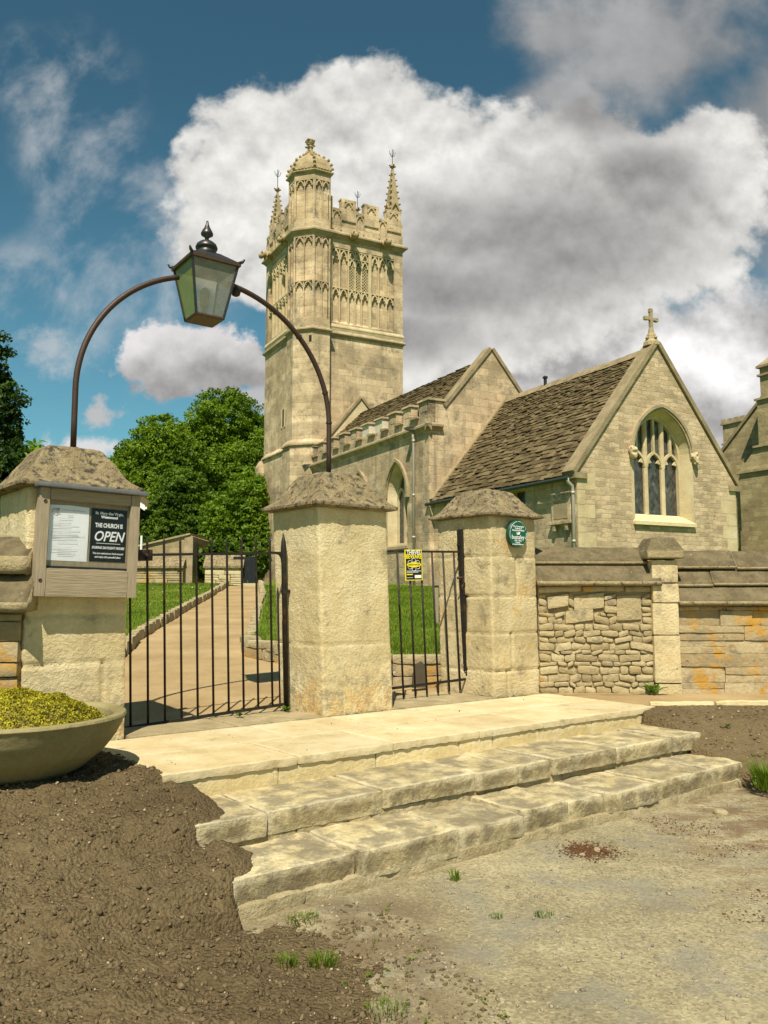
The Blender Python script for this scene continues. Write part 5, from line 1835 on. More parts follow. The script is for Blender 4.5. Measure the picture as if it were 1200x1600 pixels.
def slate_roof(name, org, along, up, L, H, e0, e1, w0, w1, seed, thick=0.034, lift=0.045, parent=CHU):
    """stone slates laid in diminishing courses. org: eave corner; along/up unit vectors"""
    r = np.random.default_rng(seed)
    org, along, up = Vector(org), Vector(along), Vector(up)
    nrm = along.cross(up)
    if nrm.z < 0:
        nrm = -nrm
    mb_v, mb_f, o = [], [], 0
    h = 0.0
    while h < H - 0.02:
        f = h / H
        ex = e0 + (e1 - e0) * f
        s = -r.uniform(0, 0.2)
        while s < L:
            w = (w0 + (w1 - w0) * f) * r.uniform(0.55, 1.45)
            a, b = max(s, 0), min(s + w, L)
            s += w
            if b - a < 0.03:
                continue
            ln = ex * 1.75
            dz = r.uniform(-0.012, 0.018)
            t = thick * r.uniform(0.75, 1.3)
            h0 = h + r.uniform(-0.024, 0.024)
            tl = lift * r.uniform(0.75, 1.3)
            sk = r.uniform(-0.02, 0.02)
            h1 = min(h0 + ln, H + 0.03)
            P = []
            for (u, v, k) in ((a + .005, h0 - sk, tl), (b - .005, h0 + sk, tl), (b - .005, h1, 0.0), (a + .005, h1, 0.0)):
                P.append(org + along * u + up * v + nrm * (k + dz))
            Q = [p + nrm * t for p in P]
            mb_v += [tuple(p) for p in P + Q]
            for q in ((3, 2, 1, 0), (4, 5, 6, 7), (0, 1, 5, 4), (1, 2, 6, 5), (2, 3, 7, 6), (3, 0, 4, 7)):
                mb_f.append([i + o for i in q])
            o += 8
        h += ex
    me = bpy.data.meshes.new(name)
    me.from_pydata(mb_v, [], mb_f)
    bm = bmesh.new()
    bm.from_mesh(me)
    bmesh.ops.recalc_face_normals(bm, faces=bm.faces)
    bm.to_mesh(me)
    bm.free()
    me.materials.append(M['slate'])
    ob = bpy.data.objects.new(name, me)
    COL.objects.link(ob)
    ob.parent = parent
    return ob


su = Vector((RC + 0.16, 0, RZ - 0.12 - (EZ - 0.04)))
Hs = su.length
roof = slate_roof('chancel_roof', (-0.16, 0.38, EZ - 0.04), (0, 1, 0), su.normalized(), 6.95, Hs, 0.20, 0.10, 0.30, 0.16, 3)
slate_roof('chancel_roof', (WE + 0.16, 0.38, EZ - 0.04), (0, 1, 0), Vector((-su.x, 0, su.z)).normalized(), 6.95, Hs, 0.40, 0.30, 0.8, 0.5, 4)
mb = MB()
mb.extrude([(-0.1, 0.62, EZ - 0.07), (RC, 0.62, RZ - 0.16), (WE + 0.1, 0.62, EZ - 0.07)], [(-0.1, 7.4, EZ - 0.07), (RC, 7.4, RZ - 0.16), (WE + 0.1, 7.4, EZ - 0.07)])
mb.build('roof_core', M['darkvoid'], roof)
mb = MB()
y = 0.42
rr = random.Random(8)
while y < 7.2:
    l = rr.uniform(0.38, 0.55)
    dz = rr.uniform(-0.012, 0.012)
    mb.extrude([(RC - 0.19, y, RZ - 0.20 + dz), (RC, y, RZ + 0.03 + dz), (RC + 0.19, y, RZ - 0.20 + dz), (RC, y, RZ - 0.08 + dz)],
               [(RC - 0.19, y + l - .012, RZ - 0.20 + dz), (RC, y + l - .012, RZ + 0.03 + dz), (RC + 0.19, y + l - .012, RZ - 0.20 + dz), (RC, y + l - .012, RZ - 0.08 + dz)])
    y += l
mb.build('ridge_stones', M['copegable'], roof)
mb = MB()
slope_slab(mb, -0.12, EZ + 0.02, RC, RZ - 0.06, 7.18, 7.40, 0.03, 0.10)
mb.build('mortar_fillet', M['mortar'], roof)
mb = MB()
mb.tube([(RC, 5.05, RZ), (RC, 5.05, RZ + 0.22)], 0.055, 10)
mb.lathe([(0.09, 0), (0.09, 0.05), (0.02, 0.09)], 10, c=(RC, 5.05, RZ + 0.23))
mb.build('vent_pipe', M['iron'], roof)
mb = MB()
mb.tube([(-0.26, 0.05, EZ - 0.10), (-0.26, 7.5, EZ - 0.10)], 0.06, 8)
mb.build('gutter', M['gutter'], CHU)
mb = MB()
mb.tube([(-0.26, 0.09, EZ - 0.10), (-0.24, 0.09, EZ - 0.20), (-0.10, 0.09, EZ - 0.30), (-0.08, 0.09, EZ - 0.42), (-0.08, 0.09, 1.6)], 0.045, 10)
for z in (4.30, 3.0):
    mb.tube([(-0.08, 0.09, z), (-0.08, 0.09, z + 0.07)], 0.058, 10)
mb.build('drainpipe', M['pipe'], CHU, smooth=True)
# memorial tablet on the chancel wall
mb = MB(NORTH(0.0))
mb.box(0.22, 1.02, -0.07, 0.01, 3.62, 4.40)
mb.box(0.16, 1.08, -0.14, 0.01, 3.52, 3.615)
for a in (0.30, 0.82):
    mb.box(a, a + 0.12, -0.12, 0.01, 3.34, 3.518)
tb = mb.build('wall_tablet', M['ashlar_grey'], CHU, bevel=0.012)
mb = MB(NORTH(0.0))
mb.box(0.33, 0.91, -0.082, -0.071, 3.68, 4.18)
mb.build('panel', M['trim'], tb)
mb = MB(NORTH(-0.075))
for sgn in (-1, 1):
    mb.tube([(0.62 + sgn * (0.03 + 0.26 * t), -0.004, 4.27 + 0.045 * sin(t * 9)) for t in np.linspace(0, 1, 16)], 0.018, 6)
mb.build('carved_scroll', M['trim'], tb)

# ---------------------------------------------------------------- aisle and nave
AX, NY, AF = -0.18, 7.4, 18.1
STZ, PSZ, PMZ = 7.42, 7.93, 8.46
aw = [dict(c=9.72, hw=0.76, sill=3.42, zs=5.30, za=6.50), dict(c=12.86, hw=0.76, sill=3.42, zs=5.30, za=6.50), dict(c=16.0, hw=0.76, sill=3.42, zs=5.30, za=6.50)]
mb = MB(NORTH(AX))
wall(mb, NY, AF, 1.2, lambda x: STZ, aw)
mb.build('aisle_wall', M['ashlar_grey'], CHU)
for o in aw:
    w_ = bpy.data.objects.new('aisle_window', None)
    COL.objects.link(w_)
    w_.parent = CHU
    mb = MB(NORTH(AX))
    reveal(mb, o, 0.34, 0.16)
    mb.build('reveal', M['dressed'], w_)
    mb = MB(NORTH(AX))
    hd = arch_pts(o['c'], o['hw'], o['zs'] - 0.05, o['za'])
    ring(mb, hd, -0.10, -0.001, 0.05, 0.15)
    ring(mb, hd, -0.05, -0.001, 0.0, 0.05)
    for sgn in (-1, 1):
        mb.box(o['c'] + sgn * 0.87 - 0.07, o['c'] + sgn * 0.87 + 0.07, -0.13, 0.0, o['zs'] - 0.17, o['zs'] - 0.052)
    mb.build('hood_mould', M['trim'], w_)
    mb = MB(NORTH(AX))
    mb.hexa([(o['c'] - 0.80, -0.06, 3.28), (o['c'] + 0.80, -0.06, 3.28), (o['c'] + 0.80, 0.36, 3.32), (o['c'] - 0.80, 0.36, 3.32)],
            [(o['c'] - 0.80, -0.06, 3.38), (o['c'] + 0.80, -0.06, 3.38), (o['c'] + 0.62, 0.36, 3.54), (o['c'] - 0.62, 0.36, 3.54)])
    mb.build('sill', M['trim'], w_)
    g2 = dict(c=o['c'], hw=o['hw'] - 0.16, sill=3.52, zs=o['zs'], za=o['za'] - 0.2)
    mb = MB(NORTH(AX + 0.40))
    mb.poly([(x, 0, z) for x, z in outline(g2, -0.05)])
    mb.build('glass', M['glass'], w_)
    mb = MB(NORTH(AX + 0.33))
    ring(mb, outline(g2, 0), 0.0, 0.07, -0.07, 0.0)
    mb.box(g2['c'] - 0.055, g2['c'] + 0.055, -0.02, 0.07, 3.5, 5.35)
    for sgn in (-1, 1):
        c = g2['c'] + sgn * g2['hw'] / 2
        ring(mb, arch_pts(c, g2['hw'] / 2 - 0.04, 5.12, 5.58, 7), 0.0, 0.07, -0.02, 0.05)
    mb.box(g2['c'] - 0.05, g2['c'] + 0.05, 0.0, 0.07, 5.35, 6.2)
    mb.build('tracery', M['dressed'], w_)
# cornice string, battlement
mb = MB()
mb.extrude([(AX, 0, STZ - 0.10), (AX - 0.10, 0, STZ + 0.02), (AX - 0.16, 0, STZ + 0.05), (AX - 0.16, 0, STZ + 0.12), (AX - 0.02, 0, STZ + 0.20), (AX + 0.02, 0, STZ)],
           [(AX, 0, STZ - 0.10), (AX - 0.10, 0, STZ + 0.02), (AX - 0.16, 0, STZ + 0.05), (AX - 0.16, 0, STZ + 0.12), (AX - 0.02, 0, STZ + 0.20), (AX + 0.02, 0, STZ)])
mb.V, mb.F = [], []
pr = [(0.0, STZ - 0.10), (-0.10, STZ + 0.02), (-0.16, STZ + 0.05), (-0.16, STZ + 0.12), (-0.02, STZ + 0.20), (0.03, STZ + 0.20), (0.03, STZ - 0.1)]
mb.extrude([(AX + a, NY - 0.16, z) for a, z in pr], [(AX + a, AF, z) for a, z in pr])
mb.extrude([(AX - 0.16, NY + a, z) for a, z in pr], [(0.34, NY + a, z) for a, z in pr])
mb.build('aisle_cornice', M['trim'], CHU)
mb = MB()
mb.box(AX, AX + 0.28, NY + 0.003, AF, STZ + 0.195, PSZ)
mb.box(AX + 0.002, AX + 0.26, NY, NY + 0.30, STZ + 0.19, PMZ - 0.06)
par = mb.build('aisle_parapet', M['ashlar_grey'], CHU)
mb = MB()
y = NY
mer = [(7.4, 8.10)] + [(8.10 + 0.55 + 1.135 * k, 8.10 + 0.55 + 0.60 + 1.135 * k) for k in range(8)] + [(17.75, AF)]
cren = []
for i, (a, b) in enumerate(mer):
    pale = i in (3, 4, 9)  # these merlons take a paler stone colour
    m2 = MB()
    m2.box(AX + 0.002, AX + 0.278, a, b, PSZ - 0.002, PMZ - 0.05)
    if not pale:
        m2.box(AX + 0.001, AX - 0.01, a + 0.12, b - 0.12, PSZ + 0.12, PMZ - 0.12)
    o_ = m2.build('merlon', M['pale_stone' if pale else 'ashlar_grey'], par)
    if pale:
        o_['label'] = 'pale battlement stone'
    mb.hexa([(AX - 0.07, a - 0.05, PMZ - 0.05), (AX + 0.34, a - 0.05, PMZ - 0.05), (AX + 0.34, b + 0.05, PMZ - 0.05), (AX - 0.07, b + 0.05, PMZ - 0.05)],
            [(AX - 0.03, a - 0.03, PMZ + 0.03), (AX + 0.30, a - 0.03, PMZ + 0.03), (AX + 0.30, b + 0.03, PMZ + 0.03), (AX - 0.03, b + 0.03, PMZ + 0.03)])
    if i + 1 < len(mer):
        c, d = b, mer[i + 1][0]
        mb.hexa([(AX - 0.09, c - 0.02, PSZ - 0.05), (AX + 0.34, c - 0.02, PSZ - 0.05), (AX + 0.34, d + 0.02, PSZ - 0.05), (AX - 0.09, d + 0.02, PSZ - 0.05)],
                [(AX - 0.09, c - 0.02, PSZ), (AX + 0.34, c - 0.02, PSZ), (AX + 0.34, d + 0.02, PSZ + 0.07), (AX - 0.09, d + 0.02, PSZ + 0.07)])
mb.box(AX - 0.06, 0.60, NY - 0.06, NY + 0.34, PMZ - 0.052, PMZ + 0.03)
mb.build('battlement_coping', M['trim'], par)
# nave east gable
NC, NZ, NH = 2.50, 10.58, 2.15
def ntop(x):
    return max(PMZ - 0.06, NZ - 1.18 * abs(x - NC))
mb = MB(EAST(NY))
wall(mb, AX, 5.3, 1.2, ntop, [], extra=(0.35, NC, NC - (NZ - PMZ + 0.06) / 1.18, NC + (NZ - PMZ + 0.06) / 1.18))
mb.build('nave_gable', M['ashlar_grey'], CHU)
mb = MB()
slope_slab(mb, NC - 2.0, NZ - 1.18 * 2.0, NC, NZ, NY - 0.06, NY + 0.38, 0.0, 0.13)
slope_slab(mb, NC + 2.0, NZ - 1.18 * 2.0, NC, NZ, NY - 0.06, NY + 0.38, 0.0, 0.13)
mb.build('nave_coping', M['copegable'], CHU)
nd_ = Vector((NC - 0.30, 0, 2.02)).normalized()
nr = slate_roof('nave_roof', (0.22, NY + 0.38, 8.22), (0, 1, 0), nd_, 10.25, 3.04, 0.22, 0.13, 0.36, 0.22, 6)
slate_roof('nave_roof', (2 * NC - 0.22, NY + 0.38, 8.22), (0, 1, 0), Vector((-nd_.x, 0, nd_.z)), 10.25, 3.04, 0.4, 0.3, 0.8, 0.6, 7)
zr = 8.22 + nd_.z * 3.04
mb = MB()
mb.extrude([(0.2, NY + 0.3, 8.15), (NC, NY + 0.3, zr - 0.07), (2 * NC - 0.2, NY + 0.3, 8.15)], [(0.2, 18.0, 8.15), (NC, 18.0, zr - 0.07), (2 * NC - 0.2, 18.0, 8.15)])
mb.build('roof_core', M['darkvoid'], nr)
mb = MB()
y = NY + 0.42
while y < 17.6:
    l = rr.uniform(0.4, 0.6)
    mb.extrude([(NC - 0.18, y, zr - 0.12), (NC, y, zr + 0.07), (NC + 0.18, y, zr - 0.12), (NC, y, zr - 0.02)],
               [(NC - 0.18, y + l - .01, zr - 0.12), (NC, y + l - .01, zr + 0.07), (NC + 0.18, y + l - .01, zr - 0.12), (NC, y + l - .01, zr - 0.02)])
    y += l
mb.build('ridge_stones', M['copegable'], nr)
# raised west gable standing against the tower
WGZ = 10.95
mb = MB()
mb.extrude([(-0.10, 17.85, 8.0), (NC - 0.2, 17.85, WGZ - 0.02), (2 * NC, 17.85, 8.0)], [(-0.10, 18.15, 8.0), (NC - 0.2, 18.15, WGZ - 0.02), (2 * NC, 18.15, 8.0)])
mb.build('nave_back_gable', M['dressed'], CHU)
mb = MB()
slope_slab(mb, -0.15, 7.98, NC - 0.2, WGZ, 17.78, 18.16, 0.0, 0.11)
slope_slab(mb, 2 * NC + .05, 7.98, NC - 0.2, WGZ, 17.78, 18.16, 0.0, 0.11)
mb.build('nave_back_coping', M['copegable'], CHU)
# rainwater hoppers and pipe
for y, down in ((8.32, True), (17.95, True)):
    mb = MB()
    mb.hexa([(AX - 0.40, y - 0.10, STZ + 0.06), (AX, y - 0.14, STZ + 0.02), (AX, y + 0.14, STZ + 0.02), (AX - 0.40, y + 0.10, STZ + 0.06)],
            [(AX - 0.42, y - 0.14, STZ + 0.14), (AX, y - 0.18, STZ + 0.17), (AX, y + 0.18, STZ + 0.17), (AX - 0.42, y + 0.14, STZ + 0.14)])
    mb.build('lead_spout', M['lead'], CHU)
    mb = MB()
    mb.tube([(AX - 0.16, y, STZ + 0.05), (AX - 0.12, y, STZ - 0.2), (AX - 0.10, y, STZ - 0.3), (AX - 0.10, y, 1.7)], 0.048, 10)
    for z in (7.05, 5.1, 3.6, 2.4):
        mb.tube([(AX - 0.10, y, z), (AX - 0.10, y, z + 0.08)], 0.064, 10)
    mb.build('drainpipe', M['pipe'], CHU, smooth=True)

# ---------------------------------------------------------------- tower
TX0, TX1, TY0, TY1 = -0.70, 4.80, 18.2, 23.05
ZS1, ZS2, ZTOP = 14.05, 18.98, 20.30
PZ0, PZ1 = 14.62, 18.38
mb = MB(EAST(TY0))
pe = dict(c=(0.93 + 4.31) / 2, hw=(4.31 - 0.93) / 2, sill=PZ0, zs=PZ1, za=PZ1)
wall(mb, TX0 + 0.5, TX1, 7.6, lambda x: ZS2, [pe])
reveal(mb, pe, 0.16, 0.0)
mb.quad((pe['c'] - pe['hw'], 0.0, PZ0), (pe['c'] + pe['hw'], 0.0, PZ0), (pe['c'] + pe['hw'], 0.16, PZ0 + 0.14), (pe['c'] - pe['hw'], 0.16, PZ0 + 0.14))
mb.quad((0.9, 0.158, PZ0), (4.35, 0.158, PZ0), (4.35, 0.158, PZ1), (0.9, 0.158, PZ1))
tw = mb.build('tower', M['ashlar'], CHU)
mb = MB(NORTH(TX0))
pn = dict(c=21.25, hw=1.42, sill=PZ0, zs=PZ1, za=PZ1)
wall(mb, TY0 + 0.5, TY1, 1.2, lambda x: ZS2, [pn])
reveal(mb, pn, 0.16, 0.0)
mb.quad((19.8, 0.158, PZ0), (22.7, 0.158, PZ0), (22.7, 0.158, PZ1), (19.8, 0.158, PZ1))
mb.build('north_face', M['ashlar'], tw)
mb = MB()
mb.quad((TX1, TY0, 1.2), (TX1, TY1, 1.2), (TX1, TY1, ZS2), (TX1, TY0, ZS2))
mb.quad((TX0, TY1, 1.2), (TX1, TY1, 1.2), (TX1, TY1, ZS2), (TX0, TY1, ZS2))
mb.poly([(0.0, TY0, ZS2), (TX1, TY0, ZS2), (TX1, TY1, ZS2), (TX0, TY1, ZS2), (TX0, 18.85, ZS2)])
mb.build('far_faces', M['ashlar'], tw)


def string_course(mb, z, h, pj, box=None):
    x0, x1, y0, y1 = box or (TX0, TX1, TY0, TY1)
    def r(k):
        return [(0.0, y0 - k), (x1 + k, y0 - k), (x1 + k, y1 + k), (x0 - k, y1 + k), (x0 - k, 18.85)]
    lv = [(0.0, z - h * 0.5), (pj * 0.55, z - h * 0.18), (pj, z - h * 0.05), (pj, z + h * 0.12), (0.005, z + h * 0.5)]
    for (k0, z0), (k1, z1) in zip(lv[:-1], lv[1:]):
        A, B = r(k0), r(k1)
        for i in range(5):
            j = (i + 1) % 5
            mb.quad((*A[i], z0), (*A[j], z0), (*B[j], z1), (*B[i], z1))
mb = MB()
string_course(mb, ZS1, 0.26, 0.13)
mb.build('string_course', M['trim'], tw)
mb = MB()
string_course(mb, ZS2 + 0.02, 0.44, 0.21)
mb.build('string_course', M['trim'], tw)
mb = MB()
string_course(mb, 14.40, 0.30, 0.045)
mb.build('string_course', M['dressed'], tw)


def panel_heads(mb, x0, x1, zt, h, d0=0.02, d1=0.15, cus=True):
    """rail with a cusped arch beneath it, dark spandrels left open"""
    mb.box(x0, x1, d0, d1, zt - 0.05, zt)
    c, hw = (x0 + x1) / 2, (x1 - x0) / 2
    ring(mb, arch_pts(c, hw - 0.02, zt - h, zt - 0.03, 6), d0, d1, -0.055, 0.0)
    if cus:
        for s in (-1, 1):
            a = [(c + s * hw * 0.85, zt - h * 0.72), (c + s * hw * 0.28, zt - h * 0.66), (c + s * hw * 0.62, zt - h * 0.30)]
            mb.extrude([(p[0], d0 + .02, p[1]) for p in a], [(p[0], d1, p[1]) for p in a])


mb = MB(EAST(TY0))
gs = [(0.93, [1.325], 1.76), (1.82, [2.165, 2.51], 2.88), (3.04, [3.455, 3.88], 4.31)]
for x0, mids, x1 in gs:
    e = [x0] + mids + [x1]
    for m_ in mids:
        mb.box(m_ - 0.030, m_ + 0.030, 0.03, 0.15, PZ0, PZ1)
    for a, b in zip(e[:-1], e[1:]):
        panel_heads(mb, a, b, 16.40, 0.40)
        panel_heads(mb, a, b, 18.36, 0.56 if x0 != 1.82 else 0.36, cus=x0 != 1.82)
        if x0 == 1.82:
            panel_heads(mb, a, b, 17.98, 0.40)
for a, b in ((1.76, 1.82), (2.88, 3.04)):
    mb.box(a, b, 0.004, 0.158, PZ0, PZ1)
mb.build('blind_tracery', M['dressed'], tw)
# louvred bell opening: pierced stone lattice over a dark void
bw = bpy.data.objects.new('belfry_window', None)
COL.objects.link(bw)
bw.parent = tw
mb = MB(EAST(TY0))
mb.box(1.82, 2.88, 0.150, 0.156, 16.44, 17.92)
mb.build('void', M['darkvoid'], tw)
mb = MB(EAST(TY0))
for a, b in ((1.85, 2.135), (2.195, 2.48), (2.54, 2.85)):
    n = 2
    stp = (b - a) / n
    z = 16.44 - (b - a)
    while z < 17.66:
        for sgn in (1, -1):
            pts = []
            xa, xb = (a, b) if sgn > 0 else (b, a)
            za, zb = z, z + (b - a)
            # clip to the light
            t0 = max(0, (16.44 - za) / (zb - za))
            t1 = min(1, (17.70 - za) / (zb - za))
            if t1 - t0 > 0.05:
                p0 = (xa + (xb - xa) * t0, za + (zb - za) * t0)
                p1 = (xa + (xb - xa) * t1, za + (zb - za) * t1)
                w = 0.021
                mb.hexa([(p0[0], 0.09, p0[1] - w), (p1[0], 0.09, p1[1] - w), (p1[0], 0.09, p1[1] + w), (p0[0], 0.09, p0[1] + w)],
                        [(p0[0], 0.145, p0[1] - w), (p1[0], 0.145, p1[1] - w), (p1[0], 0.145, p1[1] + w), (p0[0], 0.145, p0[1] + w)])
        z += stp
lt = mb.build('stone_lattice', M['dressed'], tw)
bpy.data.objects.remove(bw)
mb = MB(NORTH(TX0))
e = [19.83, 20.28, 20.74, 21.2, 21.66, 22.12, 22.67]
for m_ in e[1:-1]:
    mb.box(m_ - 0.03, m_ + 0.03, 0.02, 0.15, PZ0, PZ1)
for a, b in zip(e[:-1], e[1:]):
    panel_heads(mb, a, b, 16.40, 0.40)
    panel_heads(mb, a, b, 18.36, 0.56)
mb.build('blind_tracery', M['dressed'], tw)

# parapet with pierced heads
pp = bpy.data.objects.new('tower_parapet', None)
COL.objects.link(pp)
pp.parent = CHU
def parapet_side(fn, a0, a1, merl, name='battlement'):
    mb = MB(fn)
    mb.box(a0, a1, 0.06, 0.32, ZS2 + 0.2, ZTOP)
    for a, b in merl:
        mb.box(a, b, 0.06, 0.32, ZTOP - .002, 20.86)
        mb.box(a - 0.03, b + 0.03, 0.02, 0.36, 20.86, 20.92)
        mb.box(a, b, 0.0, 0.062, ZTOP - 0.5, 20.40)
        mb.box(a, a + 0.16, 0.0, 0.062, 20.40, 20.84)
        mb.box(b - 0.16, b, 0.0, 0.062, 20.40, 20.84)
        panel_heads(mb, a + 0.16, b - 0.16, 20.83, 0.32, 0.0, 0.062)
    ed = [a0] + [q for m_ in merl for q in m_] + [a1]
    for a, b in zip(ed[0::2], ed[1::2]):
        if b - a < 0.12:
            continue
        mb.box(a, b, 0.01, 0.36, ZTOP, ZTOP + 0.06)
        n = max(1, round((b - a) / 0.33))
        for i in range(n):
            x0, x1 = a + (b - a) * i / n, a + (b - a) * (i + 1) / n
            panel_heads(mb, x0, x1, ZTOP - 0.02, 0.34, 0.0, 0.062)
            mb.box(x0, x0 + 0.05, 0.0, 0.062, ZS2 + 0.3, ZTOP - 0.36)
            mb.box(x1 - 0.05, x1, 0.0, 0.062, ZS2 + 0.3, ZTOP - 0.36)
    mb.build(name, M['ashlar'], pp)
parapet_side(EAST(TY0 - 0.02), 0.55, TX1 + 0.02, [(0.55, 0.92), (1.39, 2.17), (2.63, 3.44), (3.89, 4.70)])
parapet_side(NORTH(TX0 - 0.02), 19.2, TY1, [(19.75, 20.45), (20.95, 21.6), (22.05, 22.6)])
mb = MB()
mb.box(TX1 - 0.28, TX1 + 0.015, TY0 + 0.3, TY1, ZS2 + 0.2, ZTOP)
mb.box(TX0 + 0.1, TX1, TY1 - 0.3, TY1 + 0.005, ZS2 + 0.2, ZTOP)
for k in range(4):
    mb.box(TX1 - 0.28, TX1 + 0.015, 18.9 + k * 1.15, 19.55 + k * 1.15, ZTOP, 20.9)
    mb.box(0.6 + k * 1.1, 1.25 + k * 1.1, TY1 - 0.3, TY1 + 0.005, ZTOP, 20.9)
mb.build('battlement', M['ashlar'], pp)


def pinnacle(x, y, zb, zs_, zt, w, rod, label=None):
    p = bpy.data.objects.new('pinnacle', None)
    COL.objects.link(p)
    p.parent = CHU
    mb = MB()
    h = w / 2
    mb.box(x - h, x + h, y - h, y + h, zb, zs_)
    mb.box(x - h - 0.04, x + h + 0.04, y - h - 0.04, y + h + 0.04, zs_ - 0.12, zs_ - 0.02)
    for (fn, s) in ((lambda a, d, z: (x + a, y - h - 0.03 + d, z), 1), (lambda a, d, z: (x - h - 0.03 + d, y + a, z), 1)):
        m2 = MB(fn)
        ring(m2, [(-h, zs_ - 0.05), (0, zs_ + 0.42), (h, zs_ - 0.05)], -0.02, 0.04, -0.05, 0.02)
        m2.box(-h, -h + 0.06, 0.0, 0.06, zb + 0.3, zs_ - 0.1)
        m2.box(h - 0.06, h, 0.0, 0.06, zb + 0.3, zs_ - 0.1)
        o0 = len(mb.V)
        mb.V += m2.V
        mb.F += [[i + o0 for i in f] for f in m2.F]
    s = h * 0.95
    mb.hexa([(x - s, y - s, zs_), (x + s, y - s, zs_), (x + s, y + s, zs_), (x - s, y + s, zs_)],
            [(x - .05, y - .05, zt - 0.2), (x + .05, y - .05, zt - 0.2), (x + .05, y + .05, zt - 0.2), (x - .05, y + .05, zt - 0.2)])
    n = 7
    for i in range(n):
        f = i / n
        r = (s * (1 - f) + 0.05 * f) * 1.0
        z = zs_ + (zt - 0.2 - zs_) * f + 0.06
        for (a, b) in ((-1, -1), (1, -1), (1, 1), (-1, 1)):
            k = 0.085 * (1 - 0.35 * f)
            cx_, cy_ = x + a * (r + 0.02), y + b * (r + 0.02)
            mb.lathe([(0.01, -k * .6), (k * 0.8, -k * .2), (k * .9, k * .3), (0.02, k)], 6, c=(cx_, cy_, z))
    mb.lathe([(0.05, -0.24), (0.06, -0.12), (0.15, -0.05), (0.12, 0.0), (0.06, 0.03), (0.05, 0.1)], 8, c=(x, y, zt))
    for q in range(4):
        mb.lathe([(0.01, -0.04), (0.06, 0.0), (0.01, 0.07)], 6, c=(x + 0.15 * cos(q * pi / 2), y + 0.15 * sin(q * pi / 2), zt))
    mb.build('spire', M['crocket'], p, smooth=False)
    mb = MB()
    mb.tube([(x, y, zt), (x, y, rod)], 0.018, 6)
    for sgn in (-1, 1):
        for ax in (0, 1):
            d = (sgn, 0) if ax == 0 else (0, sgn)
            mb.tube([(x, y, rod - 0.42), (x + d[0] * 0.13, y + d[1] * 0.13, rod - 0.30), (x + d[0] * 0.17, y + d[1] * 0.17, rod - 0.12)], 0.013, 5)
    mb.build('iron_rod', M['iron'], p)
    return p
pinnacle(4.42, 18.58, 19.2, 21.0, 23.50, 0.60, 24.40)
pinnacle(-0.30, 22.62, 19.2, 20.9, 22.95, 0.54, 24.05)
pinnacle(4.42, 22.66, 19.2, 20.9, 22.95, 0.62, 24.0)

# gargoyles on the cornice
def gargoyle(x, y, z, dx, dy, L=0.55):
    pts = [(x, y, z), (x + dx * L * .5, y + dy * L * .5, z + 0.03), (x + dx * L * .85, y + dy * L * .85, z - 0.06), (x + dx * L * 1.1, y + dy * L * 1.1, z - 0.20)]
    mb = MB()
    mb.tube(pts, [0.19, 0.17, 0.15, 0.09], 8)
    hx, hy = x + dx * L * 1.02, y + dy * L * 1.02
    mb.lathe([(0.02, -0.17), (0.12, -0.10), (0.15, 0.0), (0.11, 0.10), (0.02, 0.14)], 8, c=(hx, hy, z - 0.12))
    for s in (-1, 1):
        mb.lathe([(0.02, -0.05), (0.055, 0.02), (0.01, 0.12)], 5, c=(hx - dy * s * 0.12, hy + dx * s * 0.12, z + 0.0))
        mb.tube([(x + dx * L * .45 - dy * s * 0.17, y + dy * L * .45 + dx * s * 0.17, z + 0.03), (x + dx * L * .6 - dy * s * 0.19, y + dy * L * .6 + dx * s * 0.19, z - 0.22)], [0.07, 0.045], 6)
    return mb.build('gargoyle', M['crocket'], tw, smooth=True)
gargoyle(1.88, TY0 - 0.10, 19.0, 0, -1)
gargoyle(3.66, TY0 - 0.10, 19.0, 0, -1)
gargoyle(TX0 - 0.10, 22.0, 19.0, -1, 0)
gargoyle(TX0 - 0.10, 19.75, 19.0, -1, 0, 0.4)

# stair turret: half octagon wrapped round the near corner
TP = [(0.66, 17.85), (-0.20, 17.85), (-0.92, 18.57), (-0.92, 19.35)]
TPB = TP + [(0.66, 19.35)]
tu = bpy.data.objects.new('stair_turret', None)
COL.objects.link(tu)
tu.parent = CHU
def turret_ring(k, z, cx=-0.05, cy=18.7):
    """outline moved outwards by k"""
    out = []
    n = len(TPB)
    for i in range(n):
        a, b, c = Vector(TPB[i - 1]), Vector(TPB[i]), Vector(TPB[(i + 1) % n])
        n1 = Vector(((b - a).y, -(b - a).x)).normalized()
        n2 = Vector(((c - b).y, -(c - b).x)).normalized()
        m_ = (n1 + n2)
        m_ = m_ / max(0.3, m_.dot(n1))
        ctr = Vector((cx, cy))
        if (b - ctr).dot(m_) < 0:
            m_ = -m_
        out.append((b.x + m_.x * k, b.y + m_.y * k, z))
    return out
mb = MB()
mb.extrude(turret_ring(-0.10, 7.6), turret_ring(-0.10, 21.6))
mb.extrude(turret_ring(0.0, 7.6), turret_ring(0.0, 14.62))
mb.extrude(turret_ring(0.0, 18.62), turret_ring(0.0, 19.45))
mb.extrude(turret_ring(0.0, 21.42), turret_ring(0.0, 21.78))
mb.build('turret_shaft', M['ashlar'], tu)
for z, h, pj in ((ZS1 - 0.03, 0.26, 0.12), (18.86, 0.40, 0.16), (21.80, 0.22, 0.12)):
    mb = MB()
    lv = [(0.0, z - h * 0.5), (pj * 0.6, z - h * 0.2), (pj, z - h * 0.05), (pj, z + h * 0.15), (0.0, z + h * 0.5)]
    for (k0, z0), (k1, z1) in zip(lv[:-1], lv[1:]):
        A, B = turret_ring(k0, z0), turret_ring(k1, z1)
        for i in range(len(A)):
            j = (i + 1) % len(A)
            mb.quad(A[i], A[j], B[j], B[i])
    mb.build('string_course', M['trim'], tu)
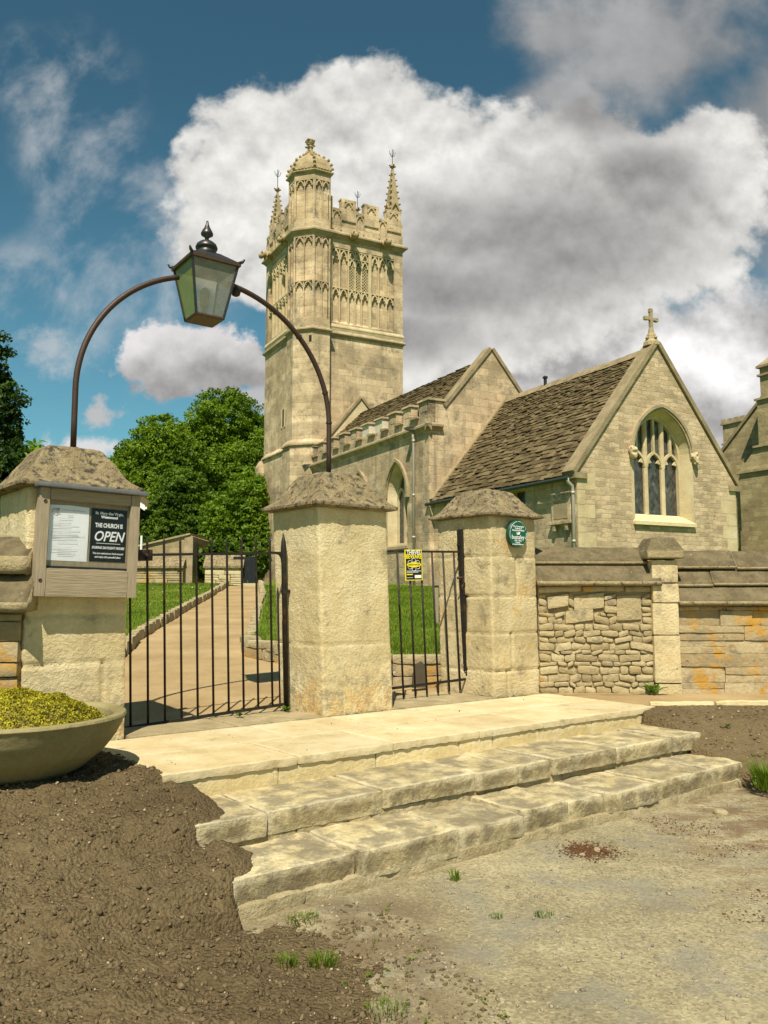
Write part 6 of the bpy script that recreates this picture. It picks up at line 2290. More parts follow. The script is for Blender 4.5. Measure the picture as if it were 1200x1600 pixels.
def facefn(p, q):
    p, q = Vector(p), Vector(q)
    t = (q - p).normalized()
    nn_ = Vector((-t.y, t.x))
    if nn_.dot(Vector((-0.05, 18.8)) - p) < 0:
        nn_ = -nn_
    return (lambda a, d, z: (p.x + t.x * a + nn_.x * d, p.y + t.y * a + nn_.y * d, z)), (q - p).length
mb = MB()
for i in range(3):
    fn, L = facefn(TP[i + 1], TP[i])
    m2 = MB(fn)
    for (zb_, zt_) in ((14.62, 18.60), (19.40, 21.44)):
        m2.box(0, 0.07, 0.0, 0.10, zb_, zt_)
        m2.box(L - 0.07, L, 0.0, 0.10, zb_, zt_)
        m2.box(L / 2 - 0.025, L / 2 + 0.025, 0.012, 0.10, zb_, zt_)
    for zt_ in (16.42, 18.60, 21.42):
        panel_heads(m2, 0.07, L / 2, zt_, 0.34, 0.0, 0.10)
        panel_heads(m2, L / 2, L - 0.07, zt_, 0.34, 0.0, 0.10)
    o0 = len(mb.V)
    mb.V += m2.V
    mb.F += [[k + o0 for k in f] for f in m2.F]
mb.build('blind_tracery', M['ashlar'], tu)
# ogee cupola
mb = MB()
cxy = (-0.10, 18.66)
prf = [(1.0, 21.86), (1.02, 22.02), (0.97, 22.25), (0.84, 22.50), (0.62, 22.70), (0.40, 22.84), (0.25, 22.95), (0.17, 23.05), (0.15, 23.15)]
base_ = turret_ring(0.02, 0)
rings_ = [[(cxy[0] + (p[0] - cxy[0]) * f, cxy[1] + (p[1] - cxy[1]) * f, z) for p in base_] for f, z in prf]
for A, B in zip(rings_[:-1], rings_[1:]):
    for i in range(len(A)):
        j = (i + 1) % len(A)
        mb.quad(A[i], A[j], B[j], B[i])
mb.poly(rings_[-1])
for i in range(len(base_)):
    for r_ in rings_[1:-1]:
        p = r_[i]
        mb.lathe([(0.01, -0.07), (0.08, -0.02), (0.075, 0.04), (0.02, 0.10)], 6, c=(cxy[0] + (p[0] - cxy[0]) * 1.03, cxy[1] + (p[1] - cxy[1]) * 1.03, p[2]))
    A, B = base_[i], base_[(i + 1) % len(base_)]
    for k in range(6):
        f = (k + 0.5) / 6
        mb.lathe([(0.01, -0.06), (0.075, 0), (0.02, 0.09)], 6, c=(A[0] + (B[0] - A[0]) * f, A[1] + (B[1] - A[1]) * f, 21.94))
mb.build('cupola', M['crocket'], tu)
mb = MB()
mb.lathe([(0.15, 0.0), (0.13, 0.12), (0.17, 0.2), (0.13, 0.28), (0.20, 0.40), (0.24, 0.52), (0.19, 0.60), (0.05, 0.62)], 8, c=(cxy[0], cxy[1], 23.14))
for q in range(4):
    a = q * pi / 2 + pi / 4
    mb.lathe([(0.01, -0.06), (0.08, 0.0), (0.01, 0.10)], 6, c=(cxy[0] + 0.2 * cos(a), cxy[1] + 0.2 * sin(a), 23.66))
    mb.lathe([(0.01, -0.06), (0.07, 0.0), (0.01, 0.06)], 6, c=(cxy[0] + 0.21 * cos(a), cxy[1] + 0.21 * sin(a), 23.40))
mb.build('finial', M['crocket'], tu)
fn, L = facefn(TP[2], TP[1])
mb = MB(fn)
mb.box(L - 0.20, L - 0.07, -0.004, 0.02, 13.40, 13.72)
mb.build('slit_window', M['darkvoid'], tu)
mb = MB(EAST(17.84))
mb.tube([(0.72, 0.25, 21.0), (0.72, 0.25, 9.0)], 0.022, 6)
mb.build('lightning_conductor', M['iron'], tu)
# small slit in the tower side, thicker base stage, corner buttress
mb = MB(NORTH(TX0))
mb.box(20.15, 20.42, -0.004, 0.02, 9.75, 10.6)
mb.build('slit_window', M['darkvoid'], tw)
mb = MB(NORTH(TX0))
mb.box(20.02, 20.15, -0.03, 0.02, 9.70, 10.65)
mb.box(20.42, 20.55, -0.03, 0.02, 9.70, 10.65)
mb.build('slit_jambs', M['dressed'], tw)
mb = MB()
mb.box(TX0 - 0.22, TX0 + 0.1, 19.36, 22.6, 1.2, 8.40)
mb.hexa([(TX0 - 0.30, 19.0, 8.40), (TX0 + 0.1, 19.0, 8.40), (TX0 + 0.1, 22.6, 8.40), (TX0 - 0.30, 22.6, 8.40)],
        [(TX0 - 0.30, 19.0, 8.46), (TX0 + 0.1, 19.0, 8.46), (TX0 + 0.1, 22.6, 8.46), (TX0 - 0.30, 22.6, 8.46)])
mb.hexa([(TX0 - 0.30, 19.0, 8.46), (TX0 + 0.1, 19.0, 8.46), (TX0 + 0.1, 22.6, 8.46), (TX0 - 0.30, 22.6, 8.46)],
        [(TX0 - 0.01, 19.0, 8.74), (TX0 + 0.1, 19.0, 8.74), (TX0 + 0.1, 22.6, 8.74), (TX0 - 0.01, 22.6, 8.74)])
mb.build('base_stage', M['ashlar'], tw)
mb = MB()
mb.extrude(turret_ring(0.10, 1.2), turret_ring(0.10, 8.50))
mb.extrude(turret_ring(0.18, 8.50), turret_ring(0.18, 8.57))
A, B = turret_ring(0.18, 8.57), turret_ring(0.0, 8.80)
for i in range(len(A)):
    j = (i + 1) % len(A)
    mb.quad(A[i], A[j], B[j], B[i])
mb.build('turret_base', M['ashlar'], tu)
mb = MB()
bx0, bx1, by0, by1 = TX0 - 0.42, TX0 + 0.1, 22.45, 23.15
for (k, z0, z1) in ((0.0, 4.95, 8.05), (0.28, 1.2, 4.75)):
    mb.box(bx0 - k * 0.4, bx1, by0, by1 + k, z0, z1)
    k2 = k - 0.28
    mb.hexa([(bx0 - k * 0.4, by0, z1), (bx1, by0, z1), (bx1, by1 + k, z1), (bx0 - k * 0.4, by1 + k, z1)],
            [(bx0 - max(k2, -0.4) * 0.4, by0 + .02, z1 + 0.34), (bx1, by0 + .02, z1 + 0.34), (bx1, by1 + k2, z1 + 0.34), (bx0 - max(k2, -.4) * 0.4, by1 + k2, z1 + 0.34)])
mb.box(bx0 - 0.02, bx1, by0 - 0.02, 23.45, 1.2, 2.6)
mb.build('buttress', M['ashlar'], tw)


# ================================================================== MANOR HOUSE at the right
MN = thing('manor_house', 'old stone house with stepped chimney breast beside the church at right edge', 'house', CH0, CR)
MX = 18.6
mb = MB()
mb.box(MX, MX + 3.2, 0.0, 9.83, 1.2, 7.38)
mb.box(MX - 0.04, MX + 3.2, 0.0, 9.87, 1.2, 4.63)
mb.box(MX, MX + 3.0, 0.0, 8.68, 7.5, 10.75)
mb.box(MX + 0.05, MX + 2.9, 0.0, 8.50, 10.80, 12.25)
mb.build('chimney_breast', M['manor'], MN)
for bx in ((MX - 0.10, MX + 3.3, 0.0, 9.95, 7.38, 7.50), (MX - 0.10, MX + 3.2, 0.0, 8.95, 8.50, 8.60), (MX - 0.09, MX + 3.1, 0.0, 8.78, 10.72, 10.82), (MX - 0.05, MX + 3.0, 0.0, 8.60, 11.85, 11.95)):
    mb = MB()
    mb.box(*bx)
    mb.build('string_course', M['trim'], MN)
mb = MB()
mb.box(MX - 0.07, MX + 3.1, 0.0, 8.62, 12.25, 12.36)
mb.hexa([(MX - 0.05, 0, 12.36), (MX + 3, 0, 12.36), (MX + 3, 8.60, 12.36), (MX - 0.05, 8.60, 12.36)], [(MX + .3, 0, 12.75), (MX + 3, 0, 12.75), (MX + 3, 8.2, 12.75), (MX + .3, 8.2, 12.75)])
mb.build('stack_cap', M['trim'], MN)
mb = MB()
mb.hexa([(MX - 0.02, 0.0, 7.5), (MX + 3.1, 0.0, 7.5), (MX + 3.1, 9.85, 7.5), (MX - 0.02, 9.85, 7.5)], [(MX + 0.02, 0.0, 8.5), (MX + 3.1, 0.0, 8.5), (MX + 3.1, 8.85, 8.5), (MX + 0.02, 8.85, 8.5)])
mb.build('shoulder', M['manor'], MN)
GX = 20.0
gl_ = [(GX, 4.0), (GX, 13.0)]
mb = MB()
ys, zs_l = [2.0, 12.75, 12.75, 9.2, 2.0], [1.2, 1.2, 8.1, 11.3, 11.3]
mb.extrude([(GX, y, z) for y, z in zip(ys, zs_l)], [(GX + 6, y, z) for y, z in zip(ys, zs_l)])
mb.build('gable_wall', M['manor'], MN)
mb = MB()
d_ = Vector((9.1 - 12.85, 11.42 - 8.02)).normalized()
mb.hexa([(GX - 0.08, 12.85, 8.02), (GX + 0.4, 12.85, 8.02), (GX + 0.4, 9.1, 11.42), (GX - 0.08, 9.1, 11.42)],
        [(GX - 0.08, 12.93, 8.14), (GX + 0.4, 12.93, 8.14), (GX + 0.4, 9.18, 11.54), (GX - 0.08, 9.18, 11.54)])
mb.build('gable_coping', M['copegable'], MN)
mb = MB()
mb.box(24, 25.0, 13.7, 15.15, 8.0, 11.25)
cm = mb.build('chimney', M['manor'], MN)
mb = MB()
mb.box(23.9, 25.1, 13.6, 15.25, 11.25, 11.36)
mb.box(23.92, 25.08, 13.62, 15.23, 10.1, 10.2)
for k in range(4):
    mb.box(23.95, 25.05, 13.65 + k * 0.42, 13.93 + k * 0.42, 11.36, 11.56)
mb.build('chimney_cap', M['trim'], cm)
mb = MB()
mb.box(MX + 0.3, MX + 0.42, 9.84, 12.6, 1.2, 8.0)
mb.build('side_return', M['manor'], MN)


# ================================================================== BACKGROUND BUILDINGS beyond the lawn
def atD(px, py, D):
    d = ray(px, py)
    k = D / d.y
    return Vector((d.x * k, D, EYE + d.z * k))


# pale house, only its corner shows past the notice board
HS = thing('pale_house', 'pale brick house with white eaves peeping out behind the notice board', 'house', (-16.9, 46.0, 1.9), 0)
mb = MB()
mb.extrude([(-3.1, 0, -0.3), (3.1, 0, -0.3), (3.1, 0, 4.75), (0, 0, 6.75), (-3.1, 0, 4.75)], [(-3.1, 9, -0.3), (3.1, 9, -0.3), (3.1, 9, 4.75), (0, 9, 6.75), (-3.1, 9, 4.75)])
mb.build('wall', M['housewall'], HS)
mb = MB()
for sg in (-1, 1):
    mb.hexa([(sg * 3.6, -0.3, 4.50), (0, -0.3, 6.85), (0, 9.2, 6.85), (sg * 3.6, 9.2, 4.50)], [(sg * 3.6, -0.3, 4.62), (0, -0.3, 6.97), (0, 9.2, 6.97), (sg * 3.6, 9.2, 4.62)])
mb.build('roof', M['slate'], HS)
for sg in (-1, 1):
    mb = MB()
    mb.hexa([(sg * 3.64, -0.34, 4.36), (0, -0.34, 6.73), (0, -0.301, 6.73), (sg * 3.64, -0.301, 4.36)], [(sg * 3.64, -0.34, 4.66), (0, -0.34, 7.0), (0, -0.301, 7.0), (sg * 3.64, -0.301, 4.66)])
    mb.box(min(sg * 3.62, sg * 3.74), max(sg * 3.62, sg * 3.74), -0.3, 9.2, 4.45, 4.58)
    mb.build('bargeboard', M['render_white'], HS)
mb = MB()
mb.box(-0.6, 0.6, -0.02, 0.05, 1.2, 2.6)
mb.build('window', M['glass'], HS)

SH = thing('stone_outbuilding', 'low stone lean to outbuilding at the far end of the left lawn', 'outbuilding', (-9.6, 36.0, 1.95))
x0, x1 = -4.2, 1.18
mb = MB()
mb.extrude([(x0, 0.4, -0.3), (x1, 0.4, -0.3), (x1, 0.4, 2.22), (x1 - 0.15, 0.4, 2.30), (x0, 0.4, 1.05)], [(x0, 4, -0.3), (x1, 4, -0.3), (x1, 4, 2.22), (x1 - 0.15, 4, 2.30), (x0, 4, 1.05)])
mb.build('wall', M['manor'], SH)
mb = MB()
mb.hexa([(x0, 0.3, 1.06), (x1 - .1, 0.3, 2.30), (x1 - .1, 4.1, 2.30), (x0, 4.1, 1.06)], [(x0, 0.3, 1.14), (x1 - .1, 0.3, 2.38), (x1 - .1, 4.1, 2.38), (x0, 4.1, 1.14)])
mb.build('roof', M['coping'], SH)
mb = MB()
mb.box(x1 - 0.35, x1 + 0.02, 0.36, 0.40, -0.3, 2.24)
mb.build('corner_stones', M['trim'], SH)
mb = MB()
mb.box(x0, x1 - 0.55, 0.34, 0.38, 1.20, 1.32)
mb.build('timber_band', M['trim'], SH)
mb = MB()
mb.tube([(-1.05, 0.3, 1.30), (-1.05, 0.3, 2.25)], 0.05, 8)
mb.build('white_vent_pipe', M['render_white'], SH)
FW = thing('churchyard_wall', 'far churchyard wall with pale coping in front of the lean to outbuilding', 'wall', (-9.6, 35.2, 1.9))
V, F = rubble_face(-4.2, 1.1, -0.2, 0.84, rngw, hr=(0.14, 0.24), wr=(0.25, 0.5), amp=0.012, rad=0.02, cell=0.08, depth=0.16)
mesh_np('block_face', V, F, M['block'], FW)
mb = MB()
mb.box(-4.2, 1.1, 0.03, 0.4, -0.3, 0.84)
mb.build('mortar_core', M['mortar'], FW)
mb = MB()
mb.hexa([(-4.2, -0.2, 0.84), (1.12, -0.2, 0.84), (1.12, 0.5, 0.84), (-4.2, 0.5, 0.84)], [(-4.2, -0.2, 0.92), (1.12, -0.2, 0.92), (1.12, 0.3, 1.28), (-4.2, 0.3, 1.28)])
mb.build('coping', M['cap'], FW)

SW = thing('wall_stub', 'short pale stone wall with slab roof coping at the end of the path', 'wall', (-6.85, 35.5, 1.9))
V, F = rubble_face(-0.80, 0.78, -0.2, 0.86, rngw, hr=(0.14, 0.22), wr=(0.25, 0.5), amp=0.010, rad=0.02, cell=0.07, depth=0.16)
mesh_np('block_face', V, F, M['dressed'], SW)
mb = MB()
mb.box(-0.80, 0.78, 0.03, 0.7, -0.3, 0.86)
mb.build('core', M['dressed'], SW)
mb = MB()
for k, a in enumerate((-0.86, -0.32, 0.30)):
    b = (-0.325, 0.295, 0.86)[k]
    mb.hexa([(a, -0.18, 0.86), (b, -0.18, 0.86), (b, 0.8, 0.86), (a, 0.8, 0.86)], [(a, -0.18, 0.94), (b, -0.18, 0.94), (b, 0.3, 1.42), (a, 0.3, 1.42)])
mb.build('coping', M['cap'], SW)
DG = thing('shadow_gap_boards', 'near-black boards standing for the shadowy opening at the far end of the path', 'gate', (-6.0, 35.6, 1.95), radians(0))  # near-black boards paint in the shadow of the gap here
for k in range(6):
    mb = MB()
    mb.box(-0.47 + k * 0.158, -0.47 + k * 0.158 + 0.148, 0, 0.03, 0.15, 1.30)
    mb.build('board', M['signblack'], DG)
mb = MB()
mb.box(-0.48, 0.48, 0.031, 0.07, 0.3, 0.4)
mb.box(-0.48, 0.48, 0.031, 0.07, 1.0, 1.1)
mb.build('ledge', M['signblack'], DG)
mb = MB()
mb.box(-0.75, 1.0, -0.05, 0.4, -0.2, 0.16)
mb.build('door_step', M['dressed'], DG)

# wooden bench on the right lawn, seen end on past the narrow gate
bp_ = atD(678, 938, 14.5)
bz = float(zlawn_r(0, 14.5))
BN = thing('wooden_bench', 'silvered wooden bench on the right lawn half hidden by the plaque pillar', 'bench', (bp_.x + 0.05, 14.5, bz), radians(-8))
for (x, y, h) in ((0, 0, 0.66), (0, 0.5, 0.92), (1.5, 0, 0.66), (1.5, 0.5, 0.92)):
    mb = MB()
    mb.box(x - 0.035, x + 0.035, y - 0.035, y + 0.035, -0.05, h)
    mb.build('leg', M['benchwood'], BN)
for x in (0, 1.5):
    mb = MB()
    mb.box(x - 0.045, x + 0.045, -0.06, 0.50, 0.66, 0.70)
    mb.build('armrest', M['benchwood'], BN)
mb = MB()
for k in range(4):
    mb.box(-0.02, 1.52, 0.0 + k * 0.12, 0.10 + k * 0.12, 0.40, 0.43)
mb.box(-0.02, 1.52, 0.0, 0.03, 0.32, 0.40)
mb.build('seat', M['benchwood'], BN)
mb = MB()
for z in (0.56, 0.70, 0.84):
    mb.box(0, 1.5, 0.485, 0.51, z, z + 0.09)
mb.build('backrest', M['benchwood'], BN)


# ================================================================== TREES
def tree(name, label, base, blobs, n, size, mat, seed, trunk_h, trunk_r, limbs=6, group='trees behind the churchyard', shell=0.5, tilt=0.85, clump=0.085):
    """blobs: list of (x,y,z,rx,ry,rz) relative to base, each a foliage mass"""
    r = np.random.default_rng(seed)
    t = thing(name, label, 'tree', base, 0, group)
    vol = np.array([b[3] * b[4] + b[3] * b[5] + b[4] * b[5] for b in blobs])
    cnt = (n * vol / vol.sum()).astype(int)
    Cs, Ns = [], []
    for b, k in zip(blobs, cnt):
        per = 26
        m = max(6, k // per)
        d = r.normal(size=(m, 3))
        d /= np.linalg.norm(d, axis=1, keepdims=True)
        rad = 1 - shell * r.random(m) ** 1.6
        cc = d * rad[:, None]
        # lumpy outline
        cc *= (1 + 0.36 * fbm(d * 1.0 + 3.1 * b[0], 2.4, 3, 0.6, seed))[:, None]
        ctr = np.array(b[:3]) + cc * np.array(b[3:])
        cs = clump * (np.array(b[3:]).mean()) * r.uniform(0.6, 1.5, m) + size * 0.8
        off = r.normal(size=(m, per, 3))
        off *= (r.random((m, per, 1)) ** 0.33) / np.linalg.norm(off, axis=2, keepdims=True)
        off *= np.array([1.15, 1.15, 0.75])
        P = ctr[:, None, :] + off * cs[:, None, None]
        N = off + d[:, None, :] * 0.8 + np.array([0, 0, 0.5])
        Cs.append(P.reshape(-1, 3))
        Ns.append(N.reshape(-1, 3))
    C, N = np.concatenate(Cs), np.concatenate(Ns)
    N /= np.linalg.norm(N, axis=1, keepdims=True)
    keep = C[:, 2] > 0.15
    C, N = C[keep], N[keep]
    V, F = leaf_cards(C, N, size * r.uniform(0.6, 1.35, len(C)), r, 0.62, tilt, 0.2)
    mesh_np('crown', V, F, mat, t)
    mb = MB()
    top = max(b[2] for b in blobs)
    pts = [(0.03 * i * sin(seed + i), 0.03 * i * cos(seed * 2 + i), trunk_h * i / 4) for i in range(5)]
    mb.tube([(0, 0, -0.4)] + pts, [trunk_r * 1.3] + [trunk_r * (1 - 0.09 * i) for i in range(5)], 9)
    for i in range(limbs):
        b = blobs[i % len(blobs)]
        a = r.uniform(0, 2 * pi)
        e = (b[0] + b[3] * 0.45 * cos(a), b[1] + b[4] * 0.45 * sin(a), b[2] + b[5] * r.uniform(-0.2, 0.5))
        s = pts[2 + i % 3]
        mid = tuple((s[k] + e[k]) / 2 + (0.0 if k < 2 else 0.4) for k in range(3))
        mb.tube([s, mid, e], [trunk_r * 0.5, trunk_r * 0.3, trunk_r * 0.08], 6)
    mb.build('trunk', M['bark'], t, smooth=True)
    return t


def px_blobs(D, base, lst):
    """foliage masses sized off the ground plan: centre and radius at distance D"""
    o = []
    k = D / FPX
    for (px, py, rx, ry, dep) in lst:
        c = atD(px, py, D)
        o.append((c.x - base[0], dep, c.z - base[2], rx * k, max(rx, ry) * k * 0.85, ry * k))
    return o


zg = lambda D: float(zground(np.array(0.0), np.array(float(D))))
def plant_tree(name, label, px, D, lst, n, size, mat, seed, th, tr, **kw):
    b = atD(px, 900, D)
    base = (b.x, D, zg(D))
    return tree(name, label, base, px_blobs(D, base, lst), n, size, mat, seed, th, tr, **kw)


plant_tree('broadleaf_tree', 'tallest green tree against the sky just left of the church tower', 352, 58,
           [(350, 655, 55, 48, 0), (390, 690, 45, 52, 1.0), (318, 700, 52, 50, 0.5), (360, 745, 65, 55, -0.8), (410, 735, 35, 60, 0.5), (340, 790, 70, 60, 0), (400, 800, 45, 55, 0)],
           150000, 0.092, M['leaf_mid'], 1, 6.0, 0.35)
plant_tree('broadleaf_tree', 'rounded green tree rising just right of the notice board', 235, 55,
           [(252, 700, 50, 48, 0), (215, 725, 45, 45, 0.5), (282, 730, 45, 50, 0), (240, 770, 60, 55, -0.5), (185, 755, 40, 48, 0.5), (200, 810, 60, 55, 0), (268, 820, 60, 55, 0)],
           135000, 0.09, M['leaf_mid'], 2, 5.0, 0.3)
plant_tree('broadleaf_tree', 'dark green tree low in the middle of the far tree group', 285, 47,
           [(290, 775, 42, 45, 0), (262, 815, 40, 42, 0), (315, 815, 45, 48, 0), (285, 855, 60, 40, 0), (240, 860, 45, 38, 0)],
           85000, 0.08, M['leaf_dark'], 3, 3.0, 0.25)
plant_tree('bushy_tree', 'bright green feathery tree close against the left side of the tower', 372, 41,
           [(385, 790, 36, 48, 0), (352, 820, 34, 45, 0), (395, 830, 30, 45, 0), (372, 850, 45, 40, 0), (330, 862, 30, 34, 0), (408, 780, 18, 40, 0.5)],
           70000, 0.07, M['leaf_bright'], 4, 2.5, 0.2, tilt=1.0)
plant_tree('bushy_tree', 'small dark shrub growing over the far end of the path', 372, 37.5,
           [(350, 872, 30, 26, 0), (385, 878, 30, 28, 0.3), (402, 866, 18, 22, 0.3), (318, 880, 20, 22, 0.3)],
           8000, 0.13, M['leaf_dark'], 5, 0.8, 0.08, limbs=4)
# dark evergreen at the left edge, close behind the wall
plant_tree('yew_tree', 'dark evergreen tree at the left edge rising behind the boundary wall', -60, 18,
           [(-65, 560, 75, 70, 0), (-50, 640, 78, 75, 0.2), (-20, 610, 42, 55, 0), (-40, 720, 80, 75, 0), (-12, 735, 44, 50, 0.1), (-50, 800, 85, 60, 0), (-62, 490, 55, 55, 0), (-5, 668, 38, 42, 0.2), (20, 775, 30, 40, 0.2)],
           60000, 0.048, M['leaf_yew'], 6, 3.2, 0.22, group='', clump=0.08)
# trees out of frame that close the view from other positions
plant_tree('broadleaf_tree', 'tree hidden behind the notice board pillar at the far left', 60, 66, [(60, 760, 80, 60, 0), (10, 800, 80, 60, 0), (110, 800, 70, 60, 0)], 14000, 0.27, M['leaf_mid'], 7, 5.0, 0.3)


# ================================================================== GRASS ON THE LAWNS
def blades(n, xr, yr, keep, zf, hr, wid, seed, lean=0.35):
    r = np.random.default_rng(seed)
    x = r.uniform(*xr, n)
    # denser close to the camera
    y = yr[0] + (yr[1] - yr[0]) * r.random(n) ** 1.6
    k = keep(x, y)
    x, y = x[k], y[k]
    z = zf(x, y) + lawn_wob(x, y) - 0.01
    h = r.uniform(*hr, len(x)) * (0.7 + 0.6 * (fbm(np.stack([x, y, 0 * x], -1), 1.2, 3, 0.5, 7) + 0.5))
    a = r.uniform(0, 2 * pi, len(x))
    w = wid * (0.6 + y / 16.0)
    dx, dy = np.cos(a) * w, np.sin(a) * w
    lx, ly = r.normal(0, lean, len(x)) * h, r.normal(0, lean, len(x)) * h
    A = np.stack([x - dx, y - dy, z], -1)
    B = np.stack([x + dx, y + dy, z], -1)
    T = np.stack([x + lx, y + ly, z + h], -1)
    V = np.stack([A, B, T], 1).reshape(-1, 3)
    return V, np.arange(len(V)).reshape(-1, 3)


V, F = blades(90000, (-14, -3.6), (9.5, 31), lambda x, y: x < edge_x(LEFT_EDGE, y) - 0.08, zlawn_l, (0.03, 0.075), 0.006, 1)
tag(mesh_np('lawn_grass', V, F, M['grassb']), kind='stuff')
V, F = blades(80000, (-4.4, 2.2), (10.1, 29), lambda x, y: (x > edge_x(RIGHT_EDGE, y) + 0.12) & (y > np.where(x > -1.95, front_y(x) + 0.22, 12.1)), zlawn_r, (0.03, 0.075), 0.006, 2)
tag(mesh_np('lawn_grass', V, F, M['grassb']), kind='stuff')


# ================================================================== SMALL THINGS ON THE GROUND
def bits(n, xf, zf, size, seed, squash=(0.5, 1.0), sink=0.35):
    """many little irregular stones as one mesh (octahedra, jittered)"""
    r = np.random.default_rng(seed)
    x, y, ok = xf(r, n)
    x, y = x[ok], y[ok]
    z = zf(x, y)
    m = len(x)
    s = size[0] + (size[1] - size[0]) * r.random(m) ** 2.8
    D = np.array([(1, 0, 0), (-1, 0, 0), (0, 1, 0), (0, -1, 0), (0, 0, 1), (0, 0, -1)], float)
    sc = np.stack([r.uniform(0.7, 1.4, m), r.uniform(0.6, 1.1, m), r.uniform(*squash, m)], -1)
    P = D[None] * sc[:, None] * s[:, None, None] * (1 + 0.25 * r.normal(size=(m, 6, 1)))
    a = r.uniform(0, 2 * pi, m)
    tl = r.normal(0, 0.5, m)
    c, s_ = np.cos(a)[:, None], np.sin(a)[:, None]
    ct, st = np.cos(tl)[:, None], np.sin(tl)[:, None]
    X, Y, Z = P[..., 0], P[..., 1], P[..., 2]
    X, Z = X * ct - Z * st, X * st + Z * ct
    X, Y = X * c - Y * s_, X * s_ + Y * c
    P = np.stack([X + x[:, None], Y + y[:, None], Z + (z + s * (0.5 - sink))[:, None]], -1)
    T = np.array([(0, 2, 4), (2, 1, 4), (1, 3, 4), (3, 0, 4), (2, 0, 5), (1, 2, 5), (3, 1, 5), (0, 3, 5)])
    F = (T[None] + 6 * np.arange(m)[:, None, None]).reshape(-1, 3)
    return P.reshape(-1, 3), F


def soil_xy(r, n):
    x, y = r.uniform(-4.2, 0.6, n), 2.2 + 4.2 * r.random(n) ** 1.3
    lx, ly = steps_local(x, y)
    xb = np.where(ly < -1.15, 0.30, 0.0)
    pl = np.hypot(x - PC[0], y - PC[1]) > 0.35
    pr_ = ~((lx > -0.6) & (lx < 1.0) & (ly > 1.40))
    return x, y, (lx < xb) & pl & pr_ & (ly < 1.4)


def bank_xy(r, n):
    x, y = r.uniform(2.6, 6.0, n), r.uniform(6.6, 8.28, n)
    lx, ly = steps_local(x, y)
    return x, y, lx > 5.08 - 0.35 * (ly < -0.05)


def road_xy(r, n):
    x, y = r.uniform(-1.6, 4.6, n), 2.6 + 4.6 * r.random(n)
    lx, ly = steps_local(x, y)
    return x, y, (ly < -1.16) & ((lx > 0.2) | (r.random(n) < 0.1))


V, F = bits(26000, soil_xy, soil_z, (0.0025, 0.019), 1, sink=0.35)
tag(mesh_np('soil_clods', V, F, M['clod']), kind='stuff')
V, F = bits(2600, soil_xy, soil_z, (0.0025, 0.0105), 2, sink=0.1)
tag(mesh_np('pebbles', V, F, M['pebble']), kind='stuff')
V, F = bits(1500, bank_xy, bank_z, (0.006, 0.024), 3, sink=0.25)
tag(mesh_np('soil_clods', V, F, M['clod']), kind='stuff')
V, F = bits(600, bank_xy, bank_z, (0.005, 0.016), 4, sink=0.1)
tag(mesh_np('pebbles', V, F, M['pebble']), kind='stuff')
V, F = bits(9000, road_xy, zroad, (0.002, 0.013), 5, sink=0.3)
tag(mesh_np('road_chips', V, F, M['chip']), kind='stuff')


def verge_xy(r, n):
    x = r.uniform(-0.75, 0.75, n)
    y = 2.7 + 1.8 * r.random(n)
    lx, ly = steps_local(x, y)
    d = fbm(np.stack([x, y, 0 * x], -1), 3.0, 3, 0.5, 77)
    return x, y, (np.abs(lx - np.interp(ly, [-2.9, -2.3, -1.8, -1.35, -1.12], [-0.25, 0.02, 0.24, 0.36, 0.3]) + 0.15 * d) < 0.30) & (ly < -1.2)
V, F = bits(1300, verge_xy, lambda x, y: np.maximum(zroad(x, y), soil_z(x, y)), (0.002, 0.009), 6, sink=0.3)
tag(mesh_np('pebbles', V, F, M['pebble']), kind='stuff')


V, F = bits(3500, verge_xy, lambda x, y: np.maximum(zroad(x, y), soil_z(x, y)), (0.002, 0.013), 66, sink=0.3)
tag(mesh_np('soil_clods', V, F, M['clod']), kind='stuff')


def litter_xy(r, n):
    q = r.random(n)
    x, y = r.normal(0, 0.085, n) + 1.28, r.normal(0, 0.075, n) + 5.36
    x2, y2 = r.uniform(1.7, 3.7, n), r.uniform(4.2, 6.4, n)
    d = fbm(np.stack([x2, y2 * 1.6, 0 * x], -1), 1.9, 3, 0.55, 78)
    a = q < 0.25
    x, y = np.where(a, x, x2), np.where(a, y, y2)
    lx, ly = steps_local(x, y)
    return x, y, (a | (d > 0.12)) & (ly < -1.12)
V, F = bits(9000, litter_xy, zroad, (0.003, 0.010), 7, squash=(0.15, 0.4), sink=0.1)
tag(mesh_np('seed_litter', V, F, M['litter']), kind='stuff')

# a few bigger loose stones
for i, (x, y, s, lab) in enumerate(((2.47, 6.28, 0.055, 'rounded pale stone on the road at the foot of the grass tuft'), (1.33, 5.36, 0.030, 'pale stone lying in the reddish seed litter on the road'),
                                    (1.22, 5.28, 0.022, 'small pale stone at the near edge of the reddish litter'), (2.42, 5.15, 0.045, 'flat grey stone half sunk in the brown road litter'),
                                    (0.80, 3.72, 0.020, 'small yellowish stone alone on the bare grey road'))):
    V, F = rbox((s * 1.7, s * 1.3, s), s / 5, s * 0.4, s * 0.2, 1.0 / s * 0.5, 500 + i)
    V = V - np.array([s * 0.85, s * 0.65, s * 0.3])
    o = mesh_np('loose_stone', V, F, M['footing'], smooth=True)
    o.location = (x, y, float(zroad(np.array(x), np.array(y))))
    o.rotation_euler = (0.1, 0.15, i * 1.3)
    tag(o, lab, 'stone')


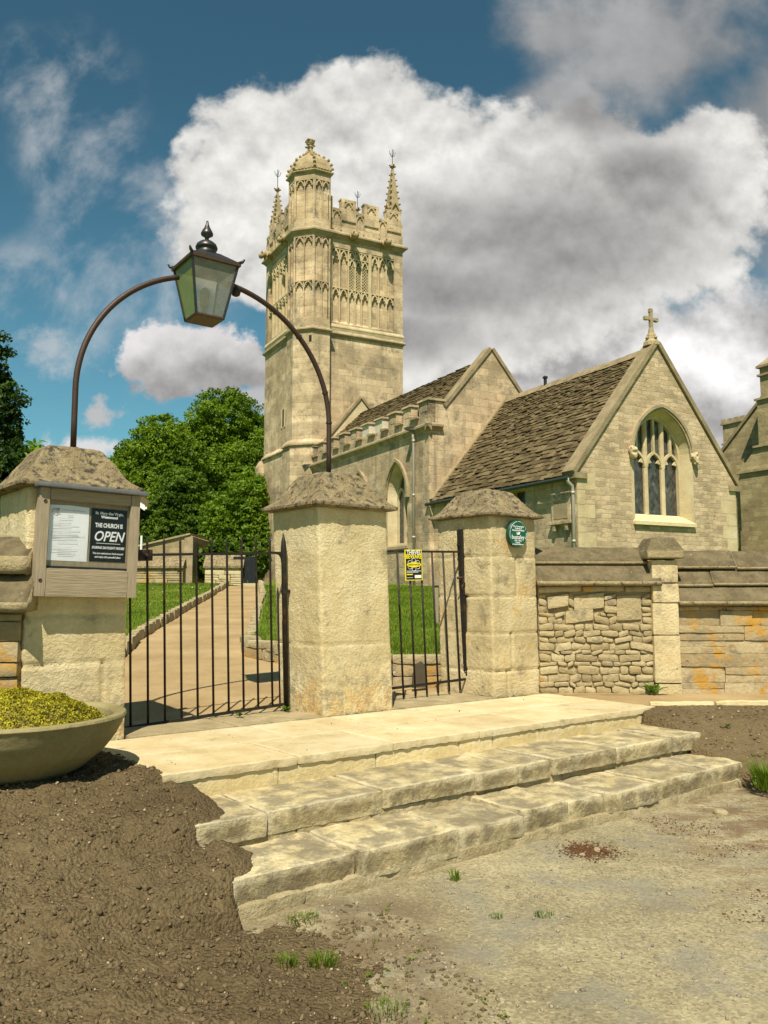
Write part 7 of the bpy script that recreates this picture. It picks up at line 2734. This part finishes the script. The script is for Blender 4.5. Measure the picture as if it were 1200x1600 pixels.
def tuft(name, label, cat, x, y, z, n, h, spread, seed, mat='grassb', w=0.004, group=None, bend=0.6):
    r = np.random.default_rng(seed)
    Vs, Fs = [], []
    for i in range(n):
        a = r.uniform(0, 2 * pi)
        d = spread * sqrt(r.random())
        bx, by = d * cos(a), d * sin(a)
        hh = h * r.uniform(0.45, 1.1)
        q = a + r.normal(0, 0.7)
        lx, ly = cos(q) * hh * bend * r.uniform(0.2, 1), sin(q) * hh * bend * r.uniform(0.2, 1)
        px_, py_ = -sin(q) * w, cos(q) * w
        o = len(Vs)
        Vs += [(bx - px_, by - py_, -0.01), (bx + px_, by + py_, -0.01), (bx + lx * .4 + px_ * .8, by + ly * .4 + py_ * .8, hh * .6), (bx + lx * .4 - px_ * .8, by + ly * .4 - py_ * .8, hh * .6), (bx + lx, by + ly, hh * (0.95 - 0.25 * bend * r.random()))]
        Fs.append((o, o + 1, o + 2, o + 3))
        Fs.append((o + 3, o + 2, o + 4, o + 4))
    q4 = [f for f in Fs if f[2] != f[3]]
    t3 = [f[:3] for f in Fs if f[2] == f[3]]
    ob = mesh_np(name, np.array(Vs), [np.array(q4), np.array(t3)], M[mat])
    ob.location = (x, y, z)
    return tag(ob, label, cat, group)


def zs_at(x, y):
    return float(max(zroad(np.array(x), np.array(y)), soil_z(np.array([x]), np.array([y]))[0]))


tuft('grass_tuft', 'large grass tuft growing at the right end of the bottom step', 'grass', 3.16, 6.86, 0.06, 330, 0.26, 0.17, 1, w=0.005, bend=0.75, group='grass tufts')
tuft('grass_tuft', 'tiny grass sprig at the foot of the bottom step', 'grass', 0.40, 4.83, 0.0, 26, 0.085, 0.020, 2, group='grass tufts')
tuft('grass_tuft', 'low grass patch by the left front corner of the bottom step', 'grass', -0.40, 4.26, zs_at(-0.40, 4.26), 120, 0.04, 0.085, 3, w=0.002, bend=1.0, group='grass tufts')
for i, (x, y, lab) in enumerate(((-0.415, 3.72, 'small grass tuft on the soil edge, leftmost of the front three'), (-0.265, 3.74, 'small upright grass tuft on the soil edge beside the road'), (0.01, 3.35, 'small grass tuft nearest the bottom edge of the photo'))):
    tuft('grass_tuft', lab, 'grass', x, y, zs_at(x, y), (90, 130, 110)[i], (0.05, 0.06, 0.045)[i], (0.05, 0.065, 0.08)[i], 10 + i, w=0.002, bend=1.0, group='grass tufts')
tuft('moss_patch', 'tiny dry moss patch on the road, left of the pair', 'moss', 0.56, 4.32, 0.0, 60, 0.018, 0.035, 20, w=0.002, mat='weed', group='moss patches on the road')
tuft('moss_patch', 'tiny dry moss patch on the road, right of the pair', 'moss', 0.80, 4.34, 0.0, 80, 0.018, 0.05, 21, w=0.002, mat='weed', group='moss patches on the road')


def weed(label, x, y, z, n, L, W, seed):
    """rosette of jagged leaves"""
    r = np.random.default_rng(seed)
    Vs, Q = [], []
    for i in range(n):
        a = 2 * pi * i / n + r.normal(0, 0.3)
        l = L * r.uniform(0.6, 1.1)
        up = r.uniform(0.35, 1.1)
        m = 7
        o = len(Vs)
        for k in range(m + 1):
            t = k / m
            rr_ = l * (sin(min(t * up * 1.3, 1.5)) if up < 0.8 else t * 0.55)
            zz_ = l * (t * up - 0.55 * t * t * up)
            w = W * sin(pi * min(1, t * 0.92 + 0.06)) * (1.0 if k % 2 else 0.55)
            cx_, cy_ = cos(a) * rr_, sin(a) * rr_
            Vs += [(cx_ - sin(a) * w, cy_ + cos(a) * w, zz_ + 0.01), (cx_ + sin(a) * w, cy_ - cos(a) * w, zz_ + 0.01)]
        for k in range(m):
            Q.append((o + 2 * k, o + 2 * k + 1, o + 2 * k + 3, o + 2 * k + 2))
    ob = mesh_np('weed', np.array(Vs), np.array(Q), M['weed'])
    ob.location = (x, y, z)
    return tag(ob, label, 'weed', 'weeds at the foot of the walls')


weed('large leafy dandelion weed at the foot of the rubble wall', 2.94, 9.22, 0.515, 13, 0.30, 0.032, 1)
weed('small weed under the middle of the wide iron gate', -1.27, 7.43, 0.53, 9, 0.10, 0.018, 2)
weed('small weed at the hinge foot of the wide iron gate', -0.90, 7.80, 0.53, 10, 0.12, 0.018, 3)
weed('tiny weed sprouting in the right soil bank', 3.15, 7.75, float(bank_z(np.array([3.15]), np.array([7.75]))[0]), 7, 0.07, 0.014, 4)

# scattered seedlings, too small and many to tell apart
def sprouts(n, xf, zf, seed, mat):
    r = np.random.default_rng(seed)
    x, y, ok = xf(r, n)
    x, y = x[ok], y[ok]
    C = np.repeat(np.column_stack([x, y, zf(x, y) + 0.008]), 7, 0)
    C = C + r.normal(0, 0.010, C.shape) * np.array([1, 1, 0.5])
    V, F = leaf_cards(C, np.tile([0, 0, 1.0], (len(C), 1)), r.uniform(0.005, 0.012, len(C)), r, 0.4, 0.7, 0.2)
    return mesh_np('seedlings', V, F, M[mat])
tag(sprouts(60, soil_xy, soil_z, 81, 'weed'), kind='stuff')
tag(sprouts(70, verge_xy, lambda x, y: np.maximum(zroad(x, y), soil_z(x, y)), 82, 'grassb'), kind='stuff')


# crumbs of soil trodden onto the landing, daisies in the left lawn
def landing_xy(r, n):
    x, y = r.uniform(-2.2, 2.6, n), r.uniform(5.0, 9.4, n)
    lx, ly = steps_local(x, y)
    return x, y, (ly > 0.03) & (ly < 1.36) & (lx > 0.1) & (lx < 4.9) & (r.random(n) < np.exp(-lx * 0.45))
V, F = bits(420, landing_xy, lambda x, y: 0 * x + 0.523, (0.002, 0.009), 91, sink=0.1)
tag(mesh_np('soil_crumbs', V, F, M['clod']), kind='stuff')
r = np.random.default_rng(92)
x, y = r.uniform(-11, -4.5, 260), r.uniform(12, 29, 260)
k = (x < edge_x(LEFT_EDGE, y) - 0.3) & (fbm(np.stack([x, y, 0 * x], -1), 0.5, 3, 0.5, 93) > 0.0)
x, y = x[k], y[k]
V, F = leaf_cards(np.column_stack([x, y, zlawn_l(x, y) + 0.07]), np.tile([0, -0.5, 1.0], (len(x), 1)), np.full(len(x), 0.016), r, 1.0, 0.3, 0.0)
tag(mesh_np('daisies', V, F, M['white']), kind='stuff')
